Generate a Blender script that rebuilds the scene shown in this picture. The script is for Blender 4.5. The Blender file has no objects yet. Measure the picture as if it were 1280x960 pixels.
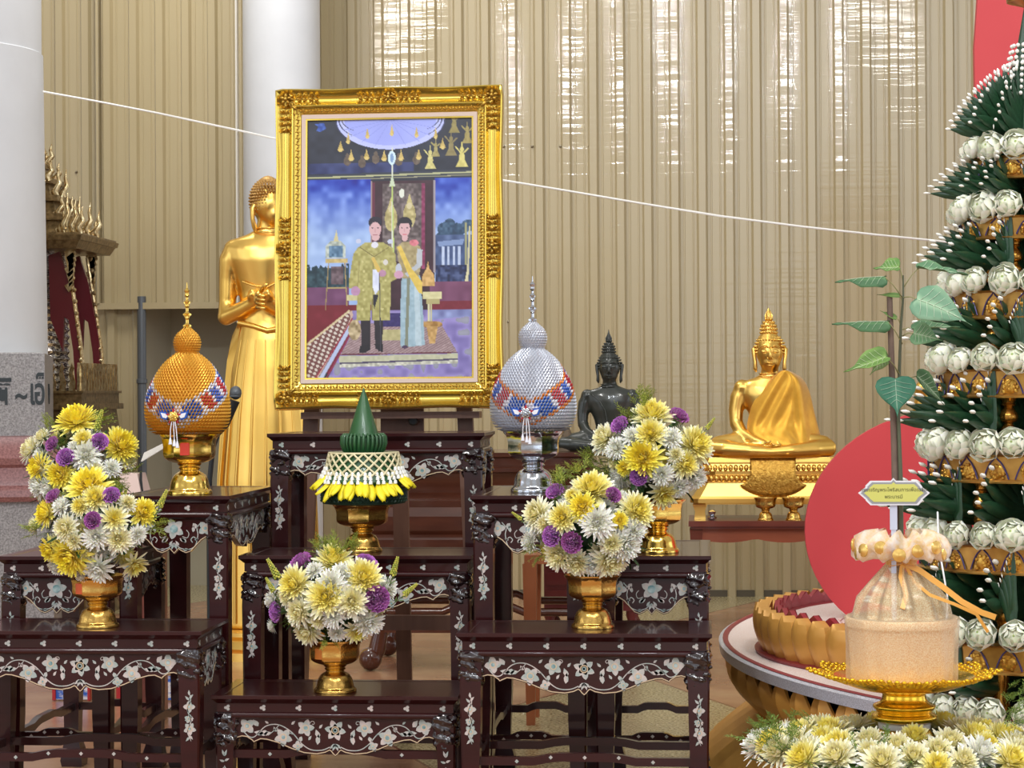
import bpy, math, random
import numpy as np
from mathutils import Vector, Matrix, noise, Euler
random.seed(7)
PI = math.pi
C = bpy.context.scene.collection

# ------------------------------------------------------------------ camera model
F = 2775.0                      # focal length in pixels of the 1280 px wide frame
CAM = Vector((0, 0, 0.95))
ROT = (Matrix.Rotation(math.radians(4.94), 4, 'Z') @
       Matrix.Rotation(PI/2 + 10.0/F, 4, 'X') @
       Matrix.Rotation(math.radians(-0.35), 4, 'Z'))
def ray(u, v):
    return (ROT @ Vector(((u-640)/F, (480-v)/F, -1.0, 0))).to_3d()
def P(u, v, Y):                 # point seen at pixel (u, v) that stands at depth Y
    d = ray(u, v); return CAM + d*(Y/d.y)
def PZ(u, v, Z):                # point seen at pixel (u, v) that lies at height Z
    d = ray(u, v); return CAM + d*((Z-CAM.z)/d.z)
def proj(p):                    # world point -> pixel
    q = ROT.to_3x3().transposed() @ (Vector(p)-CAM); return 640-F*q.x/q.z, 480+F*q.y/q.z
def px(Y): return Y/F           # metres per pixel at depth Y (roughly)

# ------------------------------------------------------------------ materials
def s2l(c):
    out = []
    for x in c[:3]:
        x = x/255.0
        out.append(x/12.92 if x <= .04045 else ((x+.055)/1.055)**2.4)
    return (out[0], out[1], out[2], 1.0)
MATS = {}
def mat(name, col, rough=.5, metal=0., coat=0., noise_=None, bump=None, attr=False, spec=.5,
        emit=None, alpha=None, sheen=0., trans=0., stretch=None):
    """noise_=(scale, second colour, contrast); bump=(scale, strength); attr: base colour from the 'Col' attribute"""
    m = bpy.data.materials.new(name); m.use_nodes = True
    nt = m.node_tree; N = nt.nodes; L = nt.links; b = N['Principled BSDF']
    b.inputs['Base Color'].default_value = s2l(col)
    b.inputs['Roughness'].default_value = rough
    b.inputs['Metallic'].default_value = metal
    b.inputs['Coat Weight'].default_value = coat
    b.inputs['Coat Roughness'].default_value = .06
    b.inputs['Specular IOR Level'].default_value = spec
    if sheen: b.inputs['Sheen Weight'].default_value = sheen
    if trans: b.inputs['Transmission Weight'].default_value = trans
    if alpha is not None: b.inputs['Alpha'].default_value = alpha
    if emit: b.inputs['Emission Color'].default_value = s2l(emit[0]); b.inputs['Emission Strength'].default_value = emit[1]
    tc = N.new('ShaderNodeTexCoord')
    vec = tc.outputs['Object']
    if stretch:
        mp = N.new('ShaderNodeMapping'); mp.inputs['Scale'].default_value = stretch
        L.new(vec, mp.inputs['Vector']); vec = mp.outputs['Vector']
    src = None
    if attr:
        a = N.new('ShaderNodeAttribute'); a.attribute_name = 'Col'; src = a.outputs['Color']
        L.new(src, b.inputs['Base Color'])
    if noise_:
        sc, c2, con = noise_
        t = N.new('ShaderNodeTexNoise'); t.inputs['Scale'].default_value = sc; t.inputs['Detail'].default_value = 5
        L.new(vec, t.inputs['Vector'])
        r = N.new('ShaderNodeMapRange'); r.inputs['From Min'].default_value = .5-con; r.inputs['From Max'].default_value = .5+con
        L.new(t.outputs['Fac'], r.inputs['Value'])
        mx = N.new('ShaderNodeMix'); mx.data_type = 'RGBA'
        L.new(r.outputs['Result'], mx.inputs[0])
        if src is not None: L.new(src, mx.inputs[6])
        else: mx.inputs[6].default_value = s2l(col)
        mx.inputs[7].default_value = s2l(c2)
        L.new(mx.outputs[2], b.inputs['Base Color'])
    if bump:
        t2 = N.new('ShaderNodeTexNoise'); t2.inputs['Scale'].default_value = bump[0]; t2.inputs['Detail'].default_value = 3
        L.new(vec, t2.inputs['Vector'])
        bp = N.new('ShaderNodeBump'); bp.inputs['Strength'].default_value = bump[1]; bp.inputs['Distance'].default_value = .002
        L.new(t2.outputs['Fac'], bp.inputs['Height']); L.new(bp.outputs['Normal'], b.inputs['Normal'])
    MATS[name] = m
    return m

# ------------------------------------------------------------------ mesh builder
class MB:
    def __init__(s): s.v = []; s.f = []; s.m = []; s.c = []; s.col = (1, 1, 1, 1)
    def add(s, vs, fs, mi=0, M=None, cols=None):
        o = len(s.v)
        if M is not None: s.v += [tuple(M @ Vector(p)) for p in vs]
        else: s.v += [tuple(p) for p in vs]
        s.f += [tuple(i+o for i in f) for f in fs]; s.m += [mi]*len(fs)
        s.c += cols if cols else [s.col]*len(vs)
    def box(s, x0, x1, y0, y1, z0, z1, mi=0, M=None):
        s.add([(x0,y0,z0),(x1,y0,z0),(x1,y1,z0),(x0,y1,z0),(x0,y0,z1),(x1,y0,z1),(x1,y1,z1),(x0,y1,z1)],
              [(0,3,2,1),(4,5,6,7),(0,1,5,4),(1,2,6,5),(2,3,7,6),(3,0,4,7)], mi, M)
    def loops(s, rings, mi=0, closed=True, cap=True, M=None, cols=None):
        """rings: list of equally long point lists, skinned together"""
        n = len(rings[0]); vs = [p for r in rings for p in r]; fs = []
        for i in range(len(rings)-1):
            for j in range(n if closed else n-1):
                k = (j+1) % n
                fs.append((i*n+j, i*n+k, (i+1)*n+k, (i+1)*n+j))
        if cap and closed:
            fs.append(tuple(range(n-1, -1, -1))); fs.append(tuple((len(rings)-1)*n+j for j in range(n)))
        s.add(vs, fs, mi, M, cols)
    def prism(s, pts, y0, y1, mi=0, M=None):      # pts in (x, z), extruded along y
        n = len(pts)
        vs = [(x, y0, z) for x, z in pts] + [(x, y1, z) for x, z in pts]
        a = sum(pts[i][0]*pts[(i+1)%n][1]-pts[(i+1)%n][0]*pts[i][1] for i in range(n))
        f0 = tuple(range(n)) if a > 0 else tuple(range(n-1, -1, -1))
        fs = [f0, tuple(i+n for i in reversed(f0))]
        for i in range(n):
            j = (i+1) % n
            fs.append((j, i, i+n, j+n) if a > 0 else (i, j, j+n, i+n))
        s.add(vs, fs, mi, M)
    def lathe(s, prof, n=24, c=(0,0,0), mi=0, M=None, cap=True, sx=1, sy=1, rot=0):
        rings = [[(c[0]+r*sx*math.cos(rot+2*PI*j/n), c[1]+r*sy*math.sin(rot+2*PI*j/n), c[2]+z) for j in range(n)] for r, z in prof]
        s.loops(rings, mi, True, cap, M)
    def ball(s, c, r, nu=12, nv=8, mi=0, M=None):
        if not hasattr(r, '__len__'): r = (r, r, r)
        prof = [(math.sin(PI*k/nv), -math.cos(PI*k/nv)) for k in range(nv+1)]
        prof[0] = (.02, -1); prof[-1] = (.02, 1)
        rings = [[(c[0]+p*r[0]*math.cos(2*PI*j/nu), c[1]+p*r[1]*math.sin(2*PI*j/nu), c[2]+q*r[2]) for j in range(nu)] for p, q in prof]
        s.loops(rings, mi, True, True, M)
    def tube(s, path, rad, n=8, mi=0, M=None, cap=True, flat=1.0, up=None):
        path = [Vector(p) for p in path]; k = len(path)
        if not hasattr(rad, '__len__'): rad = [rad]*k
        rings = []; prev = None
        for i, p in enumerate(path):
            t = (path[min(i+1, k-1)]-path[max(i-1, 0)])
            if t.length < 1e-9: t = Vector((0,0,1))
            t.normalize()
            if prev is None:
                a = Vector(up) if up else (Vector((0,0,1)) if abs(t.z) < .9 else Vector((0,1,0)))
                x = t.cross(a).normalized()
            else:
                x = (prev - t*prev.dot(t))
                x = x.normalized() if x.length > 1e-6 else t.orthogonal().normalized()
            prev = x; y = t.cross(x)
            rings.append([tuple(p + x*math.cos(2*PI*j/n)*rad[i] + y*math.sin(2*PI*j/n)*rad[i]*flat) for j in range(n)])
        s.loops(rings, mi, True, cap, M)
    def strip(s, pts, w, y0, th, mi=0, M=None):   # thin ribbon following a line in the xz plane
        k = len(pts); L_ = []; R_ = []
        for i in range(k):
            a = pts[max(i-1,0)]; b = pts[min(i+1,k-1)]
            dx, dz = b[0]-a[0], b[1]-a[1]; l = math.hypot(dx, dz) or 1e-9
            ww = w[i] if hasattr(w,'__len__') else w
            nx, nz = -dz/l*ww/2, dx/l*ww/2
            L_.append((pts[i][0]+nx, pts[i][1]+nz)); R_.append((pts[i][0]-nx, pts[i][1]-nz))
        rings = [[(L_[i][0], y0-th, L_[i][1]), (R_[i][0], y0-th, R_[i][1]), (R_[i][0], y0, R_[i][1]), (L_[i][0], y0, L_[i][1])] for i in range(k)]
        s.loops(rings, mi, True, True, M)
    def build(s, name, mats, parent=None, smooth=35, loc=None):
        me = bpy.data.meshes.new(name)
        me.from_pydata(s.v, [], s.f)
        if not isinstance(mats, (list, tuple)): mats = [mats]
        for m in mats: me.materials.append(m)
        if len(mats) > 1: me.polygons.foreach_set('material_index', s.m)
        ca = me.color_attributes.new('Col', 'FLOAT_COLOR', 'POINT')
        ca.data.foreach_set('color', np.array(s.c, dtype=np.float32).ravel())
        if smooth:
            me.polygons.foreach_set('use_smooth', [True]*len(s.f))
            if smooth < 180: me.set_sharp_from_angle(angle=math.radians(smooth))
        me.update()
        o = bpy.data.objects.new(name, me); C.objects.link(o)
        if parent is not None: o.parent = parent
        if loc is not None: o.location = loc
        return o

def thing(name, label, cat, loc=(0,0,0), rotz=0, group=None):
    o = bpy.data.objects.new(name, None); C.objects.link(o)
    o.empty_display_size = .05
    o.location = loc; o.rotation_euler = (0, 0, rotz)
    o['label'] = label; o['category'] = cat
    if group: o['group'] = group
    return o
def tag(o, label, cat, group=None):
    o['label'] = label; o['category'] = cat
    if group: o['group'] = group
    return o
def struct(o): o['kind'] = 'structure'; return o
def lcopy(src, parent, loc=None, rot=None, scale=None):
    c = src.copy(); C.objects.link(c); c.parent = parent
    if loc is not None: c.location = loc
    if rot is not None: c.rotation_euler = rot
    if scale is not None: c.scale = (scale,)*3 if not hasattr(scale,'__len__') else scale
    return c
def lerp(a, b, t): return a+(b-a)*t
def prof_at(prof, z):
    """radius of a (r, z) profile at height z"""
    for (r0, z0), (r1, z1) in zip(prof, prof[1:]):
        if min(z0,z1) <= z <= max(z0,z1) and abs(z1-z0) > 1e-9:
            return lerp(r0, r1, (z-z0)/(z1-z0))
    return prof[-1][0]
def smoothprof(pts, n=6):       # Catmull-Rom through (r, z) points
    out = []
    for i in range(len(pts)-1):
        p0 = pts[max(i-1,0)]; p1 = pts[i]; p2 = pts[i+1]; p3 = pts[min(i+2,len(pts)-1)]
        for k in range(n):
            t = k/n
            out.append(tuple(.5*((2*p1[a])+(-p0[a]+p2[a])*t+(2*p0[a]-5*p1[a]+4*p2[a]-p3[a])*t*t+(-p0[a]+3*p1[a]-3*p2[a]+p3[a])*t**3) for a in range(len(p1))))
    out.append(tuple(pts[-1])); return out
def remeshed(o, voxel, smooth=4):
    m = o.modifiers.new('Remesh', 'REMESH'); m.mode = 'VOXEL'; m.voxel_size = voxel; m.use_smooth_shade = True
    if smooth:
        k = o.modifiers.new('Smooth', 'SMOOTH'); k.factor = .5; k.iterations = smooth
    return o
def subsurf(o, lv=1):
    m = o.modifiers.new('Subdivision', 'SUBSURF'); m.levels = lv; m.render_levels = lv; return o
# ------------------------------------------------------------------ camera, sky, lights
cam = bpy.data.cameras.new('camera'); camo = bpy.data.objects.new('camera', cam); C.objects.link(camo)
cam.sensor_width = 36; cam.lens = F/1280*36; cam.clip_start = .05; cam.clip_end = 200
camo.matrix_world = Matrix.Translation(CAM) @ ROT
bpy.context.scene.camera = camo
sc = bpy.context.scene
sc.view_settings.view_transform = 'Standard'; sc.view_settings.look = 'None'
sc.view_settings.gamma = 1; sc.view_settings.use_curve_mapping = False
sc.view_settings.exposure = 0.0

# the hall is open on the near side: bright day between dark posts, dim ceiling above
w = bpy.data.worlds.new('world'); sc.world = w; w.use_nodes = True
nt = w.node_tree; N = nt.nodes; L = nt.links
bg = N['Background']
tc = N.new('ShaderNodeTexCoord'); sep = N.new('ShaderNodeSeparateXYZ'); L.new(tc.outputs['Generated'], sep.inputs[0])
def mth(op, a, b=None, c=None):
    n = N.new('ShaderNodeMath'); n.operation = op
    for i, x in enumerate((a, b, c)):
        if x is None: continue
        if isinstance(x, (int, float)): n.inputs[i].default_value = x
        else: L.new(x, n.inputs[i])
    return n.outputs[0]
az = mth('ARCTAN2', sep.outputs[0], sep.outputs[1])
stripes = mth('SINE', mth('MULTIPLY', az, 9.0))
stripes = mth('SMOOTH_MIN', mth('MAXIMUM', mth('MULTIPLY_ADD', stripes, 2.5, .9), 0.0), 1.0, .2)
ramp = N.new('ShaderNodeValToRGB'); e = ramp.color_ramp.elements
e[0].position = 0.0; e[0].color = (.30, .24, .19, 1)
e[1].position = .47; e[1].color = (.50, .43, .36, 1)
for p_, c_ in ((.50, (1.9, 2.1, 2.35, 1)), (.62, (2.2, 2.35, 2.6, 1)), (.66, (.62, .62, .61, 1)), (1.0, (.74, .74, .72, 1))):
    q = e.new(p_); q.color = c_
L.new(mth('MULTIPLY_ADD', sep.outputs[2], .5, .5), ramp.inputs[0])
mix = N.new('ShaderNodeMix'); mix.data_type = 'RGBA'; mix.inputs[6].default_value = (.55, .50, .44, 1)
L.new(mth('MULTIPLY_ADD', stripes, .8, .2), mix.inputs[0]); L.new(ramp.outputs[0], mix.inputs[7])
L.new(mix.outputs[2], bg.inputs['Color']); bg.inputs['Strength'].default_value = .86

def area(name, loc, target, size, power, col=(1, 1, 1), sy=None):
    l = bpy.data.lights.new(name, 'AREA'); l.energy = power; l.color = col
    l.shape = 'RECTANGLE'; l.size = size; l.size_y = sy or size
    o = bpy.data.objects.new(name, l); C.objects.link(o); o.location = loc
    o.rotation_euler = (Vector(target)-Vector(loc)).to_track_quat('-Z', 'Y').to_euler(); return o
area('overhead_light', (-2.4, 2.6, 4.2), (-2.2, 3.2, .0), .16, 95, (1, .98, .95), 2.4)
area('overhead_light', (1.4, 2.6, 4.2), (1.2, 3.2, .0), .16, 85, (1, .98, .95), 2.4)
area('overhead_light', (-.6, 7.0, 4.3), (-.8, 9.6, .3), .6, 22, (1, .97, .92), 2.4)
area('overhead_light', (-2.15, 8.3, 4.3), (-2.55, 10.3, 1.3), .4, 48, (1, .98, .95), .8)  # fill light added to brighten the left wall; no lamp known there
for x_ in (-1.75, -1.15, -.78, -.27, .23, .74, 1.25):      # row of small bright lamps whose streaks show in the sheets
    area('hall_lamp', (x_, .6, 3.95), (x_*.5, 8, 1.6), .07, 13, (.90, .95, 1.0), .20)

# ------------------------------------------------------------------ floor
YW = 10.3
m = mat('floor_stone', (190, 160, 130), rough=.22, spec=.5)
nt = m.node_tree; N = nt.nodes; L = nt.links; b = N['Principled BSDF']
tc = N.new('ShaderNodeTexCoord'); sep = N.new('ShaderNodeSeparateXYZ'); L.new(tc.outputs['Object'], sep.inputs[0])
vo = N.new('ShaderNodeTexNoise'); vo.inputs['Scale'].default_value = 120; vo.inputs['Detail'].default_value = 2
L.new(tc.outputs['Object'], vo.inputs['Vector'])
rp = N.new('ShaderNodeValToRGB'); rp.color_ramp.elements[0].position = .38; rp.color_ramp.elements[0].color = s2l((132,116,76))
rp.color_ramp.elements[1].position = .62; rp.color_ramp.elements[1].color = s2l((196,184,144)); L.new(vo.outputs['Fac'], rp.inputs[0])
n2 = N.new('ShaderNodeTexNoise'); n2.inputs['Scale'].default_value = 3.5; n2.inputs['Detail'].default_value = 4
L.new(tc.outputs['Object'], n2.inputs['Vector'])
wd = N.new('ShaderNodeValToRGB'); wd.color_ramp.elements[0].position = .35; wd.color_ramp.elements[0].color = s2l((158,112,86))
wd.color_ramp.elements[1].position = .7; wd.color_ramp.elements[1].color = s2l((186,146,112)); L.new(n2.outputs['Fac'], wd.inputs[0])
# broad diagonal lozenges of speckled granite laid into the warm stone
d1 = mth('DIVIDE', mth('PINGPONG', mth('ADD', sep.outputs[0], .25), 1.25), .62)
d2 = mth('DIVIDE', mth('PINGPONG', mth('SUBTRACT', sep.outputs[1], 6.0), 2.2), 1.5)
msk = mth('LESS_THAN', mth('ADD', d1, d2), 1.0)
mx = N.new('ShaderNodeMix'); mx.data_type = 'RGBA'; L.new(msk, mx.inputs[0]); L.new(wd.outputs[0], mx.inputs[6]); L.new(rp.outputs[0], mx.inputs[7])
ed = mth('LESS_THAN', mth('ABSOLUTE', mth('SUBTRACT', mth('ADD', d1, d2), 1.0)), .008)
mx2 = N.new('ShaderNodeMix'); mx2.data_type = 'RGBA'; L.new(ed, mx2.inputs[0]); L.new(mx.outputs[2], mx2.inputs[6]); mx2.inputs[7].default_value = s2l((120,70,50))
L.new(mx2.outputs[2], b.inputs['Base Color'])
mb = MB(); mb.box(-7, 6, -3, 14, -.1, 0)
struct(mb.build('floor', m, smooth=0))

# ------------------------------------------------------------------ corrugated sheet wall
sheet = mat('coated_sheet_steel', (184, 168, 130), rough=.34, metal=.0, coat=.8, spec=.45, noise_=(1.6, (177,161,124), .3), bump=(1.0, 1.0))
sn = MATS['coated_sheet_steel'].node_tree
sn.nodes['Principled BSDF'].inputs['Coat Roughness'].default_value = .035
for q_ in sn.nodes:
    if q_.type == 'BUMP':          # rolling-mill waviness: short along the height, long across
        q_.inputs['Distance'].default_value = .0011; tx_ = q_.inputs['Height'].links[0].from_node; tx_.inputs['Detail'].default_value = 2
        mp_ = sn.nodes.new('ShaderNodeMapping'); mp_.inputs['Scale'].default_value = (.25, .25, 62.0)
        sn.links.new([x for x in sn.nodes if x.type == 'TEX_COORD'][0].outputs['Object'], mp_.inputs['Vector']); sn.links.new(mp_.outputs['Vector'], tx_.inputs['Vector'])
        sn.links.new(q_.outputs['Normal'], sn.nodes['Principled BSDF'].inputs['Coat Normal']); sn.links.remove(sn.nodes['Principled BSDF'].inputs['Normal'].links[0])
def corrugated(x0, x1, y, z0, z1, pitch=.1255, phase=0.0, depth=.022, th=.004):
    """ribbed sheet: one raised rib per pitch with small stiffeners in the pan, profile swept in z"""
    prof = []; k0 = math.floor((x0-phase)/pitch)
    base = [(0, 0), (.004, 0), (.014, -depth), (.046, -depth), (.056, 0), (.069, 0), (.071, -.0025), (.075, -.0025), (.077, 0),
            (.109, 0), (.111, -.0025), (.115, -.0025), (.117, 0)]
    x = phase + k0*pitch
    while x < x1:
        for a, d in base:
            if x0 <= x+a <= x1: prof.append((x+a, d))
        x += pitch
    nz = max(2, int((z1-z0)/.25)); mb = MB(); rings = []
    rnd = random.Random(int(x0*100))
    for i in range(nz+1):
        z = lerp(z0, z1, i/nz)
        rings.append([(a, y+d+.0012*noise.noise(Vector((a*3, z*2.3, y))), z) for a, d in prof])
    n = len(prof)
    vs = [p for r in rings for p in r]+[(p[0], p[1]+th, p[2]) for r in rings for p in r]
    fs = []; o = len(vs)//2
    for i in range(nz):
        for j in range(n-1):
            fs.append((i*n+j, i*n+j+1, (i+1)*n+j+1, (i+1)*n+j)); fs.append((o+i*n+j+1, o+i*n+j, o+(i+1)*n+j, o+(i+1)*n+j+1))
    for j in range(n-1):
        fs.append((j+1, j, o+j, o+j+1)); t = nz*n; fs.append((t+j, t+j+1, o+t+j+1, o+t+j))
    for i in range(nz):
        a, b_ = i*n, (i+1)*n; fs.append((a, b_, o+b_, o+a)); a += n-1; b_ += n-1; fs.append((b_, a, o+a, o+b_))
    mb.add(vs, fs); return mb
xs = lambda u, v=400, Y=YW: P(u, v, Y).x
X_a, X_b = xs(135), xs(187)
zt = P(200, 379, YW).z
o = corrugated(-6.0, X_a, YW, 0, 4.6, phase=xs(69)).build('wall_back', sheet, smooth=25); struct(o)
o = corrugated(X_a-.02, xs(303)+.08, YW-.05, zt, 4.6, phase=xs(132)).build('wall_back_upper', sheet, smooth=25); struct(o)
o = corrugated(X_a, X_b-.03, YW, 0, zt+.05, phase=xs(132)).build('wall_back_lower', sheet, smooth=25); struct(o)
o = corrugated(xs(395), 5.0, YW, 0, 4.6, phase=xs(634)).build('wall_back_right', sheet, smooth=25); struct(o)
# lap strips and screws on the sheets
mw = mat('white_trim', (226, 222, 212), rough=.35)
mb = MB(); mb.box(X_a-.030, X_a-.018, YW-.085, YW-.03, zt-.002, 4.6); mb.box(X_a-.03, xs(303)+.05, YW-.078, YW-.06, zt-.03, zt-.0)
struct(mb.build('trim_1', sheet))
mb = MB(); q = xs(303); mb.box(q-.004, q+.004, YW-.11, YW-.05, zt-.1, 4.6); struct(mb.build('trim_2', mw))
ms = mat('screw_zinc', (150, 140, 120), rough=.35, metal=.8)
mb = MB()
for v in (203+12, 402):
    for k in range(22):
        u = 60+k*35.6
        if v > 300 and u < 400: continue
        p = P(u+6 if v > 300 else u, v, YW-.004); 
        if v < 300 and (u > 300): p = P(u, 175+8, YW-.004)
        mb.ball((p.x, YW-.004, p.z), .007, 6, 4)
struct(mb.build('trim_3', ms))
# the bay behind the opening: a plain sheet at the back, side return and a steel pipe
mp = mat('plain_panel', (178, 170, 148), rough=.6, noise_=(2.0, (168,160,138), .3))
mb = MB(); mb.box(X_b-.05, xs(395)+.05, YW+.55, YW+.57, 0, 4.0); mb.box(X_b-.052, X_b-.03, YW, YW+.56, 0, zt+.3)
mb.box(X_b-.05, xs(395)+.02, YW+.02, YW+.55, zt+.02, zt+.04)
struct(mb.build('wall_alcove', mp, smooth=0))
mg = mat('grey_pipe', (96, 100, 104), rough=.4, metal=.3)
mb = MB(); mb.tube([(xs(181), YW-.06, 0), (xs(181), YW-.06, zt+.03)], .021, 16)
for z in (.4, 1.0): mb.lathe([(.021,0),(.026,.003),(.026,.02),(.021,.023)], 16, (xs(181), YW-.06, z))
tag(mb.build('steel_pipe', mg), 'grey steel pipe standing upright at the edge of the wall opening', 'pipe')
# base rail
mb = MB(); mb.box(xs(395), 5, YW-.012, YW+.02, 0, .03); struct(mb.build('baseboard_back', mat('dark_rail', (92,84,70), rough=.6)))
# return walls left and right, far outside the frame, keep the place closed
mb = MB(); mb.box(-6.1, -6.0, 6, YW+.7, 0, 4.6); struct(mb.build('wall_left', sheet, smooth=0))

# ------------------------------------------------------------------ pillars
mpl = mat('painted_plaster', (214, 216, 219), rough=.5, noise_=(5, (202,204,207), .35), bump=(40,.2))
mgr = mat('grey_granite', (168, 165, 164), rough=.35, noise_=(160, (118,114,114), .16))
mpk = mat('pink_granite', (160, 112, 108), rough=.3, noise_=(140, (118,74,74), .2))
mtx = mat('engraved_grey', (44, 52, 56), rough=.6)
YP = 8.4
zz = lambda v: P(30, v, YP).z
Cf, Cb = P(56, 490, 8.0), P(65.5, 490, 8.75)
Cf.z = Cb.z = 0; dS = (Cb-Cf).normalized(); lF = Vector((-dS.y, dS.x, 0)); SB = .86      # square base: side and front directions
ctrp = Cf+dS*SB/2+lF*SB/2; cx = ctrp.x; YP = ctrp.y; zz = lambda v: P(30, v, 8.0).z
t = thing('pillar', 'grey white round pillar on a square pink and grey granite base, left edge', 'pillar', ctrp)
def RX(u, v):
    lo, hi = .1, 2.0                 # radius whose silhouette ends at pixel column u
    for _ in range(40):
        r = (lo+hi)/2; m_ = max(proj((cx+r*math.sin(a/50), YP-r*math.cos(a/50), P(u, v, YP).z))[0] for a in range(40, 150, 2))
        if m_ > u: hi = r
        else: lo = r
    return r
r1, r2 = RX(54, 50), RX(60, 440)
mb = MB(); mb.lathe([(r2, zz(441)), (r2*.985, zz(250)), (r1, zz(50)), (r1, zz(50)+.002), (r1-.006, zz(50)+.006), (r1-.008, 4.6)], 64)
mb.build('shaft', mpl, t, 50)
def sqring(e, z):
    h = SB/2+e; return [tuple(dS*(a*h)+lF*(b_*h)+Vector((0, 0, z))) for a, b_ in ((-1, 1), (-1, -1), (1, -1), (1, 1))]
mb = MB(); mb.loops([sqring(0, zz(545)), sqring(0, zz(442)), sqring(-.006, zz(440.5))]); mb.build('granite_block', mgr, t, 30)
mb = MB(); mb.loops([sqring(e, zz(v)) for e, v in ((0, 626), (.055, 626), (.065, 620), (.062, 612), (.045, 606), (.04, 598), (.038, 584), (.05, 580), (.055, 572), (.045, 566), (.03, 558), (.02, 546), (.0, 544.5))])
mb.build('moulding', mpk, t, 30)
mb = MB(); mb.loops([sqring(.03, 0), sqring(.03, zz(626))]); mb.build('base_block', mgr, t, 30)
def text_obj(s, size, mtl, parent, loc, rot=(PI/2,0,0), ext=.001, name='lettering', bold=0.0):
    cu = bpy.data.curves.new(name, 'FONT'); cu.body = s; cu.size = size; cu.extrude = ext; cu.offset = bold
    cu.align_x = 'CENTER'; cu.align_y = 'BOTTOM_BASELINE'; to = bpy.data.objects.new(name, cu); C.objects.link(to)
    bpy.context.view_layer.update()
    me = bpy.data.meshes.new_from_object(to.evaluated_get(bpy.context.evaluated_depsgraph_get())); bpy.data.objects.remove(to)
    me.name = name; me.materials.clear(); me.materials.append(mtl)
    o = bpy.data.objects.new(name, me); C.objects.link(o); o.location = loc; o.rotation_euler = rot
    if parent: o.parent = parent
    return o
# painted letters on the front of the base, the last one round its corner
for ch, u, sz in (('ติ', 4, .19), ('~', 26.5, .15), ('เ', 40, .19), ('อ็', 49.5, .19), ('ง', 60.8, .19)):
    side = u > 57; lo, hi = (0, SB) if side else (-SB, 0); dd = dS if side else -lF; org_ = Cf
    for _ in range(40):
        a = (lo+hi)/2; p = org_+dd*a; p.z = zz(480)
        if proj(p)[0] > u: hi = a
        else: lo = a
    p = org_+dd*a; out_ = -lF if side else -dS; p = p+out_*.002-ctrp; p.z = zz(505)
    text_obj(ch, sz*.70, mtx, t, p, (PI/2, 0, math.atan2(dd.y, dd.x)), .001, 'lettering', .0025).scale = (2.2 if side else {'ติ': .9, '~': .7}.get(ch, .55), 1, 1)

Y2 = 9.75
cx2 = P(352, 100, Y2).x
t = thing('pillar', 'pale round pillar rising behind the golden framed portrait', 'pillar', (cx2, Y2, 0))
r = abs(P(401, 60, Y2).x - P(305, 60, Y2).x)/2
mb = MB(); mb.lathe([(r, 0), (r*.985, 4.6)], 48); mb.build('shaft', mpl, t, 50)
# ------------------------------------------------------------------ altar tables, dark lacquered wood inlaid with mother of pearl
wood = mat('dark_lacquered_wood', (54, 14, 16), rough=.3, coat=.5, spec=.2, noise_=(9, (42,10,12), .3), stretch=(1, 6, 6))
woodc = mat('carved_lacquered_wood', (30, 14, 17), rough=.16, coat=.8, spec=.6)
nacre = mat('mother_of_pearl', (200, 188, 184), rough=.25, coat=.3, noise_=(55, (158,172,168), .12), spec=.6)
nacre2 = mat('mother_of_pearl_blue', (96, 138, 142), rough=.25, coat=.3, noise_=(60, (176,196,196), .12))
cream = mat('cream_inlay_line', (205, 182, 150), rough=.4)
def flower_pts(cx, cz, r, n=5, rot=0, inner=.45):
    pts = []
    for k in range(n*6):
        a = rot+2*PI*k/(n*6); ph = (k % 6)/6.0
        rr = r*(inner+(1-inner)*(1-abs(2*ph-1))**.9) if True else r
        pts.append((cx+rr*math.cos(a), cz+rr*math.sin(a)))
    return pts
def leaf_pts(cx, cz, l, w, ang):
    pts = []
    for t_, s_ in ((0,0),(.25,.75),(.5,1),(.72,.62),(1,0),(.72,-.5),(.5,-.85),(.25,-.9)):
        x = l*t_; z = w*s_*.5
        pts.append((cx+x*math.cos(ang)-z*math.sin(ang), cz+x*math.sin(ang)+z*math.cos(ang)))
    return pts
def flower(mb, cx, cz, r, y, n=5, rot=.3, core=True):
    mb.prism(flower_pts(cx, cz, r, n, rot, .58), y-.0009, y, 0)
    mb.strip([(cx+.33*r*math.cos(a), cz+.33*r*math.sin(a)) for a in [2*PI*k/10 for k in range(11)]], r*.09, y-.0009, .0004, 2)
    if core: mb.prism([(cx+.2*r*math.cos(2*PI*k/8), cz+.2*r*math.sin(2*PI*k/8)) for k in range(8)], y-.0014, y-.0009, 1)
def trefoil(mb, cx, cz, r, y, rot=0):
    for k in range(3):
        a = rot+PI+2*PI*k/3
        mb.prism([(cx+.55*r*math.cos(a)+.55*r*(1.0)*math.cos(2*PI*j/8), cz+.55*r*math.sin(a)+.5*r*math.sin(2*PI*j/8)) for j in range(8)], y-.0009-.00002*k, y, 0)
def curve_pts(f, n=24): return [f(i/n) for i in range(n+1)]
def swirl(cx, cz, r, a0, turns, n=14):
    return [(cx+r*(1-.75*i/n)*math.cos(a0+turns*2*PI*i/n), cz+r*(1-.75*i/n)*math.sin(a0+turns*2*PI*i/n)) for i in range(n+1)]
def merge(dst, src, M=None):
    """copy an inlay builder into a part's builder, its materials one slot up"""
    o = len(dst.v)
    dst.v += src.v if M is None else [tuple(M @ Vector(p)) for p in src.v]
    dst.c += src.c; dst.f += [tuple(i+o for i in f) for f in src.f]; dst.m += [k+1 for k in src.m]
INL = [wood, nacre, nacre2, cream]
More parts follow.
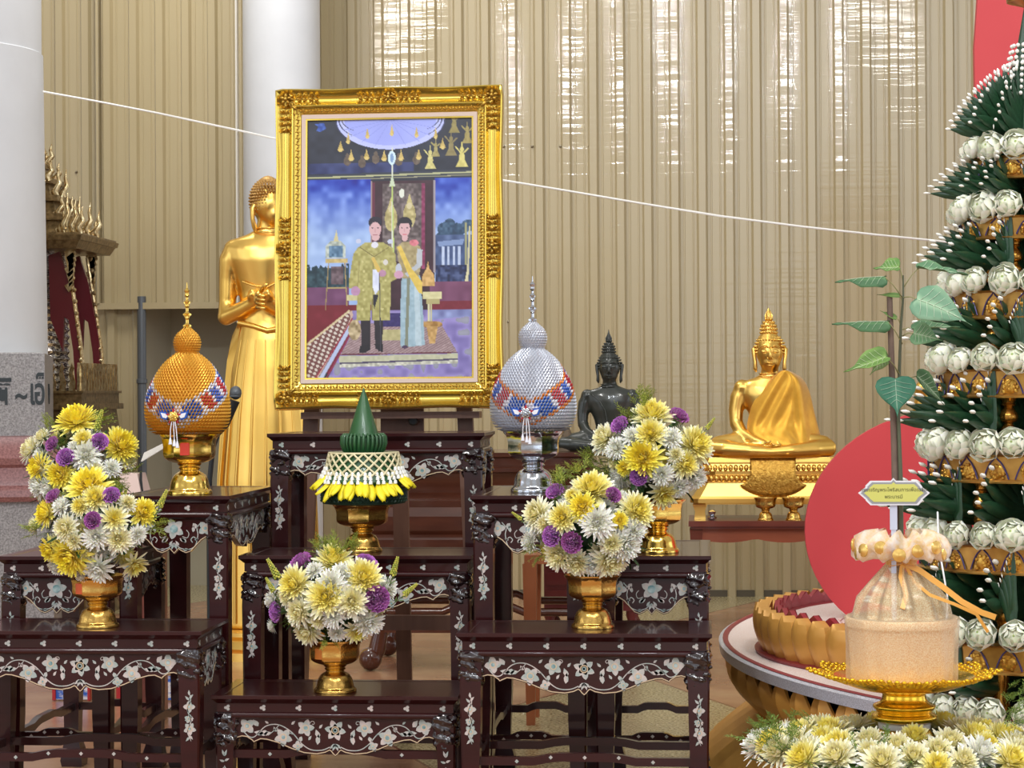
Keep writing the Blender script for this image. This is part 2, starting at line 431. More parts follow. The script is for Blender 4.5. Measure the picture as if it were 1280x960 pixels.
def apron_curve(hw, kind):
    """lower edge as (x, drop) from the middle outwards, x in 0..hw"""
    if kind == 'wide':
        k = [(0,.136),(.02,.132),(.04,.126),(.055,.124),(.10,.129),(.18,.1325),(.30,.130),(.42,.121),(.55,.108),(.66,.101),(.72,.100),(.77,.105),(.785,.107),(.80,.103),(.85,.0955),(.90,.094),(.96,.098),(1,.106)]
    else:
        k = [(0,.136),(.05,.131),(.11,.125),(.18,.130),(.30,.135),(.42,.131),(.55,.118),(.68,.105),(.80,.098),(.9,.097),(1,.102)]
    return [(a*hw, b) for a, b in k]
def altar_table(label, xl, W, yf, D, H, kind):
    t = thing('altar_table', label, 'table', (xl+W/2, yf, 0), 0, None)
    hw = W/2; o_ = .012; zt_ = H
    # top slab: flat panel in a raised frame with ogee edge
    mb = MB()
    ring = lambda e, z: [(-hw+e, e, z), (hw-e, e, z), (hw-e, D-e, z), (-hw+e, D-e, z)]
    mb.loops([ring(.014, H-.020), ring(.010, H-.017), ring(.004, H-.011), ring(.0, H-.008), ring(0, H-.001), ring(.001, H), ring(.026, H), ring(.027, H-.0008)], 0)
    mb.build('tabletop', wood, t, 30)
    # frieze
    fr = MB(); e = .012
    fr.loops([ring(e, H-.038), ring(e, H-.019)], 0); 
    it = MB(); n = 7 if kind == 'wide' else 4
    for k in range(n):
        x = -hw+.035+(W-.07)*k/(n-1); trefoil(it, x, H-.0285, .0068, e-.0001)
    # side trefoils
    for sx in (-1, 1):
        M = Matrix.Translation((sx*(hw-e), D/2, 0)) @ Matrix.Rotation(sx*PI/2, 4, 'Z')
        nn = 4 if kind == 'wide' else 7
        for k in range(nn):
            xx = -D/2+.035+(D-.07)*k/(nn-1)
            for j in range(3):
                a = PI+2*PI*j/3; r = .0068
                it.prism([(xx+.55*r*math.cos(a)+.55*r*math.cos(2*PI*q/8), H-.0285+.55*r*math.sin(a)+.5*r*math.sin(2*PI*q/8)) for q in range(8)], -.0009, .0001, 0, M)
    merge(fr, it); fr.build('frieze', INL, t, 30)
    # half-round bead under the frieze
    bd = MB()
    def bead(pts):
        bd.tube(pts, .0075, 12)
    zb = H-.0455
    bead([(-hw+.045, .014, zb), (hw-.045, .014, zb)]); bead([(-hw+.014, .045, zb), (-hw+.014, D-.045, zb)]); bead([(hw-.014, .045, zb), (hw-.014, D-.045, zb)])
    bead([(-hw+.045, D-.014, zb), (hw-.045, D-.014, zb)])
    bd.box(-hw+.016, hw-.016, .016, D-.016, H-.053, H-.038)
    bd.build('bead_moulding', wood, t, 40)
    # aprons
    lw = .047
    def apron(half, kd, M, inlay=True, back=False):
        ih = half-lw+.004
        cv = apron_curve(ih, kd)
        pts = [(x, H-d) for x, d in cv] + [(ih, H-.050)] + [(-ih, H-.050)] + [(-x, H-d) for x, d in reversed(cv[1:])]
        a = MB(); a.prism(pts, .018, .030, 0, M)
        
        ln = MB(); y = .018
        line = [(x, H-d+.0025) for x, d in cv]; full = [(-x, z) for x, z in reversed(line[1:])]+line
        ln.strip(full, .0019, y, .0009, 2, M)
        if inlay:
            rn = random.Random(int(half*1000)+int(H*100))
            def fl(x, z, r, n=5, core=True):
                mbx = MB(); flower(mbx, x, z, r, y, n, rn.random()*6, core)
                ln.add(mbx.v, mbx.f, 0, M); k0 = len(ln.m)-len(mbx.m); ln.m[k0:] = mbx.m
            def lf(x, z, l, w_, a_, mi=0):
                if H-z > prof_at([(d, abs(xx_)) for xx_, d in cv], min(abs(x)+.3*l*abs(math.cos(a_)), ih*.98))-.007-max(0,-math.sin(a_))*l: return
                ln.prism(leaf_pts(x, z, l, w_, a_), y-.0008, y, mi, M)
            def st(pts_, w_=.0021, mi=0): ln.strip(pts_, w_, y, .0008, mi, M)
            if kd == 'wide':
                s_ = ih/.232
                for sx in (1, -1):
                    vine = [(0.012,.115),(.03,.122),(.055,.121),(.075,.108),(.092,.088),(.108,.075),(.125,.067),(.142,.066),(.157,.071),(.17,.083),(.182,.094),(.195,.092),(.21,.075)]
                    vv = smoothprof([(sx*x*s_, H-d) for x, d in vine], 4); st(vv)
                    st(smoothprof([(sx*.125*s_, H-.067),(sx*.14*s_, H-.082),(sx*.15*s_, H-.09)],4), .0016)
                    st(smoothprof([(sx*.092*s_, H-.088),(sx*.112*s_, H-.082),(sx*.124*s_, H-.085)],4), .0016)
                    for (x, d, r, n) in ((.066,.073,.020,5),(.116,.094,.021,5),(.197,.070,.019,4),(.084,.113,.012,4)):
                        fl(sx*x*s_, H-d, r, n)
                    for (x, d, l, w_, a_) in ((.04,.11,.024,.011,1.7),(.036,.074,.012,.006,2.3),(.16,.086,.022,.012,.15),(.16,.088,.018,.009,2.9),(.172,.07,.019,.012,.9),
                                              (.036,.095,.02,.011,1.2),(.075,.092,.015,.009,-1.2),(.15,.083,.022,.013,-.2),(.133,.082,.012,.006,1.2),(.098,.066,.012,.006,2.4),(.02,.127,.014,.007,.2),(.052,.126,.013,.007,-.6),(.216,.09,.018,.011,1.2),(.222,.08,.014,.007,-1.8),
                                              (.100,.125,.016,.008,-.5),(.13,.112,.014,.007,-.2),(.06,.1,.012,.006,2.2),(.149,.064,.01,.005,.6),(.012,.122,.013,.006,-1.9),(.186,.096,.01,.006,-1.5)):
                        lf(sx*x*s_, H-d, l, w_, a_ if sx > 0 else PI-a_)
                    st(swirl(sx*.05*s_, H-.063, .006, 0 if sx > 0 else PI, .9*sx), .0014); st(swirl(sx*.134*s_, H-.077, .006, 1, .9*sx), .0014)
                fl(0, H-.078, .024, 6); fl(0, H-.078, .014, 5)
                for a_ in (-1.2, -1.95, -.7, -2.45): lf(0, H-.108, .017, .007, a_)
            else:
                s_ = ih/.0955
                for sx in (1, -1):
                    st(smoothprof([(sx*x*s_, H-d) for x, d in ((.004,.112),(.015,.122),(.035,.125),(.05,.118),(.055,.105),(.048,.096),(.041,.102),(.045,.109))], 4))
                    st(smoothprof([(sx*x*s_, H-d) for x, d in ((.055,.105),(.058,.09),(.056,.075),(.066,.062))], 4))
                    st(smoothprof([(sx*x*s_, H-d) for x, d in ((.02,.095),(.032,.098),(.036,.088),(.03,.08))], 4), .0016)
                    fl(sx*.076*s_, H-.076, .0185, 4)
                    for (x, d, l, w_, a_) in ((.046,.064,.019,.011,-.9),(.046,.085,.016,.008,1.4),(.03,.107,.016,.009,2.6),(.022,.126,.014,.007,.1),(.056,.12,.012,.007,.2),(.012,.116,.014,.006,2.2),(.05,.103,.01,.006,.4),(.014,.099,.018,.008,-2.2 if False else -.6)):
                        lf(sx*x*s_, H-d, l, w_, a_ if sx > 0 else PI-a_)
                fl(0, H-.077, .025, 5, False)
                ln.prism([(.0095*math.cos(2*PI*k/10), H-.077+.0095*math.sin(2*PI*k/10)) for k in range(10)], y-.0016, y-.0009, 1, M)
                for a_ in (-1.2, -1.95): lf(0, H-.109, .018, .007, a_)
        merge(a, ln); a.build('apron', INL, t, 30)
    I = Matrix.Identity(4)
    okind = 'small' if kind == 'wide' else 'wide'
    apron(hw, kind, I)
    apron(D/2, okind, Matrix.Translation((hw, D/2, 0)) @ Matrix.Rotation(PI/2, 4, 'Z'))
    apron(D/2, okind, Matrix.Translation((-hw, D/2, 0)) @ Matrix.Rotation(-PI/2, 4, 'Z'))
    apron(hw, kind, Matrix.Translation((0, D, 0)) @ Matrix.Rotation(PI, 4, 'Z'), False)
    # legs: carved dragon-head shoulder, straight inlaid shank, curled foot
    for sx in (-1, 1):
        for sy in (0, 1):
            ox = sx*(hw-.006); oy = .006 if sy == 0 else D-.006
            dx = -sx; dy = 1 if sy == 0 else -1
            lg = MB(); rings = []
            zs = [(0,.052,0),(.015,.056,-.004),(.035,.05,0),(.07,.036,.004),(.12,.038,.003),(.2,.042,.002),(max(.21,H-.2),.044,.001),(H-.12,.046,0),(H-.04,.046,.004)]
            zs = [z for i, z in enumerate(zs) if i == 0 or z[0] > zs[i-1][0]]
            for z, s_, off in zs:
                x0, y0 = ox+dx*off, oy+dy*off; x1, y1 = x0+dx*s_, y0+dy*s_
                c_ = .004
                r_ = [(x0+dx*c_, y0), (x1, y0), (x1, y1), (x0, y1), (x0, y0+dy*c_)]
                if dx*dy < 0: r_ = r_[::-1]
                rings.append([(a, b_, z) for a, b_ in r_])
            lg.loops(rings, 0); 
            # carved shoulder
            cs = MB(); nu, nv = 28, 26
            cxs, cys = ox+dx*.026, oy+dy*.026
            rr = []
            for i in range(nv+1):
                f_ = i/nv; z = H-.041-f_*.088
                rad = .0265*(1-.5*max(0, f_-.62)/.38)*(1+.10*math.sin(f_*9+.6))
                if f_ < .12: rad *= .85+f_*1.2
                rg = []
                for j in range(nu):
                    a = 2*PI*j/nu
                    ca, sa = math.cos(a), math.sin(a)
                    q = 1/max(abs(ca), abs(sa))**.62
                    pz = Vector((ca*1.6+sx*3, sa*1.6+sy*5, z*42))
                    dd = .0048*(1-abs(2*abs(noise.noise(pz*1.1))-.35)*1.8) + .0022*math.sin(z*300+a*3)
                    R_ = rad*q*.95+dd
                    rg.append((cxs+R_*ca, cys+R_*sa, z))
                rr.append(rg)
            cs.loops(rr[::-1], 0)
            # eye, snout and fang lumps facing outwards
            for a_, z_, r_ in ((.0, -.064, .008), (.9, -.075, .0065), (-.9, -.075, .0065), (0, -.088, .010), (.5, -.100, .006), (-.5, -.1, .006), (.3,-.055,.005), (-.5,-.052,.006)):
                fa = math.atan2(-dy, -dx)+a_
                cs.ball((cxs+.027*math.cos(fa), cys+.027*math.sin(fa), H+z_), (r_, r_, r_*.7), 8, 6)
            
            # inlay on the faces of the shank that look forward (front legs) and outward
            if sy == 0:
                il = MB(); zc = H-.135; zl = min(.10, H-.19)*1.0
                x0 = ox+dx*.023; y = oy+.0004
                if H > .33:
                    ln_ = .105
                    st_ = [(x0+.004*math.sin(k*1.15), zc-ln_*k/12) for k in range(13)]
                    il.strip(st_, [.0008]+[.0022]*11+[.0006], y, .0009, 0)
                    mb2 = MB(); flower(mb2, x0, zc-.030, .0135, y, 4, .78); flower(mb2, x0+.001, zc-.078, .0145, y, 5, .4); flower(mb2, x0-.001, zc-.056, .010, y, 4, .4)
                    il.add(mb2.v, mb2.f, 0); il.m[len(il.m)-len(mb2.m):] = mb2.m
                    for z_, a_, l_ in ((-.012,.8,.013),(-.016,2.3,.013),(-.05,-.6,.012),(-.054,3.7,.012),(-.06,1.0,.012),(-.062,2.2,.011),(-.092,-.9,.012),(-.096,4.0,.012),(-.005,1.6,.012)):
                        il.prism(leaf_pts(x0, zc+z_, l_, .0055, a_), y-.0008, y, 0)
                    merge(lg, il)
                else:
                    for z_, a_, l_ in ((-.0,1.2,.016),(-.0,1.9,.016),(-.01,.4,.012),(-.012,2.8,.012),(-.02,-1.4,.02),(-.022,-1.9,.02)):
                        il.prism(leaf_pts(x0, zc+z_, l_, .0055, a_), y-.0008, y, 0)
                    merge(lg, il)
            lo = lg.build('leg', INL, t, 30); cs.build('carved_shoulder', woodc, lo, 50)
    # stretchers: raised in the middle (cloud-shaped)
    zr = .152
    def rail(half, M):
        ih = half-.03
        up = [(-ih,.0),(-ih*.45,.0),(-ih*.33,.006),(-ih*.22,.009),(ih*.22,.009),(ih*.33,.006),(ih*.45,0),(ih,0)]
        pts = [(x, zr+.009+d) for x, d in up]+[(x, zr-.009+d) for x, d in reversed(up)]
        a = MB(); a.prism(pts, .022, .038, 0, M)
        return a, ih
    for k, (half, M) in enumerate(((hw, I), (D/2, Matrix.Translation((hw, D/2, 0)) @ Matrix.Rotation(PI/2, 4, 'Z')),
                    (D/2, Matrix.Translation((-hw, D/2, 0)) @ Matrix.Rotation(-PI/2, 4, 'Z')), (hw, Matrix.Translation((0, D, 0)) @ Matrix.Rotation(PI, 4, 'Z')))):
        ro, ih = rail(half, M)
        if k == 0:
            dm = MB()
            for q in (-.5, -.25, 0, .25, .5): dm.prism([(q*ih*1.2+.0045*a, zr+(.009 if abs(q*1.2) < .33 else .0)+.0045*b_) for a, b_ in ((1,0),(0,1),(-1,0),(0,-1))], .0212, .022)
            merge(ro, dm)
        ro.build('stretcher', INL, t, 30)
    return t
XC = -.815; W_ = .55; D_ = .28; WS = .272; DS = .55
def hz(u, v, Y): return P(u, v, Y).z
TB = {}
def tb(key, label, xl, W, yf, D, v, u, kind):
    H = hz(u, v, yf); TB[key] = (xl, W, yf, D, H); altar_table(label, xl, W, yf, D, H, kind)
L0, L1 = XC-W_/2, XC+W_/2
tb('M', 'lowest dark inlaid altar table in the middle front, holding one flower bowl', L0, W_, 4.83, D_, 870, 410, 'wide')
tb('LF', 'wide dark inlaid altar table at lower left, cut by the picture edge', L0-W_-.004, W_, 4.76, D_, 789, 120, 'wide')
tb('RF', 'wide dark inlaid altar table at lower right, beside the lotus stage', L1+.004, W_, 4.76, D_, 792, 725, 'wide')
tb('C', 'dark inlaid altar table under the green leaf cone offering', L0, W_, 5.13, D_, 694.5, 440, 'wide')
tb('A', 'tallest dark inlaid altar table, directly below the framed portrait', L0+.002, W_-.004, 5.47, D_, 541.5, 467, 'wide')
tb('LU', 'narrow dark inlaid table behind the left flower bowls, at the left edge', L0-2*WS-.012, WS, 5.06, DS, 695.5, 60, 'small')
tb('RU', 'narrow dark inlaid table carrying the right rear flower bowl', L1+WS+.010, WS, 5.06, DS, 695, 820, 'small')
tb('B', 'narrow dark inlaid table carrying the gold scaled bud ornament', L0-WS-.004, WS, 5.06, DS, 620, 220, 'small')
tb('R', 'narrow dark inlaid table carrying the silver scaled bud ornament', L1+.004, WS, 5.06, DS, 619.5, 660, 'small')
for k_, v_ in TB.items(): print('TABLE', k_, [round(a, 3) for a in v_])
# ------------------------------------------------------------------ metals
gold = mat('polished_gold', (250, 214, 120), rough=.16, metal=1, noise_=(14, (238,196,92), .35), bump=(90, .12))
goldd = mat('aged_gold_bowl', (232, 194, 110), rough=.24, metal=1, noise_=(12, (196,150,74), .3), bump=(120, .35))
silver = mat('polished_silver', (214, 216, 222), rough=.13, metal=1, noise_=(20, (180,184,192), .3), bump=(80, .15))
redstick = mat('red_paper', (206, 60, 40), rough=.6)

def phan(name, label, cat, X, Yc, Z, h, rr, mtl, foot_r=None, facets=8, group=None):
    """footed offering bowl: faceted bowl part on a bell foot"""
    t = thing(name, label, cat, (X, Yc, Z), 0, group)
    fr = foot_r or rr*.80
    mb = MB(); s = h
    foot = smoothprof([(fr, 0), (fr*1.0, .03*s), (fr*.97, .06*s), (fr*.90, .085*s), (fr*.86, .14*s), (fr*.80, .24*s), (fr*.66, .33*s), (fr*.46, .38*s), (rr*.33, .41*s)], 3)
    mb.lathe(foot, 48); mb.build('foot', mtl, t, 50)
    mb = MB(); mb.lathe([(rr*.33,.40*s),(rr*.37,.425*s),(rr*.40,.44*s),(rr*.37,.455*s),(rr*.36,.47*s),(rr*.41,.49*s),(rr*.43,.505*s),(rr*.40,.52*s)], 40); mb.build('neck_ring', mtl, t, 50)
    mb = MB()
    out = smoothprof([(rr*.36, .515*s), (rr*.62, .54*s), (rr*.86, .60*s), (rr*.93, .68*s), (rr*.93, .80*s), (rr*.97, .90*s), (rr*1.04, .975*s), (rr*1.06, 1.0*s)], 3)
    inn = [(rr*1.02, 1.0*s), (rr*.93, .9*s), (rr*.88, .8*s), (rr*.88, .68*s), (rr*.6, .58*s), (0.002, .56*s)]
    n = 64; rings = []
    for r, z in out+inn:
        rg = []
        for j in range(n):
            a = 2*PI*j/n
            k = 1.0
            if .53*s < z < .95*s:
                q = (a*facets/(2*PI)+.5) % 1-.5
                k = lerp(1, math.cos(PI/facets)/math.cos(q*2*PI/facets), .75)
            rg.append((r*k*math.cos(a), r*k*math.sin(a), z))
        rings.append(rg)
    mb.loops(rings, 0); mb.build('bowl', mtl, t, 32)
    return t
def sticker(bowl, rr, h, ang, mtl, w_=.34, label=None):
    """small paper patch stuck on the outside of a bowl"""
    mb = MB(); rings = []
    for z in (.66, .72, .80, .86):
        r = rr*.955
        rings.append([(r*math.cos(ang+w_*(i/6-.5)), r*math.sin(ang+w_*(i/6-.5)), z*h) for i in range(7)]+[((r-.003)*math.cos(ang+w_*(i/6-.5)), (r-.003)*math.sin(ang+w_*(i/6-.5)), z*h) for i in range(6, -1, -1)])
    mb.loops(rings); mb.build('paper_sticker', mtl, bowl, 40)
def zt_of(k): return TB[k][4]

# ------------------------------------------------------------------ scaled lotus-bud ornaments (phum) in footed bowls
gthread = mat('gold_thread_scales', (224, 164, 56), rough=.38, metal=.55)
sthread = mat('silver_thread_scales', (205, 208, 218), rough=.33, metal=.5)
sred = mat('red_foil_scales', (176, 34, 44), rough=.4, metal=.25)
sblue = mat('blue_foil_scales', (34, 84, 176), rough=.4, metal=.25)
swhite = mat('white_bead_scales', (226, 226, 234), rough=.4)
sorange = mat('orange_foil_scales', (214, 120, 26), rough=.38, metal=.4)
def phum(name, label, X, Yc, Z0, body, ballz, ballr, fin, main, edge, mats, petal_mat, flower_mat):
    """body: (r,z) outline in metres above the bowl rim; V-shaped ribbon collar on its front"""
    t = thing(name, label, 'ornament', (X, Yc, Z0))
    prof = smoothprof(body, 6)
    zmin, zmax = body[0][1], body[-1][1]
    def band(a, z):
        """which ribbon the scale belongs to; a = angle from the front"""
        x = a/(PI*.5)
        # collar dips to the front: centre line height
        zc = lerp(zmin, zmax, .20) + (zmax-zmin)*.42*min(1.5, abs(x))**1.15
        w_ = (zmax-zmin)*(.155 if abs(x) < 1.6 else .1)
        d = (z-zc)/w_
        if abs(d) > 1.0: return main
        if abs(d) > .72: return edge
        s_ = abs(x)*5.2 + d*.55
        if s_ < 1.05: return 4 if (s_ < .62) else 3
        k = s_ % 2.1
        if k < .82: return 2
        if k < 1.02: return 4
        if k < 1.78: return 3
        return 4
    core = MB(); core.lathe([(max(.001, r-.0015), z) for r, z in prof], 40)
    b_ = MB(); sp = .0053 if True else .006
    # walk up the outline by arc length and set one scale per cell
    z = zmin; row = 0; pts = []
    L_ = [0]
    for (r0, z0), (r1, z1) in zip(prof, prof[1:]): L_.append(L_[-1]+math.hypot(r1-r0, z1-z0))
    tot = L_[-1]; nrow = int(tot/.0074)
    def at(l):
        for i in range(len(L_)-1):
            if L_[i] <= l <= L_[i+1]:
                k = (l-L_[i])/(L_[i+1]-L_[i]+1e-9)
                return lerp(prof[i][0], prof[i+1][0], k), lerp(prof[i][1], prof[i+1][1], k), math.atan2(prof[i+1][0]-prof[i][0], prof[i+1][1]-prof[i][1])
        return prof[-1][0], prof[-1][1], 0
    def scale(mbx, r, z, a, tl, mi, L2=.0098, W2=.0036, out=.0058):
        # little pointed shell: tip up, leaning out; a=0 faces -y
        ca, sa = math.cos(a-PI/2), math.sin(a-PI/2)
        er = Vector((ca, sa, 0)); et = Vector((-sa, ca, 0)); up = Vector((er.x*math.sin(tl), er.y*math.sin(tl), math.cos(tl)))
        nrm = Vector((er.x*math.cos(tl), er.y*math.cos(tl), -math.sin(tl)))
        up = (up + et*.35*(1 if True else -1)).normalized(); sd = nrm.cross(up)
        p = er*r+Vector((0, 0, z))
        v_ = [p-up*L2*.5, p+sd*W2+nrm*out*.5, p-sd*W2+nrm*out*.5, p+nrm*out, p+up*L2*.62+nrm*out*1.15]
        mbx.add([tuple(q) for q in v_], [(0,1,3),(0,3,2),(1,4,3),(3,4,2)], mi)
    for i in range(nrow):
        r, z, tl = at(tot*i/nrow)
        n = max(6, int(2*PI*r/.0076))
        for j in range(n):
            a = 2*PI*(j+.5*(i % 2))/n; a = (a+PI) % (2*PI)-PI
            scale(b_, r, z, a, tl, band(a, z))
    b_.add(core.v, core.f, main)
    b_.build('scaled_body', mats, t, 0)
    # upper ball
    u_ = MB(); bp = smoothprof([(ballr*.45, ballz-ballr*1.15), (ballr*.8, ballz-ballr*.7), (ballr, ballz), (ballr*.85, ballz+ballr*.6), (ballr*.4, ballz+ballr*1.05), (.004, ballz+ballr*1.3)], 4)
    prof = bp; L_ = [0]
    for (r0, z0), (r1, z1) in zip(prof, prof[1:]): L_.append(L_[-1]+math.hypot(r1-r0, z1-z0))
    tot = L_[-1]; nrow = int(tot/.0056)
    for i in range(nrow):
        r, z, tl = at(tot*i/nrow); n = max(6, int(2*PI*r/.0058))
        for j in range(n): scale(u_, r, z, 2*PI*(j+.5*(i % 2))/n, tl, main, .0072, .0027, .004)
    u_.lathe([(max(.001, r-.001), z) for r, z in prof], 24, mi=main)
    u_.build('scaled_ball', mats, t, 0)
    # finial of stacked stars / buds
    f_ = MB(); z0 = ballz+ballr*1.15; h = fin
    f_.lathe([(.004, z0), (.0028, z0+h*.75), (.0008, z0+h)], 8)
    for k, (q, r) in enumerate(((.06,.0105),(.30,.0105),(.55,.0085),(.78,.005))):
        zc = z0+h*q
        f_.lathe([(.002,-.012),(.006,-.006),(.0045,0),(.007,.005),(.002,.012)], 10, (0,0,zc))
        for j in range(6):
            a = 2*PI*j/6+.3*k
            f_.add([(r*math.cos(a), r*math.sin(a), zc+.003), (.004*math.cos(a+.5), .004*math.sin(a+.5), zc), (.004*math.cos(a-.5), .004*math.sin(a-.5), zc),
                    (.004*math.cos(a), .004*math.sin(a), zc+.008), (.004*math.cos(a), .004*math.sin(a), zc-.006)], [(0,1,3),(0,3,2),(0,4,1),(0,2,4)])
    f_.build('finial', petal_mat, t, 40)
    # front rosette with hanging tassels
    zr = lerp(zmin, zmax, .20); rf = prof_at(smoothprof(body, 6), zr)+.007
    a0 = math.radians(-5)
    M = Matrix.Rotation(a0, 4, 'Z')
    o_ = MB()
    star = []
    for k in range(10):
        a = PI/2+PI*k/5; star.append(((.020 if k % 2 == 0 else .009)*math.cos(a), zr+(.020 if k % 2 == 0 else .009)*math.sin(a)))
    o_.prism(star, -rf-.003, -rf+.002, 1, M)
    for k in range(3):
        r = .011-.003*k
        for j in range(6):
            a = 2*PI*j/6+.5*k
            o_.ball((r*.7*math.cos(a), -rf-.005-.002*k, zr+r*.7*math.sin(a)), (r*.5, .003, r*.5), 8, 5, 0, M)
    o_.ball((0, -rf-.011, zr), .003, 8, 6, 0, M)
    for sx in (-1, 1):      # pointed side leaves in blue and silver
        o_.prism([(sx*.010, zr+.002), (sx*.020, zr+.011), (sx*.036, zr+.012), (sx*.030, zr-.004), (sx*.018, zr-.008)][::sx], -rf-.001, -rf+.006, 2, M)
        o_.prism([(sx*.013, zr+.002), (sx*.020, zr+.007), (sx*.031, zr+.009), (sx*.026, zr-.002), (sx*.018, zr-.004)][::sx], -rf-.0025, -rf-.001, 3, M)
    for k, x in enumerate((-.006, .002, .008)):
        o_.tube([(x*.5, -rf-.004, zr-.008), (x, -rf-.006, zr-.03), (x*1.2, -rf-.004, zr-.050-.004*k)], [.0012, .0012, .0012], 6, 3, M)
        o_.lathe([(.001, .004), (.0025, 0), (.0045, -.012), (.002, -.013)], 8, (x*1.2, -rf-.004, zr-.052-.004*k), 3, M)
    o_.build('rosette', [flower_mat, sred, sblue, swhite], t, 30)
    return t
def seat(key, u, v):
    """ground point on table `key` seen at pixel (u, v) of a round foot's near edge"""
    return PZ(u, v, zt_of(key))
# gold one on the left narrow table
pB = seat('B', 237, 619); YB = pB.y+.055; sB = px(YB)
bB = phan('footed_bowl', 'engraved golden footed bowl holding the gold scaled bud ornament', 'bowl', P(237, 600, YB).x, YB, zt_of('B'), 76*sB, 36*sB, gold)
sticker(bB, 36*sB, 76*sB, -PI/2+.05, redstick)
body = [(38, 3), (45, 7), (50.5, 20), (51, 38), (47, 56), (39, 72), (29, 87), (18, 97), (8, 104)]
phum('scaled_bud_ornament', 'gold thread lotus bud ornament with red white blue ribbon band', P(235, 600, YB).x, YB, zt_of('B')+76*sB,
     [(a*sB, b*sB) for a, b in body], 115*sB, 15.5*sB, 60*sB, 0, 1, [gthread, sthread, sred, sblue, swhite], gold, gold)
pR = seat('R', 667, 616); YR = pR.y+.055; sR = px(YR)
phan('footed_bowl', 'silver footed bowl holding the silver scaled bud ornament', 'bowl', P(667, 600, YR).x, YR, zt_of('R'), 76*sR, 36*sR, silver)
phum('scaled_bud_ornament', 'silver thread lotus bud ornament with orange edged ribbon band', P(667, 600, YR).x, YR, zt_of('R')+76*sR,
     [(a*sR, b*sR) for a, b in body], 116*sR, 16*sR, 60*sR, 0, 1, [sthread, sorange, sred, sblue, swhite], silver, silver)

# ------------------------------------------------------------------ centre offering: leaf cone on pleated collar, net of blossoms, yellow petals
leafg = mat('banana_leaf', (44, 96, 50), rough=.42, coat=.15, noise_=(30, (30,74,40), .3), stretch=(1,1,.15))
leafd = mat('woven_leaf_band', (30, 66, 46), rough=.5, noise_=(200, (18,44,32), .2))
budw = mat('white_blossom_bud', (236, 236, 230), rough=.5)
budc = mat('cream_blossom_net', (226, 216, 176), rough=.5)
yel = mat('yellow_petal', (246, 232, 40), rough=.5, noise_=(60, (232,206,20), .3))
pC = seat('C', 455, 691); YC = pC.y+.05; sC = px(YC)
phan('footed_bowl', 'golden footed bowl under the green leaf cone offering', 'bowl', P(453, 660, YC).x, YC, zt_of('C'), 60*sC, 36*sC, goldd, 25*sC)
t = thing('leaf_cone_offering', 'green leaf cone offering with white blossom net and yellow petals', 'offering', (P(455, 620, YC).x, YC, zt_of('C')+60*sC-.002))
s = sC
mb = MB(); mb.lathe([(36*s, 0), (52*s, 2*s), (54*s, 8*s), (54*s, 16*s), (50*s, 22*s), (20*s, 24*s)], 48)
for k in range(5):
    for j in range(52):
        a = 2*PI*(j+.5*(k % 2))/52; r = 54.2*s
        mb.add([(r*math.cos(a-.055), r*math.sin(a-.055), (4+3.4*k)*s), (r*math.cos(a+.055), r*math.sin(a+.055), (4+3.4*k)*s), ((r+1.1*s)*math.cos(a), (r+1.1*s)*math.sin(a), (5.5+3.4*k)*s), (r*math.cos(a), r*math.sin(a), (8+3.4*k)*s)], [(0,1,2),(1,3,2),(3,0,2)])
mb.build('woven_base', leafd, t, 0)
mb = MB(); mb.lathe([(44*s, 20*s), (52*s, 30*s), (46*s, 45*s), (42*s, 60*s), (41*s, 64*s), (5*s, 65*s)], 40); mb.build('drum', leafg, t, 40)
# diamond net of cream bud strings
net = MB(); NN = 22
def rdr(z): return prof_at([(52*s, 28*s), (47*s, 45*s), (44*s, 60*s), (42.5*s, 66*s)], z)
for k in range(NN):
    for sg in (-1, 1):
        rows = 5
        a = 2*PI*k/NN
        path = []
        for i in range(rows*2+1):
            z = 65*s - i*3.0*s; aa = a+sg*i*PI/NN/1.0*.5
            path.append(((rdr(z)+1.2*s)*math.cos(aa), (rdr(z)+1.2*s)*math.sin(aa), z))
        net.tube(path, 1.35*s, 5)
ring = [((rdr(65*s)+1*s)*math.cos(2*PI*i/40), (rdr(65*s)+1*s)*math.sin(2*PI*i/40), 65.5*s) for i in range(41)]
net.tube(ring, 1.3*s, 6)
net.build('blossom_net', budc, t, 60)
pp = MB(); rn = random.Random(3)
for k in range(40):          # white bud tassels
    a = 2*PI*k/40+rn.uniform(-.03,.03)
    low = 40*s-(6*s if abs(((a+PI/2) % (2*PI))) < 1.0 or abs(((a+PI/2) % (2*PI))-2*PI) < 1.0 else 0)
    for i in range(3):
        r = 49*s+i*2.4*s; z = low+6*s-i*5*s
        pp.lathe([(.4*s, 2.8*s), (2.0*s, 1.6*s), (2.6*s, -2.2*s), (.8*s, -3*s)], 7, (r*math.cos(a), r*math.sin(a), z))
pp.build('bud_tassels', budw, t, 50)['kind'] = 'stuff'
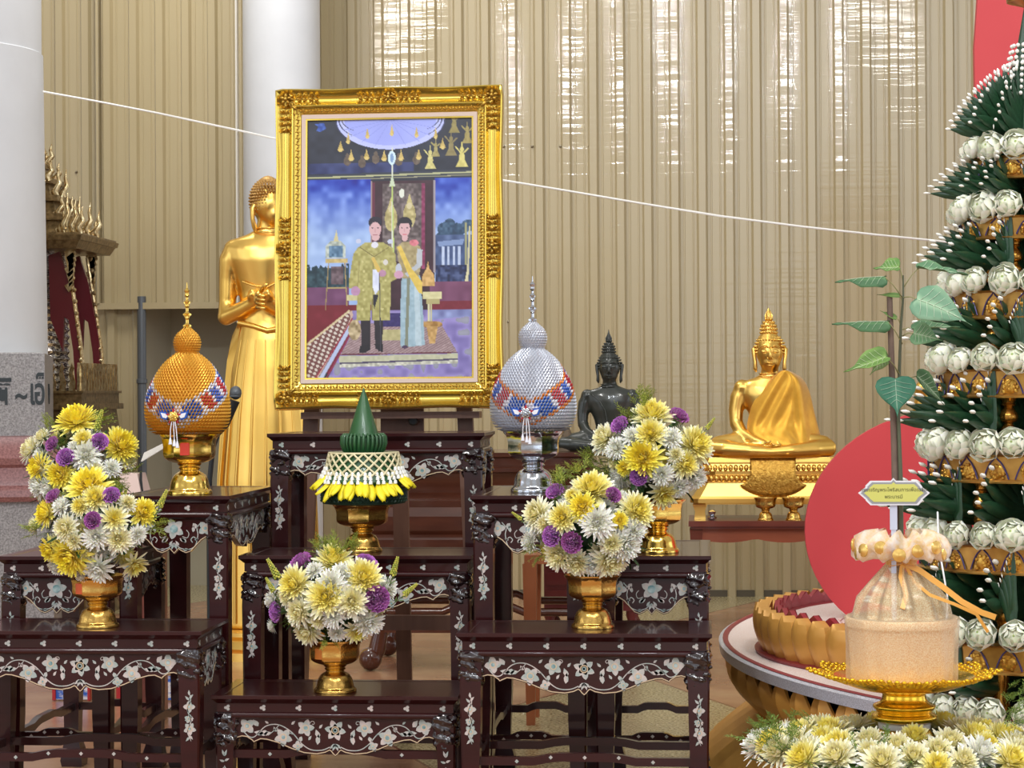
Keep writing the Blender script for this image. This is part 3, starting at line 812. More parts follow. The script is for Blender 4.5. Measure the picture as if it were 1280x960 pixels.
for k in range(46):          # big yellow petals, each a folded cup
    a = 2*PI*k/46+rn.uniform(-.05,.05); fr = math.cos(a+PI/2)
    L_ = (21+7*rn.random())*s*(1.15 if fr > .6 else 1); w_ = rn.uniform(10.0, 14.0)*s
    r0 = 50*s; z0 = (38-(8 if fr > .55 else 0)+rn.uniform(-2, 2))*s; mbp = MB(); rings = []
    dn = .50+.35*rn.random()
    for i in range(6):
        q = i/5; rr = r0+L_*q*math.cos(dn)*.85; z = z0-L_*q*math.sin(dn)-2*s*q*q
        ww = w_*(math.sin(PI*min(.97, q*.86+.08)))**.8
        rings.append([(j*ww/2, rr-abs(j)*1.6*s+ (0), z+(1-j*j)*2.0*s) for j in (-1, -.5, 0, .5, 1)])
    vs = [p for r_ in rings for p in r_]; fs = [(i*5+j, i*5+j+1, (i+1)*5+j+1, (i+1)*5+j) for i in range(5) for j in range(4)]
    M = Matrix.Rotation(a-PI/2, 4, 'Z')
    mbp.add(vs, fs, 0, M); o = mbp.build('yellow_petal', yel, t, 180)
    sm = o.modifiers.new('Solidify', 'SOLIDIFY'); sm.thickness = .0006
mb = MB()                     # pleated collar of folded leaf loops
mb.lathe([(22*s, 65*s), (24*s, 70*s), (24*s, 84*s), (14*s, 88*s)], 30)
for k in range(30):
    a = 2*PI*k/30; M = Matrix.Rotation(a, 4, 'Z')
    mb.tube([(21*s, 0, 65*s), (25.5*s, .6*s, 68*s), (28.5*s, 1.2*s, 77*s), (28*s, 1.4*s, 86*s), (25*s, .8*s, 89*s), (20*s, 0, 87*s)], [1.2*s, 1.6*s, 1.7*s, 1.7*s, 1.5*s, 1*s], 6, 0, M)
mb.build('pleated_collar', leafg, t, 60)
mb = MB(); rings = []
for i in range(14):
    q = i/13; r = 19.5*s*(1-q)**.92+.25*s; z = (86+61*q)*s
    rings.append([((r+(.5*s if j == 30 else 0))*math.cos(2*PI*j/36+q*1.2), (r+(.5*s if j in (30, 31) else 0))*math.sin(2*PI*j/36+q*1.2), z) for j in range(36)])
mb.loops(rings, 0); mb.build('leaf_cone', leafg, t, 50)
# ------------------------------------------------------------------ golden portrait frame on an easel
fgold = mat('gold_leaf_frame', (228, 198, 96), rough=.2, metal=.9, noise_=(10, (212,180,78), .3))
fgoldc = mat('gold_carved_ornament', (214, 178, 84), rough=.3, metal=.85, noise_=(60, (168,128,52), .22))
fpink = mat('frame_liner', (206, 184, 170), rough=.5)
YF = 5.98
tl, tr, br, bl = P(344, 113, YF), P(627, 108, YF), P(630, 509, YF), P(351, 512, YF)
FW = ((tr-tl).length+(br-bl).length)/2; FH = ((tl-bl).length+(tr-br).length)/2
ctr = (tl+tr+br+bl)/4
ex = ((tr-tl)+(br-bl)).normalized(); ez = ((tl-bl)+(tr-br)).normalized()
roll = math.atan2(ex.z, ex.x)
t = thing('framed_portrait', 'large ornate gold frame around a portrait of a standing couple, on an easel', 'picture', ctr)
t.rotation_euler = (math.radians(-4.0), -roll, 0)
hw, hh = FW/2, FH/2; k_ = FW/284
# swept moulding: outer rim -> cove -> inner bead -> liner (offset inward, height towards the viewer)
sec = [(0, .0), (0, .030), (.8, .036), (2.4, .038), (4, .034), (7, .024), (11, .020), (15, .0205), (18, .026), (19.5, .0305), (21, .030), (22.5, .025), (24, .022), (28, .020), (30, .018), (31.5, .014)]
def ringf(o, y): return [(-hw+o, -y, -hh+o), (hw-o, -y, -hh+o), (hw-o, -y, hh-o), (-hw+o, -y, hh-o)]
mb = MB()
NS = 40
def fring(o, y, wob=0):
    pts = []
    c = [(-hw+o, -hh+o), (hw-o, -hh+o), (hw-o, hh-o), (-hw+o, hh-o)]
    for e in range(4):
        a, b = c[e], c[(e+1) % 4]
        for i in range(NS):
            q = i/NS; x, z = lerp(a[0], b[0], q), lerp(a[1], b[1], q)
            # outer rim swells at the corners and the middle
            wv = wob*(abs(math.cos(q*2*PI))**1.5)*.004
            nx, nz = ((0,-1),(1,0),(0,1),(-1,0))[e]
            pts.append((x+nx*wv, -y, z+nz*wv))
    return pts
mb.loops([fring(o_*k_, y, 1 if o_ < 6 else 0) for o_, y in sec], 0, True, False)
mb.loops([fring(0, 0), fring(32*k_, 0)], 0, True, False)
mb.build('moulding', fgold, t, 40)
mb = MB(); mb.loops([ringf(o_*k_, y) for o_, y in ((31, .015), (31, .019), (36, .017), (36, .010))], 0, True, False); mb.build('liner', fpink, t, 30)
mb = MB(); mb.loops([ringf(o_*k_, y) for o_, y in ((35.5, .014), (36, .0165), (38, .0155), (38.5, .009))], 0, True, False); mb.build('inner_fillet', fgold, t, 30)
# carved ornament: pearl border, corner and centre cartouches made of scrolls, leaves and rosettes
mb = MB(); rn = random.Random(11)
def scroll(cx, cz, r, a0, turns, w_, y=.028):
    n = 12; pts = []
    for i in range(n+1):
        q = i/n; rr = r*(1-.8*q); a = a0+turns*2*PI*q
        pts.append((cx+rr*math.cos(a), -y-.004*q, cz+rr*math.sin(a)))
    mb.tube(pts, [w_*(1-.45*i/n) for i in range(n+1)], 6, 0)
def lump(cx, cz, l, w_, a, y=.028, h=.006):
    M = Matrix.Translation((cx, -y, cz)) @ Matrix.Rotation(-a, 4, 'Y')
    mb.ball((0, 0, 0), (l, h, w_), 8, 6, 0, M)
def cart(cx, cz, dirs, big=1.0):
    for j in range(5): a = 2*PI*j/5+.3; lump(cx+.010*big*math.cos(a), cz+.010*big*math.sin(a), .007*big, .0045*big, a, .034, .007)
    mb.ball((cx, -.040, cz), .0055*big, 8, 6)
    for a in dirs:
        dx, dz = math.cos(a), math.sin(a); nx, nz = -dz, dx
        for k in range(1, 6):
            q = k*.0165*big
            for sg in (-1, 1):
                off = sg*(.017-.0018*k)*big
                scroll(cx+dx*q+nx*off, cz+dz*q+nz*off, (.0085-.0009*k)*big, a+sg*PI*.6+k, .85*sg, .0018*big, .026)
                lump(cx+dx*(q+.006)+nx*off*1.5, cz+dz*(q+.006)+nz*off*1.5, .0065*big, .0026*big, a+sg*.7, .025)
            lump(cx+dx*q, cz+dz*q, .008*big, .0035*big, a+.3*(-1)**k, .030)
o_ = 12*k_
CX, CZ = hw-o_, hh-o_
for sx in (-1, 1):
    for sz in (-1, 1):
        cart(sx*CX, sz*CZ, [PI if sx > 0 else 0, -PI/2 if sz > 0 else PI/2], 1.0)
        lump(sx*(CX-.022), sz*(CZ-.022), .012, .005, PI/4*(1 if sx*sz < 0 else -1)+PI/2, .030); scroll(sx*(CX-.015), sz*(CZ-.015), .010, 0, .9, .002)
for sz in (-1, 1): cart(0, sz*CZ, [0, PI], .95)
for sx in (-1, 1): cart(sx*CX, 0, [PI/2, -PI/2], .95)
n = 0
for e, (a, b) in enumerate((((-hw, -hh), (hw, -hh)), ((hw, -hh), (hw, hh)), ((hw, hh), (-hw, hh)), ((-hw, hh), (-hw, -hh)))):
    oo = 26.5*k_; nx, nz = ((0,1),(-1,0),(0,-1),(1,0))[e]
    Ln = math.hypot(b[0]-a[0], b[1]-a[1]); m_ = int(Ln/.0085)
    for i in range(m_):
        q = (i+.5)/m_; x, z = lerp(a[0], b[0], q)+nx*oo, lerp(a[1], b[1], q)+nz*oo
        if abs(x) > hw-oo+.001 or abs(z) > hh-oo+.001: continue
        lump(x, z, .0048, .0023, (.7 if i % 2 else -.7)+(0 if e % 2 == 0 else PI/2), .0215, .0035)
        if i % 2: mb.ball((x+nx*.005, -.0205, z+nz*.005), .0016, 5, 4); mb.ball((x-nx*.005, -.0225, z-nz*.005), .0018, 5, 4)
mb.build('carved_ornament', fgoldc, t, 60)

# the picture: painted surface, one colour sample per mesh vertex
PW_, PH_ = 2*(hw-38*k_), 2*(hh-38*k_)
U0, U1, V0, V1 = 380.0, 596.0, 149.0, 477.0      # window of the photograph it fills, used as drawing units
def draw_picture(nx, ny):
    gx, gy = np.meshgrid(np.linspace(U0, U1, nx), np.linspace(V0, V1, ny))
    img = np.zeros((ny, nx, 3)); img[:] = (28, 30, 44)
    rs = np.random.RandomState(5)
    def nz(sc, seed=0):
        r_ = np.random.RandomState(seed); h, w_ = int(ny/sc)+3, int(nx/sc)+3; g = r_.rand(h, w_)
        yy = np.linspace(0, h-2.01, ny); xx = np.linspace(0, w_-2.01, nx); yi = yy.astype(int); xi = xx.astype(int); fy = (yy-yi)[:, None]; fx = (xx-xi)[None, :]
        fy = fy*fy*(3-2*fy); fx = fx*fx*(3-2*fx)
        return g[yi][:, xi]*(1-fy)*(1-fx)+g[yi+1][:, xi]*fy*(1-fx)+g[yi][:, xi+1]*(1-fy)*fx+g[yi+1][:, xi+1]*fy*fx
    n1, n2, n3 = nz(22, 1), nz(9, 2), nz(3.5, 3)
    def inpoly(pts):
        m_ = np.zeros((ny, nx), bool); k = len(pts)
        for i in range(k):
            (x0, y0), (x1, y1) = pts[i], pts[(i+1) % k]
            if y0 == y1: continue
            c = ((gy >= min(y0, y1)) & (gy < max(y0, y1))) & (gx < (x1-x0)*(gy-y0)/(y1-y0)+x0)
            m_ ^= c
        return m_
    def fill(m_, c, var=0, n=None):
        c = np.array(c, float); img[m_] = c
        if var: img[m_] += ((n3 if n is None else n)[m_]-.5)[:, None]*var
    def poly(c, *pts, **k): fill(inpoly(pts), c, **k)
    def rect(c, x0, y0, x1, y1, **k): fill((gx >= x0) & (gx < x1) & (gy >= y0) & (gy < y1), c, **k)
    def ell(c, cx, cy, rx, ry, **k): fill(((gx-cx)/rx)**2+((gy-cy)/ry)**2 <= 1, c, **k)
    def line(c, x0, y0, x1, y1, w_=1.0, **k):
        d = np.hypot(x1-x0, y1-y0)+1e-9; tt = np.clip(((gx-x0)*(x1-x0)+(gy-y0)*(y1-y0))/d**2, 0, 1)
        fill(np.hypot(gx-(x0+tt*(x1-x0)), gy-(y0+tt*(y1-y0))) <= w_/2, c, **k)
    # dark hanging with gilded figures
    rect((24, 28, 46), U0, V0, U1, 220, var=22, n=n2); rect((30, 40, 92), 380, 205, 520, 218, var=50, n=n2)
    poly((50, 84, 170), (390, 154), (402, 153), (405, 160), (398, 164), (392, 163), (395, 158), var=60)
    for (x, y) in ((433, 202), (452, 205), (470, 200), (500, 203), (523, 202)): ell((92, 78, 66), x, y, 5, 6, var=30); ell((92, 78, 66), x, y-7, 2.4, 3)
    for (x, y, s_, c) in ((541, 203, 1.1, (196, 188, 120)), (582, 200, 1.15, (200, 190, 110)), (568, 186, 1.1, (128, 116, 70)), (572, 158, 1.0, (140, 128, 70)), (589, 172, 1.0, (150, 136, 74)), (548, 190, .8, (150, 140, 84))):
        ell(c, x, y, 3.2*s_, 6*s_, var=30); ell(c, x, y-9*s_, 2.2*s_, 3*s_); line(c, x, y-4, x-7*s_, y-12*s_, 1.6); line(c, x, y-4, x+7*s_, y-10*s_, 1.6)
        poly(c, (x-7*s_, y+10*s_), (x+7*s_, y+10*s_), (x+3, y+2), (x-3, y+2), var=30); line(c, x, y-12*s_, x, y-17*s_, 1)
    # white tiered umbrella
    m_ = (((gx-489)/70)**2+((gy-150)/38)**2 <= 1); fill(m_, (150, 160, 232), 14, n1)
    sh = m_ & (((gx-489)/60)**2+((gy-150)/33)**2 > 1); img[sh] = (178, 186, 240)
    for k in range(3): 
        e_ = np.abs(np.hypot((gx-489)/(71-4*k), (gy-150)/(38-9*k))-1) < .012; e_ &= np.abs(gx-489) > 52-2*k; img[e_] = (40, 44, 84)
    for a in np.linspace(-1.2, 1.2, 9): line((128, 138, 214), 489, 150, 489+66*np.sin(a), 150+34*np.cos(a), .7)
    for (x, y) in ((424, 184), (438, 196), (458, 195), (481, 197), (503, 197), (526, 196), (557, 183), (548, 170), (434, 174), (459, 168), (491, 165), (523, 168)):
        s_ = 1.1 if y > 180 else .8; poly((188, 164, 92), (x-3.6*s_, y+4), (x+3.6*s_, y+4), (x+1, y-4), (x, y-9), (x-1, y-4), var=40); ell((206, 184, 110), x, y+4, 2.4*s_, 2.2)
    # cornice lines
    poly((40, 46, 60), (U0, 219), (U1, 215), (U1, 224), (U0, 227)); poly((168, 170, 130), (U0, 222), (U1, 217.5), (U1, 219.5), (U0, 224)); poly((150, 148, 120), (U0, 226), (U1, 221.5), (U1, 222.5), (U0, 227))
    # painted sky, left and right
    for x0, x1 in ((U0, 464), (547, U1)):
        m_ = (gx >= x0) & (gx < x1) & (gy > 225) & (gy < 400)
        tt = np.clip((gy-228)/70, 0, 1)[..., None]; c = np.array((36, 66, 178))*(1-tt)+np.array((150, 176, 222))*tt
        c = c+((n2-.5)[..., None]*90+(n1-.5)[..., None]*60)*(1-tt*.7)*np.array((1, 1, .7)); img[m_] = c[m_]
    # left bushes, right pavilion and trees
    m_ = (gx < 436) & (gy > 326+9*n2+14*n3-((gx-400)/30)**2*2) & (gy < 366); fill(m_, (34, 62, 74), 50)
    for (x, y, r) in ((560, 290, 10), (575, 292, 11), (590, 286, 9), (556, 300, 8), (566, 283, 7)): ell((44, 74, 104), x, y, r, r*.85, var=60)
    rect((64, 84, 128), 548, 298, U1, 346, var=60, n=n2)
    poly((120, 142, 186), (550, 306), (585, 303), (583, 310), (552, 312)); 
    for x in (556, 563, 570, 577): rect((176, 190, 220), x, 312, x+3, 336, var=20)
    rect((34, 48, 92), 548, 336, U1, 358, var=90); rect((150, 150, 110), 586, 282, 588.5, 336); line((196, 190, 150), 592, 288, 588, 380, 2.4); line((206, 200, 160), 590, 342, 584, 372, 3)
    # door panel behind the couple
    rect((54, 22, 36), 464, 228, 547, 400, var=18, n=n2); rect((92, 30, 54), 464, 230, 469, 400); rect((150, 130, 130), 463.5, 228, 465, 400)
    rect((96, 84, 84), 479, 232, 530, 330, var=70); rect((128, 44, 84), 530, 232, 534, 340, var=40); rect((150, 142, 150), 545, 228, 547.2, 345)
    for (x, y) in ((490, 268), (514, 264)):
        ell((176, 164, 112), x, y+8, 8, 16, var=60); poly((188, 176, 120), (x-4, y-6), (x+4, y-6), (x, y-20)); ell((200, 190, 150), x, y-4, 3.4, 4)
    ell((214, 218, 206), 504, 244, 3.4, 5.6)
    rect((206, 212, 196), 490.5, 186, 492.5, 320); ell((196, 220, 230), 491, 199, 5, 9); ell((120, 150, 190), 491, 199, 2.2, 6); poly((190, 204, 176), (487.5, 235), (495.5, 235), (492, 222), (491, 222))
    # wall band and dark skirting
    rect((108, 62, 100), 381, 362, 436, 386, var=20, n=n2); rect((110, 60, 92), 540, 356, U1, 386, var=24, n=n2); rect((112, 16, 34), 381, 384, 470, 470, var=16, n=n2); rect((112, 20, 40), 540, 381, U1, 396, var=10)
    # floor: violet marble, patterned carpet runner, dais
    m_ = (gy > 392) & (gx > 440); fill(m_, (134, 122, 178), 60, n2); m_ = (gy > 392) & (gx > 540); img[m_] = img[m_]*np.array((.92, 1.08, 1.02))
    poly((190, 164, 150), (440, 391), (381, 436), (381, 476), (396, 476), (441, 398), var=0); m_ = inpoly([(436, 392), (381, 432), (381, 476), (394, 476), (438, 402)])
    img[m_] = np.where(((np.sin(gx*.9+gy*.35)+np.sin(gy*1.1-gx*.5)) > .35)[m_][:, None], (206, 196, 186), (112, 66, 62))
    line((206, 190, 150), 381, 434, 436, 392, 2.4); line((150, 34, 60), 392, 477, 440, 402, 1.6); line((176, 188, 220), 399, 477, 441, 406, 5); line((140, 40, 80), 406, 477, 443, 412, 1.5)
    poly((140, 128, 190), (408, 477), (444, 412), (U1, 400), (U1, 477), var=60, n=n2)
    m_ = inpoly([(408, 477), (444, 412), (U1, 400), (U1, 477)]) & (n2 > .64); img[m_] = img[m_]*.6+np.array((120, 140, 90))*.4
    poly((160, 138, 140), (424, 448), (448, 408), (553, 406), (576, 446), var=30); m_ = inpoly([(424, 448), (448, 408), (553, 406), (576, 446)]) & (((gx*.7+gy*1.3) % 4) < 1.2); img[m_] = (120, 90, 96)
    line((96, 30, 44), 424, 447, 576, 445.5, 1.4); poly((184, 184, 156), (423, 449), (577, 447), (577, 453), (423, 457), var=20); poly((70, 60, 92), (424, 457), (577, 453), (577, 455), (424, 459)); poly((190, 190, 176), (424, 459), (577, 455), (577, 459), (424, 463), var=70)
    # furniture
    rect((196, 190, 140), 433, 372, 446, 379, var=20); rect((206, 200, 152), 531, 369, 556, 378, var=20); rect((170, 160, 110), 536, 378, 553, 384); rect((204, 200, 160), 538, 384, 540.5, 408); rect((190, 184, 140), 541.5, 384, 543.5, 406)
    rect((46, 34, 96), 478, 395, 504, 412, var=20); rect((176, 168, 120), 478, 416, 504, 430, var=30)
    line((150, 128, 80), 409, 329, 405, 390, 1.2); line((160, 136, 84), 430, 329, 433, 385, 1.2); rect((188, 168, 110), 405, 326, 434, 331, var=40); rect((170, 150, 100), 408, 362, 432, 364)
    rect((92, 74, 82), 412, 336, 428, 358, var=60); poly((168, 178, 170), (405, 325), (405, 310), (412, 303), (424, 303), (431, 310), (431, 325), var=60); rect((86, 120, 150), 409, 309, 427, 324, var=70); poly((196, 188, 140), (415, 304), (422, 304), (419, 289))
    poly((196, 158, 96), (530, 362), (531, 348), (536, 340), (538, 330), (540, 340), (546, 348), (547, 362), var=40)
    ell((160, 120, 60), 543, 410, 14, 4, var=60); poly((188, 150, 90), (536, 412), (551, 412), (547, 434), (540, 434), var=50)
    ell((164, 146, 110), 443, 416, 8, 13, var=110)
    # man: long pale gold coat, dark stockings and shoes
    skin = (206, 168, 172)
    poly((34, 26, 34), (451, 398), (464, 398), (463.5, 438), (452, 440), var=6); poly((34, 26, 34), (468, 398), (480, 398), (479, 440), (470, 440), var=6)
    poly((26, 20, 28), (450, 436), (464, 434), (464, 441), (457, 445), (449, 445)); poly((26, 20, 28), (468, 434), (480, 434), (480, 444), (474, 443))
    poly((166, 160, 96), (447, 312), (456, 306), (480, 306), (492, 313), (496, 322), (498, 352), (490, 356), (489, 404), (466, 404), (464, 380), (463, 404), (445, 404), (447, 362), (436, 364), (436, 350), (441, 320), var=46)
    line((120, 110, 60), 450, 312, 468, 324, 1.2); line((120, 110, 60), 487, 312, 468, 324, 1.2); line((138, 128, 74), 449, 330, 447, 362, .9); line((122, 112, 60), 467, 330, 466, 404, 1.0)
    for y in range(330, 400, 12):
        for x in (453, 479): ell((196, 190, 130), x+(y % 5), y, 1.6, 1.6)
    poly((208, 214, 236), (466, 340), (475, 340), (474, 366), (470, 372), (466, 362), var=26); poly((30, 26, 40), (467, 372), (474, 372), (468, 392))
    poly((204, 176, 90), (464, 326), (468, 324), (478, 342), (473, 344)); ell((206, 202, 196), 483, 331, 3.4, 3.4); ell((214, 214, 226), 469, 309, 4.5, 4); ell((190, 196, 220), 448, 304, 3.4, 3); ell((190, 196, 220), 489, 305, 3.4, 3)
    ell((178, 136, 170), 444, 367, 6, 6, var=12); ell((176, 132, 160), 479, 345, 5, 4.5, var=10); line((60, 56, 70), 475, 345, 477, 442, 1.1)
    ell(skin, 469.5, 287, 8, 11.5); ell(skin, 470, 299, 5, 5); ell((34, 28, 44), 469.5, 280.5, 8.8, 7.5); m_ = (((gx-469.5)/7.2)**2+((gy-290)/10)**2 <= 1); img[m_] = skin
    poly((34, 28, 44), (461, 284), (462, 276), (468, 273), (476, 274), (478, 284), (475, 279), (465, 279))
    for x in (466, 473): ell((60, 44, 56), x, 287.5, 1.3, .8)
    line((186, 140, 146), 469.5, 288, 469.5, 293, .8); line((150, 84, 96), 467, 296.5, 472.5, 296.5, .9); 
    # woman: green-gold bodice with sash, long pale skirt
    poly((150, 176, 190), (504, 350), (528, 348), (532, 400), (534, 436), (503, 439), (502, 400), var=22); poly((122, 128, 110), (511, 350), (515, 350), (512, 438), (508, 438)); poly((176, 196, 206), (520, 352), (526, 352), (530, 436), (522, 436), var=16)
    poly((158, 144, 104), (497, 312), (505, 306), (518, 306), (528, 312), (530, 330), (526, 350), (505, 352), (500, 330), var=40); poly((176, 182, 190), (524, 314), (531, 316), (530, 336), (512, 350), (508, 346), (523, 334), var=12)
    poly((212, 184, 84), (498, 312), (503, 310), (516, 338), (530, 356), (531, 372), (526, 370), (512, 346), var=20); ell((196, 110, 122), 520, 307, 6, 4, var=40); ell((184, 190, 204), 500, 340, 4, 7); ell((196, 150, 176), 500, 347, 6, 5, var=10)
    ell((30, 24, 34), 508, 283, 9.5, 9); ell(skin, 507.5, 289, 7.2, 10); ell(skin, 508, 300, 4, 5); poly((30, 24, 34), (499, 288), (501, 279), (508, 276.5), (515, 279), (517, 288), (513, 282), (503, 282))
    for x in (504.2, 511): ell((58, 40, 52), x, 288, 1.3, .8)
    line((190, 144, 150), 507.7, 289, 507.7, 293, .8); line((196, 60, 84), 505.2, 296, 510.2, 296, 1.1); ell((70, 50, 80), 508, 438, 4, 2)
    line((176, 196, 110), 491.5, 235, 493.5, 318, 1.6)
    return np.clip(img, 0, 255)
NX, NY = 240, 364
im = draw_picture(NX, NY)/255.0
lin = np.where(im <= .04045, im/12.92, ((im+.055)/1.055)**2.4)
xsn = np.linspace(-PW_/2-.002, PW_/2+.002, NX); zsn = np.linspace(PH_/2+.002, -PH_/2-.002, NY)
gx, gz = np.meshgrid(xsn, zsn)
vs = np.stack([gx, np.full_like(gx, -.0095), gz], -1).reshape(-1, 3)
mb = MB(); mb.v = [tuple(p) for p in vs.tolist()]; mb.c = [tuple(c)+(1.0,) for c in lin.reshape(-1, 3).tolist()]
mb.f = [(i*NX+j, (i+1)*NX+j, (i+1)*NX+j+1, i*NX+j+1) for i in range(NY-1) for j in range(NX-1)]; mb.m = [0]*len(mb.f)
mb.build('printed_picture', mat('printed_picture', (128,128,128), rough=.35, attr=True, coat=.1), t, 0)
mb = MB(); mb.box(-hw+.02, hw-.02, -.009, -.001, -hh+.02, hh-.02); mb.build('backing_board', mat('board_brown', (96, 70, 50), rough=.8), t, 0)

# easel: two front legs, centre board, ledge with knob
ew = mat('easel_wood', (112, 78, 62), rough=.45, noise_=(8, (92,62,50), .3), stretch=(8,8,.5))
kb = mat('black_knob', (30, 34, 38), rough=.4)
ze = P(490, 513, YF).z
e_ = thing('easel', 'brown wooden easel holding up the framed portrait', 'easel', (ctr.x, YF+.02, 0))
def ex_(u, v, Y=YF): return P(u, v, Y).x-ctr.x
mb = MB(); mb.box(ex_(378, 515), ex_(600, 515), -.045, .03, ze-.022, ze-.004); mb.build('ledge', ew, e_, 30)
for ua, ub in ((385, 368), (579, 597)):
    mb = MB(); xa, xb = ex_(ua, 520), ex_(ub, 700)
    mb.loops([[(xb-.02, .0, .0), (xb+.02, .0, .0), (xb+.02, .03, .0), (xb-.02, .03, .0)][::1], [(xa-.021, .02, ze-.022), (xa+.021, .02, ze-.022), (xa+.021, .05, ze-.022), (xa-.021, .05, ze-.022)], [(xa*.6-.02, .11, ze+.80), (xa*.6+.02, .11, ze+.80), (xa*.6+.02, .13, ze+.80), (xa*.6-.02, .13, ze+.80)]], 0)
    mb.build('leg', ew, e_, 30)
mb = MB(); mb.box(ex_(472, 530), ex_(526, 530), .035, .055, ze-.13, ze+.05); mb.build('centre_board', ew, e_, 30)
mb = MB(); q_ = ex_(494, 640); mb.loops([[(q_-.02, .16, 0), (q_+.02, .16, 0), (q_+.02, .18, 0), (q_-.02, .18, 0)], [(q_-.022, .06, ze-.05), (q_+.022, .06, ze-.05), (q_+.022, .08, ze-.05), (q_-.022, .08, ze-.05)]], 0); mb.build('leg', ew, e_, 30)
mb = MB(); mb.box(ex_(372, 600), ex_(594, 600), .03, .05, .30, .34); mb.build('cross_bar', ew, e_, 30)
mb = MB(); M = Matrix.Translation((ex_(514, 526), .030, P(514, 526, YF).z)) @ Matrix.Rotation(PI/2, 4, 'X')
mb.lathe([(.006, -.01), (.006, .004), (.013, .006), (.014, .014), (.010, .018)], 8, mi=0, M=M); mb.build('knob', kb, e_, 30)
# ------------------------------------------------------------------ cut flowers
fm = mat('flower_petals', (255,255,255), rough=.55, attr=True, sheen=.2)
fm.node_tree.nodes['Principled BSDF'].inputs['Subsurface Weight'].default_value = .3
fm.node_tree.nodes['Principled BSDF'].inputs['Subsurface Radius'].default_value = (.006, .005, .003)
lm = mat('plant_leaves', (255,255,255), rough=.5, attr=True)
def sc4(c, k=1.0): q = s2l(c); return (q[0]*k, q[1]*k, q[2]*k, 1)
def mixc(a, b, t): return tuple(a[i]*(1-t)+b[i]*t for i in range(3))
PROTO = {}
def petal(mb, base, d, up, L, W, curl, c0, c1, cup=.25, nseg=4, tip=.35):
    """one petal: starts at base, heads along d, curls towards `up` by `curl`"""
    d = d.normalized(); sd = d.cross(up).normalized(); n_ = sd.cross(d).normalized()
    vs = []; cols = []; ang = 0; p = base.copy()
    for i in range(nseg+1):
        q = i/nseg
        w_ = W*(.35+.65*math.sin(PI*min(1, q*.75+.12)))*(1 if q < .8 else lerp(1, tip, (q-.8)/.2))*.5
        dd = d*math.cos(ang)+n_*math.sin(ang); nn = n_*math.cos(ang)-d*math.sin(ang)
        if i: p = p+dd*(L/nseg)
        c = sc4(mixc(c0, c1, q**.8))
        vs += [tuple(p-sd*w_+nn*w_*cup), tuple(p-nn*w_*cup*.6), tuple(p+sd*w_+nn*w_*cup)]; cols += [c]*3
        ang += curl/nseg
    fs = []
    for i in range(nseg):
        for j in range(2): fs.append((i*3+j, i*3+j+1, (i+1)*3+j+1, (i+1)*3+j))
    mb.add(vs, fs, 0, None, cols)
def chrys(kind, seed=1):
    """unit chrysanthemum, radius 1, facing +z"""
    rn = random.Random(seed); mb = MB(); G = PI*(3-math.sqrt(5))
    Y1, Y2, W1, CR, GR = (253, 222, 30), (253, 238, 110), (246, 246, 240), (250, 240, 178), (214, 214, 90)
    spec = {'yw': (150, (254,226,40), (254,234,80), (253,242,140), W1, .19), 'yy': (150, (250,206,20), (255,234,40), (254,234,60), (253,246,160), .19), 'ww': (130, (250,246,190), W1, W1, W1, .19),
            'cw': (135, (246,224,70), CR, (252,246,206), W1, .20), 'dy': (60, (236,200,30), (226,216,90), (252,248,214), W1, .19)}[kind]
    n, ci0, ci1, co0, co1, wd = spec
    for k in range(n):
        t = (k+.5)/n; a = k*G+rn.uniform(-.15,.15)
        el = lerp(1.45, -.12, t**.8)+rn.uniform(-.10,.10)
        if kind == 'dy': el = lerp(1.1, -.05, t**.6)
        L = lerp(.34, .93, t**.75)*rn.uniform(.9, 1.07)
        d = Vector((math.cos(a)*math.cos(el), math.sin(a)*math.cos(el), math.sin(el)))
        base = Vector((math.cos(a)*.10*t, math.sin(a)*.10*t, .12-.22*t))
        c0 = mixc(ci0, co0, t**1.3); c1 = mixc(ci1, co1, t**(1.0 if kind != 'yy' else 2.0))
        if kind == 'yw': c0 = mixc(ci0, co0, t); c1 = mixc(ci1, co1, t**1.35)
        petal(mb, base, d, Vector((0,0,1)), L, wd*rn.uniform(.85,1.1), rn.uniform(.25,.75)*(1 if t < .8 else .3), c0, c1, .35, 4, .45)
    if kind == 'dy':
        for k in range(26):
            a = k*G; r = .16*math.sqrt(k/26); mb.col = sc4(mixc(GR, Y1, k/26)); mb.ball((r*math.cos(a), r*math.sin(a), .12), (.04,.04,.05), 5, 4)
    mb.col = sc4((96, 132, 60)); mb.lathe([(.05,-.55),(.06,-.3),(.22,-.22),(.28,-.12),(.1,-.05)], 10)
    return mb
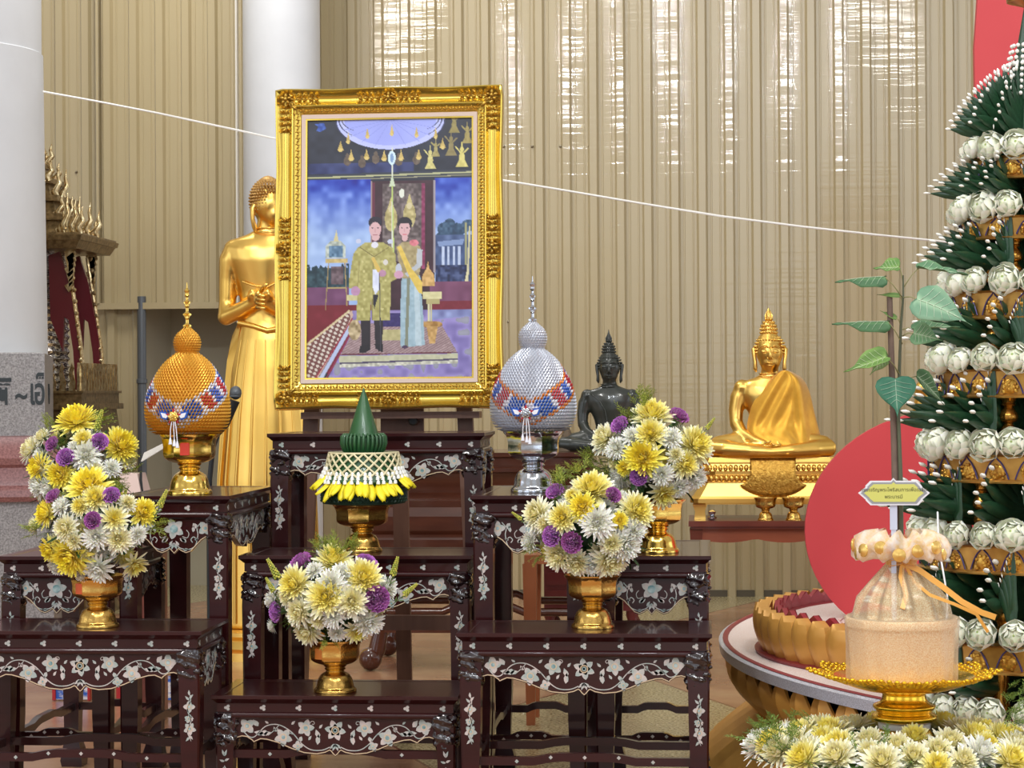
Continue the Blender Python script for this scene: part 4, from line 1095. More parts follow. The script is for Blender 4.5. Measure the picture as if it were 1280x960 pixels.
def carnation(seed=1, dark=False):
    rn = random.Random(seed); mb = MB()
    ca, cb = ((128, 52, 138), (206, 128, 214)) if not dark else ((120, 46, 110), (196, 112, 190))
    for w_ in range(6):
        np_ = 7 if w_ > 1 else 4; t = w_/5
        for k in range(np_):
            a0 = 2*PI*k/np_+w_*.6+rn.uniform(-.2,.2); el = lerp(1.4, .1, t)+rn.uniform(-.1,.1); L = lerp(.45, .95, t); sp = .65
            vs = []; cols = []; m_ = 9
            for i in range(4):
                q = i/3
                for j in range(m_):
                    aa = a0+sp*(j/(m_-1)-.5)*2*(.3+.7*q)
                    e2 = el+.16*q*math.sin(j*2.4+k+w_)+.35*q*q
                    r = L*q
                    if i == 3: r *= 1+.07*math.sin(j*3.1)
                    vs.append((math.cos(aa)*math.cos(e2)*r, math.sin(aa)*math.cos(e2)*r, math.sin(e2)*r-.2*t)); cols.append(sc4(mixc(ca, cb, q**1.5 if j % 2 else q)))
            mb.add(vs, [(i*m_+j, i*m_+j+1, (i+1)*m_+j+1, (i+1)*m_+j) for i in range(3) for j in range(m_-1)], 0, None, cols)
    mb.col = sc4((110, 142, 90)); mb.lathe([(.08,-.9),(.2,-.8),(.27,-.5),(.3,-.1),(.1,0)], 10)
    return mb
def sprig(seed=1):
    """flowering side shoot, unit length along +z, rows of small yellow-green buds"""
    rn = random.Random(seed); mb = MB(); mb.col = sc4((120, 140, 60)); mb.tube([(0,0,-.5),(0,0,.3),(.04,.02,1)], [.018,.015,.006], 5)
    for k in range(60):
        z = .25+.75*k/60; a = k*2.4; r = .11*(1-.65*(k/60))
        mb.col = sc4(mixc((150,164,56), (214,206,84), rn.random())); mb.ball((r*math.cos(a)+.03*z, r*math.sin(a), z), (.045*(1.1-.5*k/60),)*3, 5, 4)
    for k in range(8):
        a = k*2.2; z = -.3+.08*k; petal(mb, Vector((0,0,z)), Vector((math.cos(a), math.sin(a), .7)), Vector((0,0,1)), .28, .07, .2, (70,104,48), (112,140,70), .2, 3)
    return mb
def fern(mb, base, d, L, rn, cols_=((88,118,48),(150,164,74)), w_=.30, nb=9):
    """feathery twig of small leaflets"""
    d = d.normalized(); sd = d.cross(Vector((0,0,1)));  sd = sd.normalized() if sd.length > .1 else Vector((1,0,0)); up = sd.cross(d)
    mb.col = sc4(cols_[0]); mb.tube([base, base+d*L*.5+up*.02*L, base+d*L], [L*.012, L*.01, L*.004], 4)
    for k in range(nb):
        q = .25+.75*k/nb; p = base+d*L*q
        for sg in (-1, 1):
            a = rn.uniform(.6, 1.0); t_ = rn.uniform(-.5, .5); dd = d*math.cos(a)+(sd*sg*math.cos(t_)+up*math.sin(t_))*math.sin(a)
            l2 = L*w_*(1.1-q*.7)
            for m_ in range(3):
                pp = p+dd*l2*(m_*.33); d3 = dd+(sd*rn.uniform(-.6,.6)+up*rn.uniform(-.6,.6))
                c = mixc(cols_[0], cols_[1], rn.random())
                petal(mb, pp, d3, up, l2*.5, l2*.16, .1, c, c, .1, 2)
def leafblade(mb, base, d, L, W, rn, c0=(34,66,34), c1=(70,104,54)):
    petal(mb, base, d, Vector((0,0,1)), L, W, rn.uniform(-.6,.4), c0, mixc(c0, c1, rn.random()), .2, 5, .1)
def proto(key, maker, *a):
    if key not in PROTO:
        mb = maker(*a); o = mb.build(key.split('#')[0], fm, None, 180); C.objects.unlink(o); PROTO[key] = o
    return PROTO[key]
def orient(o, d, spin=0):
    q = Vector(d).normalized().to_track_quat('Z', 'Y'); o.rotation_mode = 'QUATERNION'
    from mathutils import Quaternion
    o.rotation_quaternion = q @ Quaternion((0,0,1), spin)
def place(key, kind, parent, pos, d, scale, spin, name):
    src = PROTO[key]; o = src.copy(); o.name = name; C.objects.link(o); o.parent = parent
    o.location = pos; orient(o, d, spin); o.scale = (scale,)*3; return o
for kd in ('yw', 'yy', 'ww', 'cw', 'dy'):
    for sd_ in (1, 2): proto('chrysanthemum#%s%d' % (kd, sd_), chrys, kd, sd_)
for sd_ in (1, 2): proto('carnation#%d' % sd_, carnation, sd_, sd_ == 2)
proto('flower_sprig#1', sprig, 1); proto('flower_sprig#2', sprig, 2)
def bouquet(label, Yc, cu, cv, Ru, Rv, heads, sprigs, ferns, base, seed):
    """heads: (u, v, r_px, kind); Ru, Rv: half sizes in px of the dome; base: (x, z) of the bowl rim centre"""
    rn = random.Random(seed); s = px(Yc)
    t = thing('flower_bouquet', label, 'flowers', (base[0], Yc, base[1]))
    O = Vector(t.location); Cc = P(cu, cv, Yc)
    dep = Ru*s*.95
    for (u, v, r, kd) in heads:
        dx, dz = (u-cu)/Ru, (v-cv)/Rv; q = max(0.0, 1-dx*dx-dz*dz)
        Y = Yc-dep*math.sqrt(q)+(.0 if kd != 'ca' else -.012)
        p = P(u, v, Y); rr = r*px(Y)
        dr = Vector(((u-cu)*s, -dep*(math.sqrt(q)*1.0+.40), -(v-cv)*s*1.15+.012))
        dr = dr.normalized()
        dr = (dr+Vector((rn.uniform(-.15,.15), 0, rn.uniform(-.12,.15)))).normalized()
        if kd == 'ca': place('carnation#%d' % rn.choice((1,2)), kd, t, p-O-dr*rr*.25, dr, rr*1.12, rn.random()*6, 'carnation')
        else: place('chrysanthemum#%s%d' % (kd, rn.choice((1,2))), kd, t, p-O-dr*rr*.18, dr, rr*1.18, rn.random()*6, 'chrysanthemum')
    for (u, v, tu, tv) in sprigs:
        Y = Yc-dep*.5; a = P(u, v, Y); b_ = P(tu, tv, Y-.01); d = b_-a
        place('flower_sprig#%d' % rn.choice((1,2)), 0, t, a-O, d, d.length*1.0, rn.random()*6, 'flower_sprig')
    for k in range(26):      # heads deeper inside the dome
        a = rn.uniform(PI*.98, PI*2.02) if k < 18 else rn.uniform(0, PI); z = rn.uniform(-.75, .8); r = math.sqrt(1-z*z); d = Vector((r*math.cos(a), r*math.sin(a), z))
        p = Cc-O+Vector((d.x*Ru*s*.74, d.y*dep*.74, d.z*Rv*s*.74)); kk = rn.choice(('ww','cw','ww','cw','yw'))
        place('chrysanthemum#%s%d' % (kk, rn.choice((1,2))), kk, t, p, d, rn.uniform(15, 20)*s, rn.random()*6, 'chrysanthemum')
    mb = MB()
    # leafy mass that carries the heads, with stems down into the bowl
    for k in range(210):
        a = rn.uniform(0, 2*PI); z = rn.uniform(-.75, .8); r = math.sqrt(1-z*z)
        d = Vector((r*math.cos(a), r*math.sin(a), z)); q = rn.uniform(.25, .80)
        p = Cc-O+Vector((d.x*Ru*s*q, d.y*dep*q, d.z*Rv*s*q))
        leafblade(mb, p, d+Vector((rn.uniform(-.4,.4), rn.uniform(-.4,.4), rn.uniform(-.2,.5))), rn.uniform(.022,.045), rn.uniform(.007,.016), rn)
    for k in range(130):
        a = rn.uniform(0, 2*PI); z = rn.uniform(-.5, 1); r = math.sqrt(max(0, 1-z*z))
        d = Vector((r*math.cos(a), r*math.sin(a), z)); p = Cc-O+Vector((d.x*Ru*s*.62, d.y*dep*.62, d.z*Rv*s*.62))
        fern(mb, p, d, rn.uniform(.028, .048), rn)
    for (u, v, du, dv, l) in ferns:
        for k in range(12):
            Y = Yc-dep*rn.uniform(-.1,.6); p = P(u+rn.uniform(-7,7), v+rn.uniform(-6,6), Y)-O
            fern(mb, p-Vector((du*s*.5, 0, -dv*s*.5)), Vector((du+rn.uniform(-.5,.5)*l, rn.uniform(-10,4), -dv+rn.uniform(-.5,.5)*l))*s, l*s*rn.uniform(.9,1.3), rn, ((104,124,40),(186,192,84)), .34)
    for k in range(14):
        a = 2*PI*k/14; mb.col = sc4((70, 96, 44)); mb.tube([(.012*math.cos(a), .012*math.sin(a), -.028), tuple((Cc-O)*.8+Vector((math.cos(a)*.03, math.sin(a)*.03, .0)))], .0022, 5)
    mb.col = sc4((40, 70, 36)); cz = (Cc-O).z
    mb.ball(tuple((Cc-O)+Vector((0, .004, -.2*Rv*s))), (Ru*s*.42, dep*.42, Rv*s*.55), 12, 8)
    mb.build('foliage', lm, t, 180)
    return t
bsz = 66
def flowerbowl(key, u, vfoot, cfg, h=66, rr=34, m=None):
    p = seat(key, u, vfoot); Yc = p.y+.048; s = px(Yc); X = P(u, vfoot-20, Yc).x
    b_ = phan('footed_bowl', cfg, 'bowl', X, Yc, zt_of(key), h*s, rr*s, m or goldd, 27*s)
    if key in ('LF', 'M'): sticker(b_, rr*s, h*s, -PI/2-.55, mat('orange_sticker', (222, 96, 44) if key == 'LF' else (206, 120, 40), rough=.5))
    return Yc, X, zt_of(key)+h*s
# left rear bouquet
Y_, X_, Z_ = flowerbowl('LU', 97, 692, 'golden footed bowl half hidden under the left rear bouquet')
bouquet('left rear bouquet, topmost of the two at the left, yellow white and purple', Y_, 97, 590, 68, 72,
 [(95,523,29,'yy'),(37,560,19,'cw'),(152,556,25,'yy'),(107,568,20,'ww'),(104,549,15,'yw'),(64,554,11,'ca'),(81,571,13,'ca'),(125,551,12,'ca'),(47,584,18,'yy'),(74,594,19,'yy'),(47,607,17,'ww'),
  (140,585,12,'ww'),(60,610,15,'ww'),(118,588,13,'cw'),(92,560,10,'ww'),(52,545,13,'cw'),(160,575,12,'cw')], [(118,545,128,512)], [(130,520,30,-12,22),(140,600,14,4,22),(165,585,12,-6,18),(60,530,-10,-14,16)], (X_, Z_), 21)
Y_, X_, Z_ = flowerbowl('LF', 122, 786, 'golden footed bowl with an orange sticker at lower left')
bouquet('left front bouquet standing on the wide lower left table', Y_, 118, 660, 76, 68,
 [(111,606,28,'yy'),(119,622,19,'yw'),(139,618,12,'ca'),(65,619,12,'ca'),(75,632,13,'ww'),(56,641,19,'yy'),(81,660,18,'cw'),(143,648,20,'dy'),(115,650,12,'ca'),(180,640,19,'yy'),(120,671,18,'ww'),
  (148,674,19,'cw'),(87,697,27,'yy'),(62,688,17,'yy'),(122,712,20,'ww'),(169,707,20,'dy'),(173,668,12,'ww'),(42,657,13,'cw'),(70,708,15,'ww'),(100,632,14,'yw'),(92,676,12,'cw'),(160,628,12,'cw'),(103,720,12,'ww')],
 [(196,640,208,612),(150,640,158,612)], [(135,690,6,6,16),(195,660,14,4,22),(40,660,-16,-4,18),(150,610,10,-8,16)], (X_, Z_), 22)
Y_, X_, Z_ = flowerbowl('M', 419, 868, 'golden footed bowl on the lowest middle table')
bouquet('middle front bouquet low on the centre table', Y_, 415, 750, 80, 58,
 [(417,699,25,'yw'),(374,702,17,'ca'),(459,703,16,'ca'),(367,730,24,'yw'),(454,722,27,'yw'),(413,731,20,'ww'),(407,746,27,'yw'),(440,752,22,'cw'),(472,749,18,'ca'),(343,765,14,'ca'),(338,750,13,'ww'),
  (339,783,9,'ww'),(373,765,20,'cw'),(383,790,20,'cw'),(461,779,20,'ww'),(446,790,18,'dy'),(416,770,16,'ww'),(421,792,12,'ww'),(485,734,16,'ww'),(428,716,14,'ww'),(392,712,12,'ww'),(398,775,13,'cw'),(358,748,12,'cw')],
 [(352,730,335,698),(489,726,498,696),(500,748,522,730),(345,745,332,722),(416,725,413,698)], [(418,685,2,-20,24),(398,682,-14,-10,20),(440,684,12,-8,20),(372,775,-4,12,18),(410,795,0,6,16)], (X_, Z_), 23)
Y_, X_, Z_ = flowerbowl('RU', 822, 692, 'golden footed bowl under the right rear bouquet', m=gold)
bouquet('right rear bouquet in front of the dark stone figure', Y_, 815, 575, 72, 68,
 [(815,517,26,'yw'),(773,530,13,'ca'),(850,518,14,'ca'),(755,547,21,'cw'),(813,542,22,'yw'),(870,555,26,'yw'),(803,572,25,'yy'),(840,547,14,'ww'),(798,596,12,'ca'),(827,593,15,'ww'),(857,580,19,'yw'),
  (870,598,16,'ww'),(830,618,22,'dy'),(770,560,14,'ww'),(790,545,13,'ww'),(850,610,13,'ww'),(780,585,11,'yy'),(845,568,11,'cw')],
 [(880,540,893,522),(790,600,800,578)], [(805,498,4,-18,22),(785,520,-14,-10,20),(745,585,-18,-4,26),(760,600,-14,0,24),(735,575,-14,-8,22),(848,590,8,4,16),(770,575,-6,0,18)], (X_, Z_), 24)
Y_, X_, Z_ = flowerbowl('RF', 741, 787, 'golden footed bowl on the wide lower right table')
bouquet('right front bouquet standing on the wide lower right table', Y_, 737, 660, 82, 62,
 [(740,610,28,'yw'),(693,613,13,'ca'),(767,618,11,'ca'),(670,642,22,'cw'),(703,647,20,'yw'),(728,633,19,'yy'),(747,653,22,'ww'),(797,638,24,'yw'),(688,670,14,'ca'),(714,678,15,'ca'),(795,662,15,'ww'),
  (783,682,22,'ww'),(698,695,21,'cw'),(720,704,19,'cw'),(763,702,24,'cw'),(660,677,14,'ww'),(740,708,14,'ww'),(765,680,16,'cw'),(775,650,11,'yy'),(680,655,13,'cw'),(716,620,12,'yw')],
 [(655,652,640,640)], [(700,600,-12,-12,24),(720,592,-8,-10,22),(745,680,4,8,16),(770,640,6,-6,18),(672,690,-8,4,16)], (X_, Z_), 25)
# ------------------------------------------------------------------ tiered leaf and lotus offering tree at the right
fang = mat('folded_banana_leaf', (36, 74, 46), rough=.4, coat=.2, noise_=(26, (22,52,32), .3))
jas = mat('jasmine_bud', (240, 240, 232), rough=.5)
gtier = mat('gilded_tier', (210, 168, 88), rough=.32, metal=.8, noise_=(24, (150,106,56), .25))
gtin = mat('gilded_relief', (232, 186, 84), rough=.28, metal=.85, noise_=(70, (150,96,36), .2))
bline = mat('blue_violet_line', (62, 54, 104), rough=.35, metal=.2)
gpost = mat('gilded_baluster', (196, 146, 66), rough=.22, metal=.9, noise_=(18, (160,112,46), .25))
YT = 4.5; UT = 1288
tc_ = P(UT, 600, YT); sT = px(YT)*1.03
tree = thing('offering_tree', 'tall tiered offering tree of green leaf fans, white lotus rows and gilded rings', 'offering', (tc_.x, YT, 0))
hv = lambda v: P(UT, v, YT).z
def lotus(seed=1):
    rn = random.Random(seed); mb = MB(); Wt, Gn = (246, 246, 234), (170, 192, 124)
    for ring, (n, L_, W_, e0, cu) in enumerate(((7, 1.75, 1.25, -.55, 2.35), (7, 1.68, 1.1, -.30, 2.35), (6, 1.5, .95, .0, 2.25), (5, 1.2, .7, .3, 2.0))):
        for k in range(n):
            a = 2*PI*k/n+ring*.42+rn.uniform(-.08,.08); el = e0+rn.uniform(-.05,.05)
            d = Vector((math.cos(a)*math.cos(el), math.sin(a)*math.cos(el), math.sin(el)))
            petal(mb, Vector((math.cos(a)*.22, math.sin(a)*.22, -.55+.14*ring)), d, Vector((0,0,1)), L_*rn.uniform(.95,1.04), W_, cu+rn.uniform(-.1,.25), mixc(Wt, Gn, .25), mixc(Wt, Gn, .0+.05*ring), .04, 7, .25)
    mb.col = sc4((226, 230, 206)); mb.ball((0,0,.02), (.80,.80,.66), 12, 8); mb.col = sc4((150, 170, 96)); mb.ball((0,0,.60), (.16,.16,.09), 8, 6)
    return mb
proto('lotus_blossom#1', lotus, 1); proto('lotus_blossom#2', lotus, 2)
def fan(n=12, a0=.16, a1=1.5, L0=1.0, L1=1.12, width=.165):
    """overlapping rolled leaf cones radiating in the (x outward, z up) plane, jasmine bud on each tip; returns two builders"""
    g = MB(); b = MB()
    for k in range(n):
        q = k/(n-1); a = lerp(a0, a1, q); L = lerp(L0, L1, q)*(1-.10*math.sin(PI*q)); d = Vector((math.cos(a), 0, math.sin(a)))
        side = Vector((-d.z, 0, d.x)); base = Vector((.04*(1-q), (.02 if k % 2 else -.02), 0)); rings = []
        for i in range(6):
            t_ = i/5; w_ = width*(.55+.65*t_)*(1-t_)**.62+.004 if t_ > .25 else width*(.5+.4*t_/.25)
            c = base+d*L*t_
            rings.append([tuple(c+side*w_*math.cos(2*PI*j/6)+Vector((0, 1, 0))*w_*.38*math.sin(2*PI*j/6)) for j in range(6)])
        g.loops(rings, 0)
        tip = base+d*(L+.02)
        b.lathe([(.004,-.045),(.021,-.018),(.025,.012),(.010,.038),(.002,.046)], 6, (0,0,0), 0, Matrix.Translation(tip) @ d.to_track_quat('Z','Y').to_matrix().to_4x4())
    for k in range(0):   # a few buds pinned on the blade
        q = .3+.16*k; a = lerp(a0, a1, q); b.ball((math.cos(a)*.62, -.07, math.sin(a)*.62), .026, 6, 5)
    return g, b
fg, fb = fan(); fo_ = fg.build('leaf_fan', fang, None, 50); bo_ = fb.build('jasmine_buds', jas, None, 60); C.objects.unlink(fo_); C.objects.unlink(bo_)
fg, fb = fan(8, .9, 1.58, .70, 1.25, .16); fo2 = fg.build('leaf_fan', fang, None, 50); bo2 = fb.build('jasmine_buds', jas, None, 60); C.objects.unlink(fo2); C.objects.unlink(bo2)
def put_fan(az, r, z, size, kind=0, tilt=0.0, sz=None):
    f = (fo_, fo2)[kind].copy(); C.objects.link(f); f.parent = tree
    f.location = (r*math.cos(az), r*math.sin(az), z); f.rotation_euler = (0, -tilt, az); f.scale = (size, size, sz or size)
    b = (bo_, bo2)[kind].copy(); C.objects.link(b); b.parent = f; b['kind'] = 'stuff'
rnT = random.Random(9)
def side_fan(az, r, z, sx_, sz_):
    """a fan standing tangent to the rim, seen broadside"""
    f = fo2.copy(); C.objects.link(f); f.parent = tree; f.location = (r*math.cos(az), r*math.sin(az), z)
    f.rotation_euler = (0, 0, az-PI/2); f.scale = (sx_, sx_, sz_); b = bo2.copy(); C.objects.link(b); b.parent = f; b['kind'] = 'stuff'
rows = [(187, 84), (262, 100), (353, 113), (449, 128), (552, 139), (661, 150), (778, 168), (870, 172)]
FR = [math.radians(a) for a in (176, 196, 218, 240, 305, 335)]
for i, (v, R) in enumerate(rows):
    zc = hv(v); r = R*sT; Rr = r-.028
    # lotus ring on the rim, front and sides
    rf = .0275 if i else .025
    n = int(2*PI*Rr/(rf*2.05)); 
    for k in range(n):
        a = 2*PI*k/n+rnT.uniform(-.04,.04)+.1*i
        if math.sin(a) > .35: continue
        o = PROTO['lotus_blossom#%d' % rnT.choice((1,2))].copy(); o.name = 'lotus_blossom'; C.objects.link(o); o.parent = tree
        rr = rf*rnT.uniform(.80, 1.02); o.location = (Rr*math.cos(a), Rr*math.sin(a), zc+rnT.uniform(-.003,.003)); orient(o, (math.cos(a), math.sin(a), .38+rnT.uniform(-.25,.25)), rnT.random()*6); o.scale = (rr,)*3
    if i == 7: continue
    # gilded ring under the blossoms
    mb = MB(); h = 33*sT*(.8 if i < 2 else 1); z1 = zc-.021; z0 = z1-h; rg = Rr-.006
    mb.lathe([(rg-.03, z0), (rg+.004, z0), (rg+.006, z0+.003), (rg+.003, z0+.006), (rg-.001, z0+.008), (rg+.002, z1-.004), (rg+.010, z1), (rg-.03, z1)], 72, cap=False)
    mb.loops([[((rg-.03)*math.cos(2*PI*j/72), (rg-.03)*math.sin(2*PI*j/72), z) for j in range(72)] for z in (z0, z1)], 0, True, False)
    nm = max(8, int(2*PI*rg/(36*sT)))
    for k in range(nm):
        a = 2*PI*(k+.5)/nm
        if math.sin(a) > .3: continue
        M = Matrix.Rotation(a+PI/2, 4, 'Z'); hw_ = PI*rg/nm*.80; hh_ = h*.80; zb = z0+.008
        arch = []
        for j in range(17):
            t_ = j/16*2-1; x = t_*hw_*(1-.15*(1-abs(t_))**1.0 if False else 1); z = zb+hh_*(1-abs(t_)**2.1)*.86+(hh_*.14*max(0, 1-abs(t_)*6))
            arch.append((x, z))
        for (w2, dz, mi, off) in ((.0034, 0, 2, .0012),):
            pts3 = [(math.sin(x/rg)*(rg+.0022), -math.cos(x/rg)*(rg+.0022), z) for x, z in arch]
            mb.tube(pts3, .0016, 5, mi, M)
        for j in range(16):
            x = rnT.uniform(-.6, .6)*hw_; z = zb+rnT.uniform(.04,.62)*hh_; mb.ball((math.sin(x/rg)*(rg+.001), -math.cos(x/rg)*(rg+.001), z), (.0042, .003, .0036), 6, 4, 1, M)
        mb.ball((math.sin(0)*(rg), -rg+.001, zb+hh_*.34), (hw_*.62, .0035, hh_*.36), 10, 6, 1, M)
    mb.build('gilded_ring', [gtier, gtin, bline], tree, 40)
    # deck of the ring and balusters down to the next row
    mb = MB(); mb.lathe([(.004, z1-.006), (rg-.004, z1-.006), (rg-.004, z1-.002), (.004, z1-.002)], 48, cap=False); mb.build('tier_deck', gtier, tree, 30)
    zn = hv(rows[i+1][0])+.005; hb = z0-zn
    for k in range(10):
        a = 2*PI*k/10+.22+.3*(i % 2)
        if math.sin(a) > .75: continue
        mb = MB(); rb_ = rg-.034; w_ = .0125+.0012*i
        pf = smoothprof([(w_*1.1, 0), (w_*1.1, .06), (w_*.7, .10), (w_*.95, .2), (w_*1.05, .3), (w_*.55, .42), (w_*.6, .46), (w_*1.0, .50), (w_*1.15, .60), (w_*.8, .74), (w_*.55, .80), (w_*.9, .84), (w_*.75, .9), (w_*1.15, 1.0)], 3)
        mb.lathe([(r_, zn-.006+q*(hb+.006)) for r_, q in pf], 14, (rb_*math.cos(a), rb_*math.sin(a), 0)); mb.build('baluster', gpost, tree, 40)
    # leaf fans standing on the row below, spreading outwards
    for j, az in enumerate(FR):
        put_fan(az+.06*((i*7+j) % 3-1), r*.14, hv(rows[i+1][0])+.020, (rows[i+1][1]*.90+12)*sT*rnT.uniform(.95,1.05), 0, 0, (rows[i+1][0]-v)*.88*sT)
        if j in (1, 3, 4):  side_fan(az+.28+(.22,-.16,.05,-.28,.14,-.05,.3)[i % 7], Rr-.004, hv(rows[i+1][0])+.018, 34*sT*rnT.uniform(.8,1.1), 66*sT*rnT.uniform(.8,1.1))
# crown: fans above the first row, leaf spire with jasmine strings, small gilded cup on top
for j, az in enumerate(FR): put_fan(az, .02, hv(172), 78*sT, 0); 

mb = MB(); mb.lathe([(26*sT, hv(176)), (27*sT, hv(150)), (22*sT, hv(110)), (12*sT, hv(70)), (5*sT, hv(20)), (3*sT, hv(2))], 16)
for k in range(10):
    a = 2*PI*k/10; rings = []
    for i in range(8):
        q = i/7; z = lerp(hv(172), hv(10), q); r = lerp(30, 3, q**.8)*sT
        c = Vector((r*math.cos(a), r*math.sin(a), z)); w_ = .010*(1-q)+.002; sd = Vector((-math.sin(a), math.cos(a), 0)); o_ = Vector((math.cos(a), math.sin(a), 0))
        rings.append([tuple(c+sd*w_), tuple(c+o_*w_*.8), tuple(c-sd*w_), tuple(c-o_*w_*.5)])
    mb.loops(rings, 0)
mb.build('leaf_spire', fang, tree, 40)
mb = MB()
for k in range(9):
    a = PI+PI*k/8
    for i in range(9):
        q = i/8; mb.ball(((33-15*q)*sT*math.cos(a), (33-15*q)*sT*math.sin(a), lerp(hv(120), hv(58), q)), .0042, 6, 5)
mb.build('jasmine_buds', jas, tree, 60)['kind'] = 'stuff'
mb = MB(); mb.lathe([(.004, hv(10)), (14*sT, hv(6)), (24*sT, hv(3)), (25*sT, hv(-4)), (20*sT, hv(-8)), (.004, hv(-9))], 24); mb.lathe([(.012, hv(-9)), (.005, hv(-60)), (.001, hv(-120))], 8); mb.build('top_cup', gtier, tree, 40)
# foot and core
mb = MB(); mb.lathe([(.17, 0.314), (.17, .326), (.06, .33), (.05, hv(560)), (.035, hv(350)), (.02, hv(170))], 20); mb.build('core_post', mat('dark_core', (40, 38, 30), rough=.7), tree, 40)
for k in range(7):
    a = PI+PI*k/6; mb = MB(); mb.lathe([(.018, .326), (.02, .34), (.012, .36), (.018, .38), (.02, .42), (.014, hv(905)-.02 if hv(905)-.02 > .43 else .44)], 12, (.16*math.cos(a), .16*math.sin(a), 0)); mb.build('baluster', gpost, tree, 40)
print('tree row8 z', hv(905))
# ------------------------------------------------------------------ round lotus stage at the right
pgold = mat('gold_painted_petal', (236, 180, 92), rough=.36, metal=.25, noise_=(9, (200,144,66), .3))
pred = mat('dark_red_petal', (150, 44, 52), rough=.4)
glit = mat('pink_white_glitter', (226, 200, 190), rough=.5, noise_=(420, (250,240,236), .1), bump=(500, .5))
sglit = mat('silver_glitter', (196, 200, 214), rough=.3, metal=.5, noise_=(400, (236,240,255), .12), bump=(420, .9))
dred = mat('red_piping', (140, 40, 48), rough=.5)
dgreen = mat('dark_green_body', (46, 58, 52), rough=.5, noise_=(5, (36,46,42), .3))
CXs, CYs, RS, ZS = 2.24, 5.75, 2.20, .31
st_ = thing('lotus_stage', 'round stage with glitter rim and hanging gold petals at lower right', 'stage', (CXs, CYs, 0))
def arcring(pf, a0, a1, n, mb, c=(0,0)):
    """profile of (r, z) swept through an arc of the disc"""
    rings = [[(c[0]+r*math.cos(lerp(a0,a1,i/n)), c[1]+r*math.sin(lerp(a0,a1,i/n)), z) for r, z in pf] for i in range(n+1)]
    mb.loops(rings, 0, True, True)
A0, A1 = math.radians(100), math.radians(290)
mb = MB(); mb.lathe([(RS-.012, ZS-.02), (RS-.012, ZS), (.01, ZS)], 160, cap=False); mb.lathe([(.01, ZS-.02), (RS-.012, ZS-.02)], 160, cap=False); mb.build('glitter_top', glit, st_, 30)
mb = MB(); mb.lathe([(RS-.014, ZS-.026), (RS+.004, ZS-.026), (RS+.006, ZS-.002), (RS-.002, ZS+.002), (RS-.014, ZS+.001)], 160, cap=False); mb.build('glitter_rim', sglit, st_, 30)
mb = MB(); mb.lathe([(RS-.018, ZS+.0), (RS-.016, ZS+.005), (RS-.009, ZS+.006), (RS-.004, ZS+.003)], 160, cap=False); mb.build('red_edge', dred, st_, 40)
mb = MB(); mb.lathe([(RS-.014, ZS-.024), (RS-.075, ZS-.030), (RS-.11, .17), (RS-.19, .145), (RS-.19, .12), (RS-.10, .04), (RS-.08, .0)], 120, cap=False); mb.build('body', dgreen, st_, 30)
def stage_petal(r0, z0, r1, z1, w_, a, bend=.03, th=.008, up=False, n=8):
    """broad pointed ridge petal from (r0,z0) to its tip (r1,z1), folded along the middle"""
    rings = []
    for i in range(n+1):
        q = i/n; r = lerp(r0, r1, q)+bend*math.sin(PI*q); z = lerp(z0, z1, q)
        ww = w_*.5*(math.cos((q)*PI/2)**.55 if q > .35 else lerp(.86, math.cos(.35*PI/2)**.55, q/.35)) if q < .999 else .001
        rings.append([(r, -ww, z), (r+.014*(1-q*.4), 0, z), (r, ww, z), (r-th, ww*.98, z), (r-th+.010, 0, z), (r-th, -ww*.98, z)])
    m_ = MB(); m_.loops(rings, 0, True, True, Matrix.Rotation(a, 4, 'Z')); return m_
def protoobj(mb, name, m, sm=30):
    o = mb.build(name, m, None, sm); C.objects.unlink(o); return o
wp = .135
p1 = protoobj(stage_petal(RS-.035, ZS-.03, RS-.10, ZS-.165, wp, 0, .035), 'hanging_petal', pgold)
# the front petals hang points-up from behind: rounded lower edge, point under the rim
def scallop(w_, h, r0, z1, lean, m_th=.010, n=10):
    """lotus petal pointing up under the rim, rounded foot leaning inwards"""
    rings = []
    for i in range(n+1):
        q = i/n; z = z1-h*q
        ww = w_*.5*(math.sin(min(1, q/.55)*PI/2)**.8 if q < .55 else math.sqrt(max(0, 1-((q-.55)/.45)**3.0)))+.001
        r = r0-lean*q**1.5+.012*math.sin(PI*q)
        rings.append([(r, -ww, z), (r+.017*math.sin(PI*min(1, q*.9+.1))+.003, 0, z), (r, ww, z), (r-m_th, ww, z), (r-m_th, 0, z), (r-m_th, -ww, z)])
    mb = MB(); mb.loops(rings, 0, True, True); return mb
pa = protoobj(scallop(.110, .150, RS-.026, ZS-.026, .085, .006), 'hanging_petal', pgold)
pb_ = protoobj(scallop(.085, .10, RS-.046, ZS-.028, .03), 'hanging_petal', pgold)
dA = .118/RS
k = 0
a = math.radians(158)
while a < math.radians(262):
    lcopy(pa, st_, rot=(0,0,a)); lcopy(pb_, st_, rot=(0,0,a+dA/2)); a += dA
# flaring lower petals
def flare(w_, n=8):
    rings = []
    for i in range(n+1):
        q = i/n; z = lerp(.150, .005, q); r = RS-.18+.19*q**1.2+.02*math.sin(PI*q); ww = w_*.5*(.55+.45*math.sin(q*PI*.5)) if q > .12 else w_*.5*q/.12*.6+.002
        rings.append([(r, -ww, z), (r+.042, 0, z+.020), (r, ww, z), (r-.012, ww, z), (r-.012, -ww, z)])
    mb = MB(); mb.loops(rings, 0, True, True); return mb
pf_ = protoobj(flare(.116), 'flared_petal', pgold)
a = math.radians(158)
while a < math.radians(262): lcopy(pf_, st_, rot=(0,0,a)); a += dA
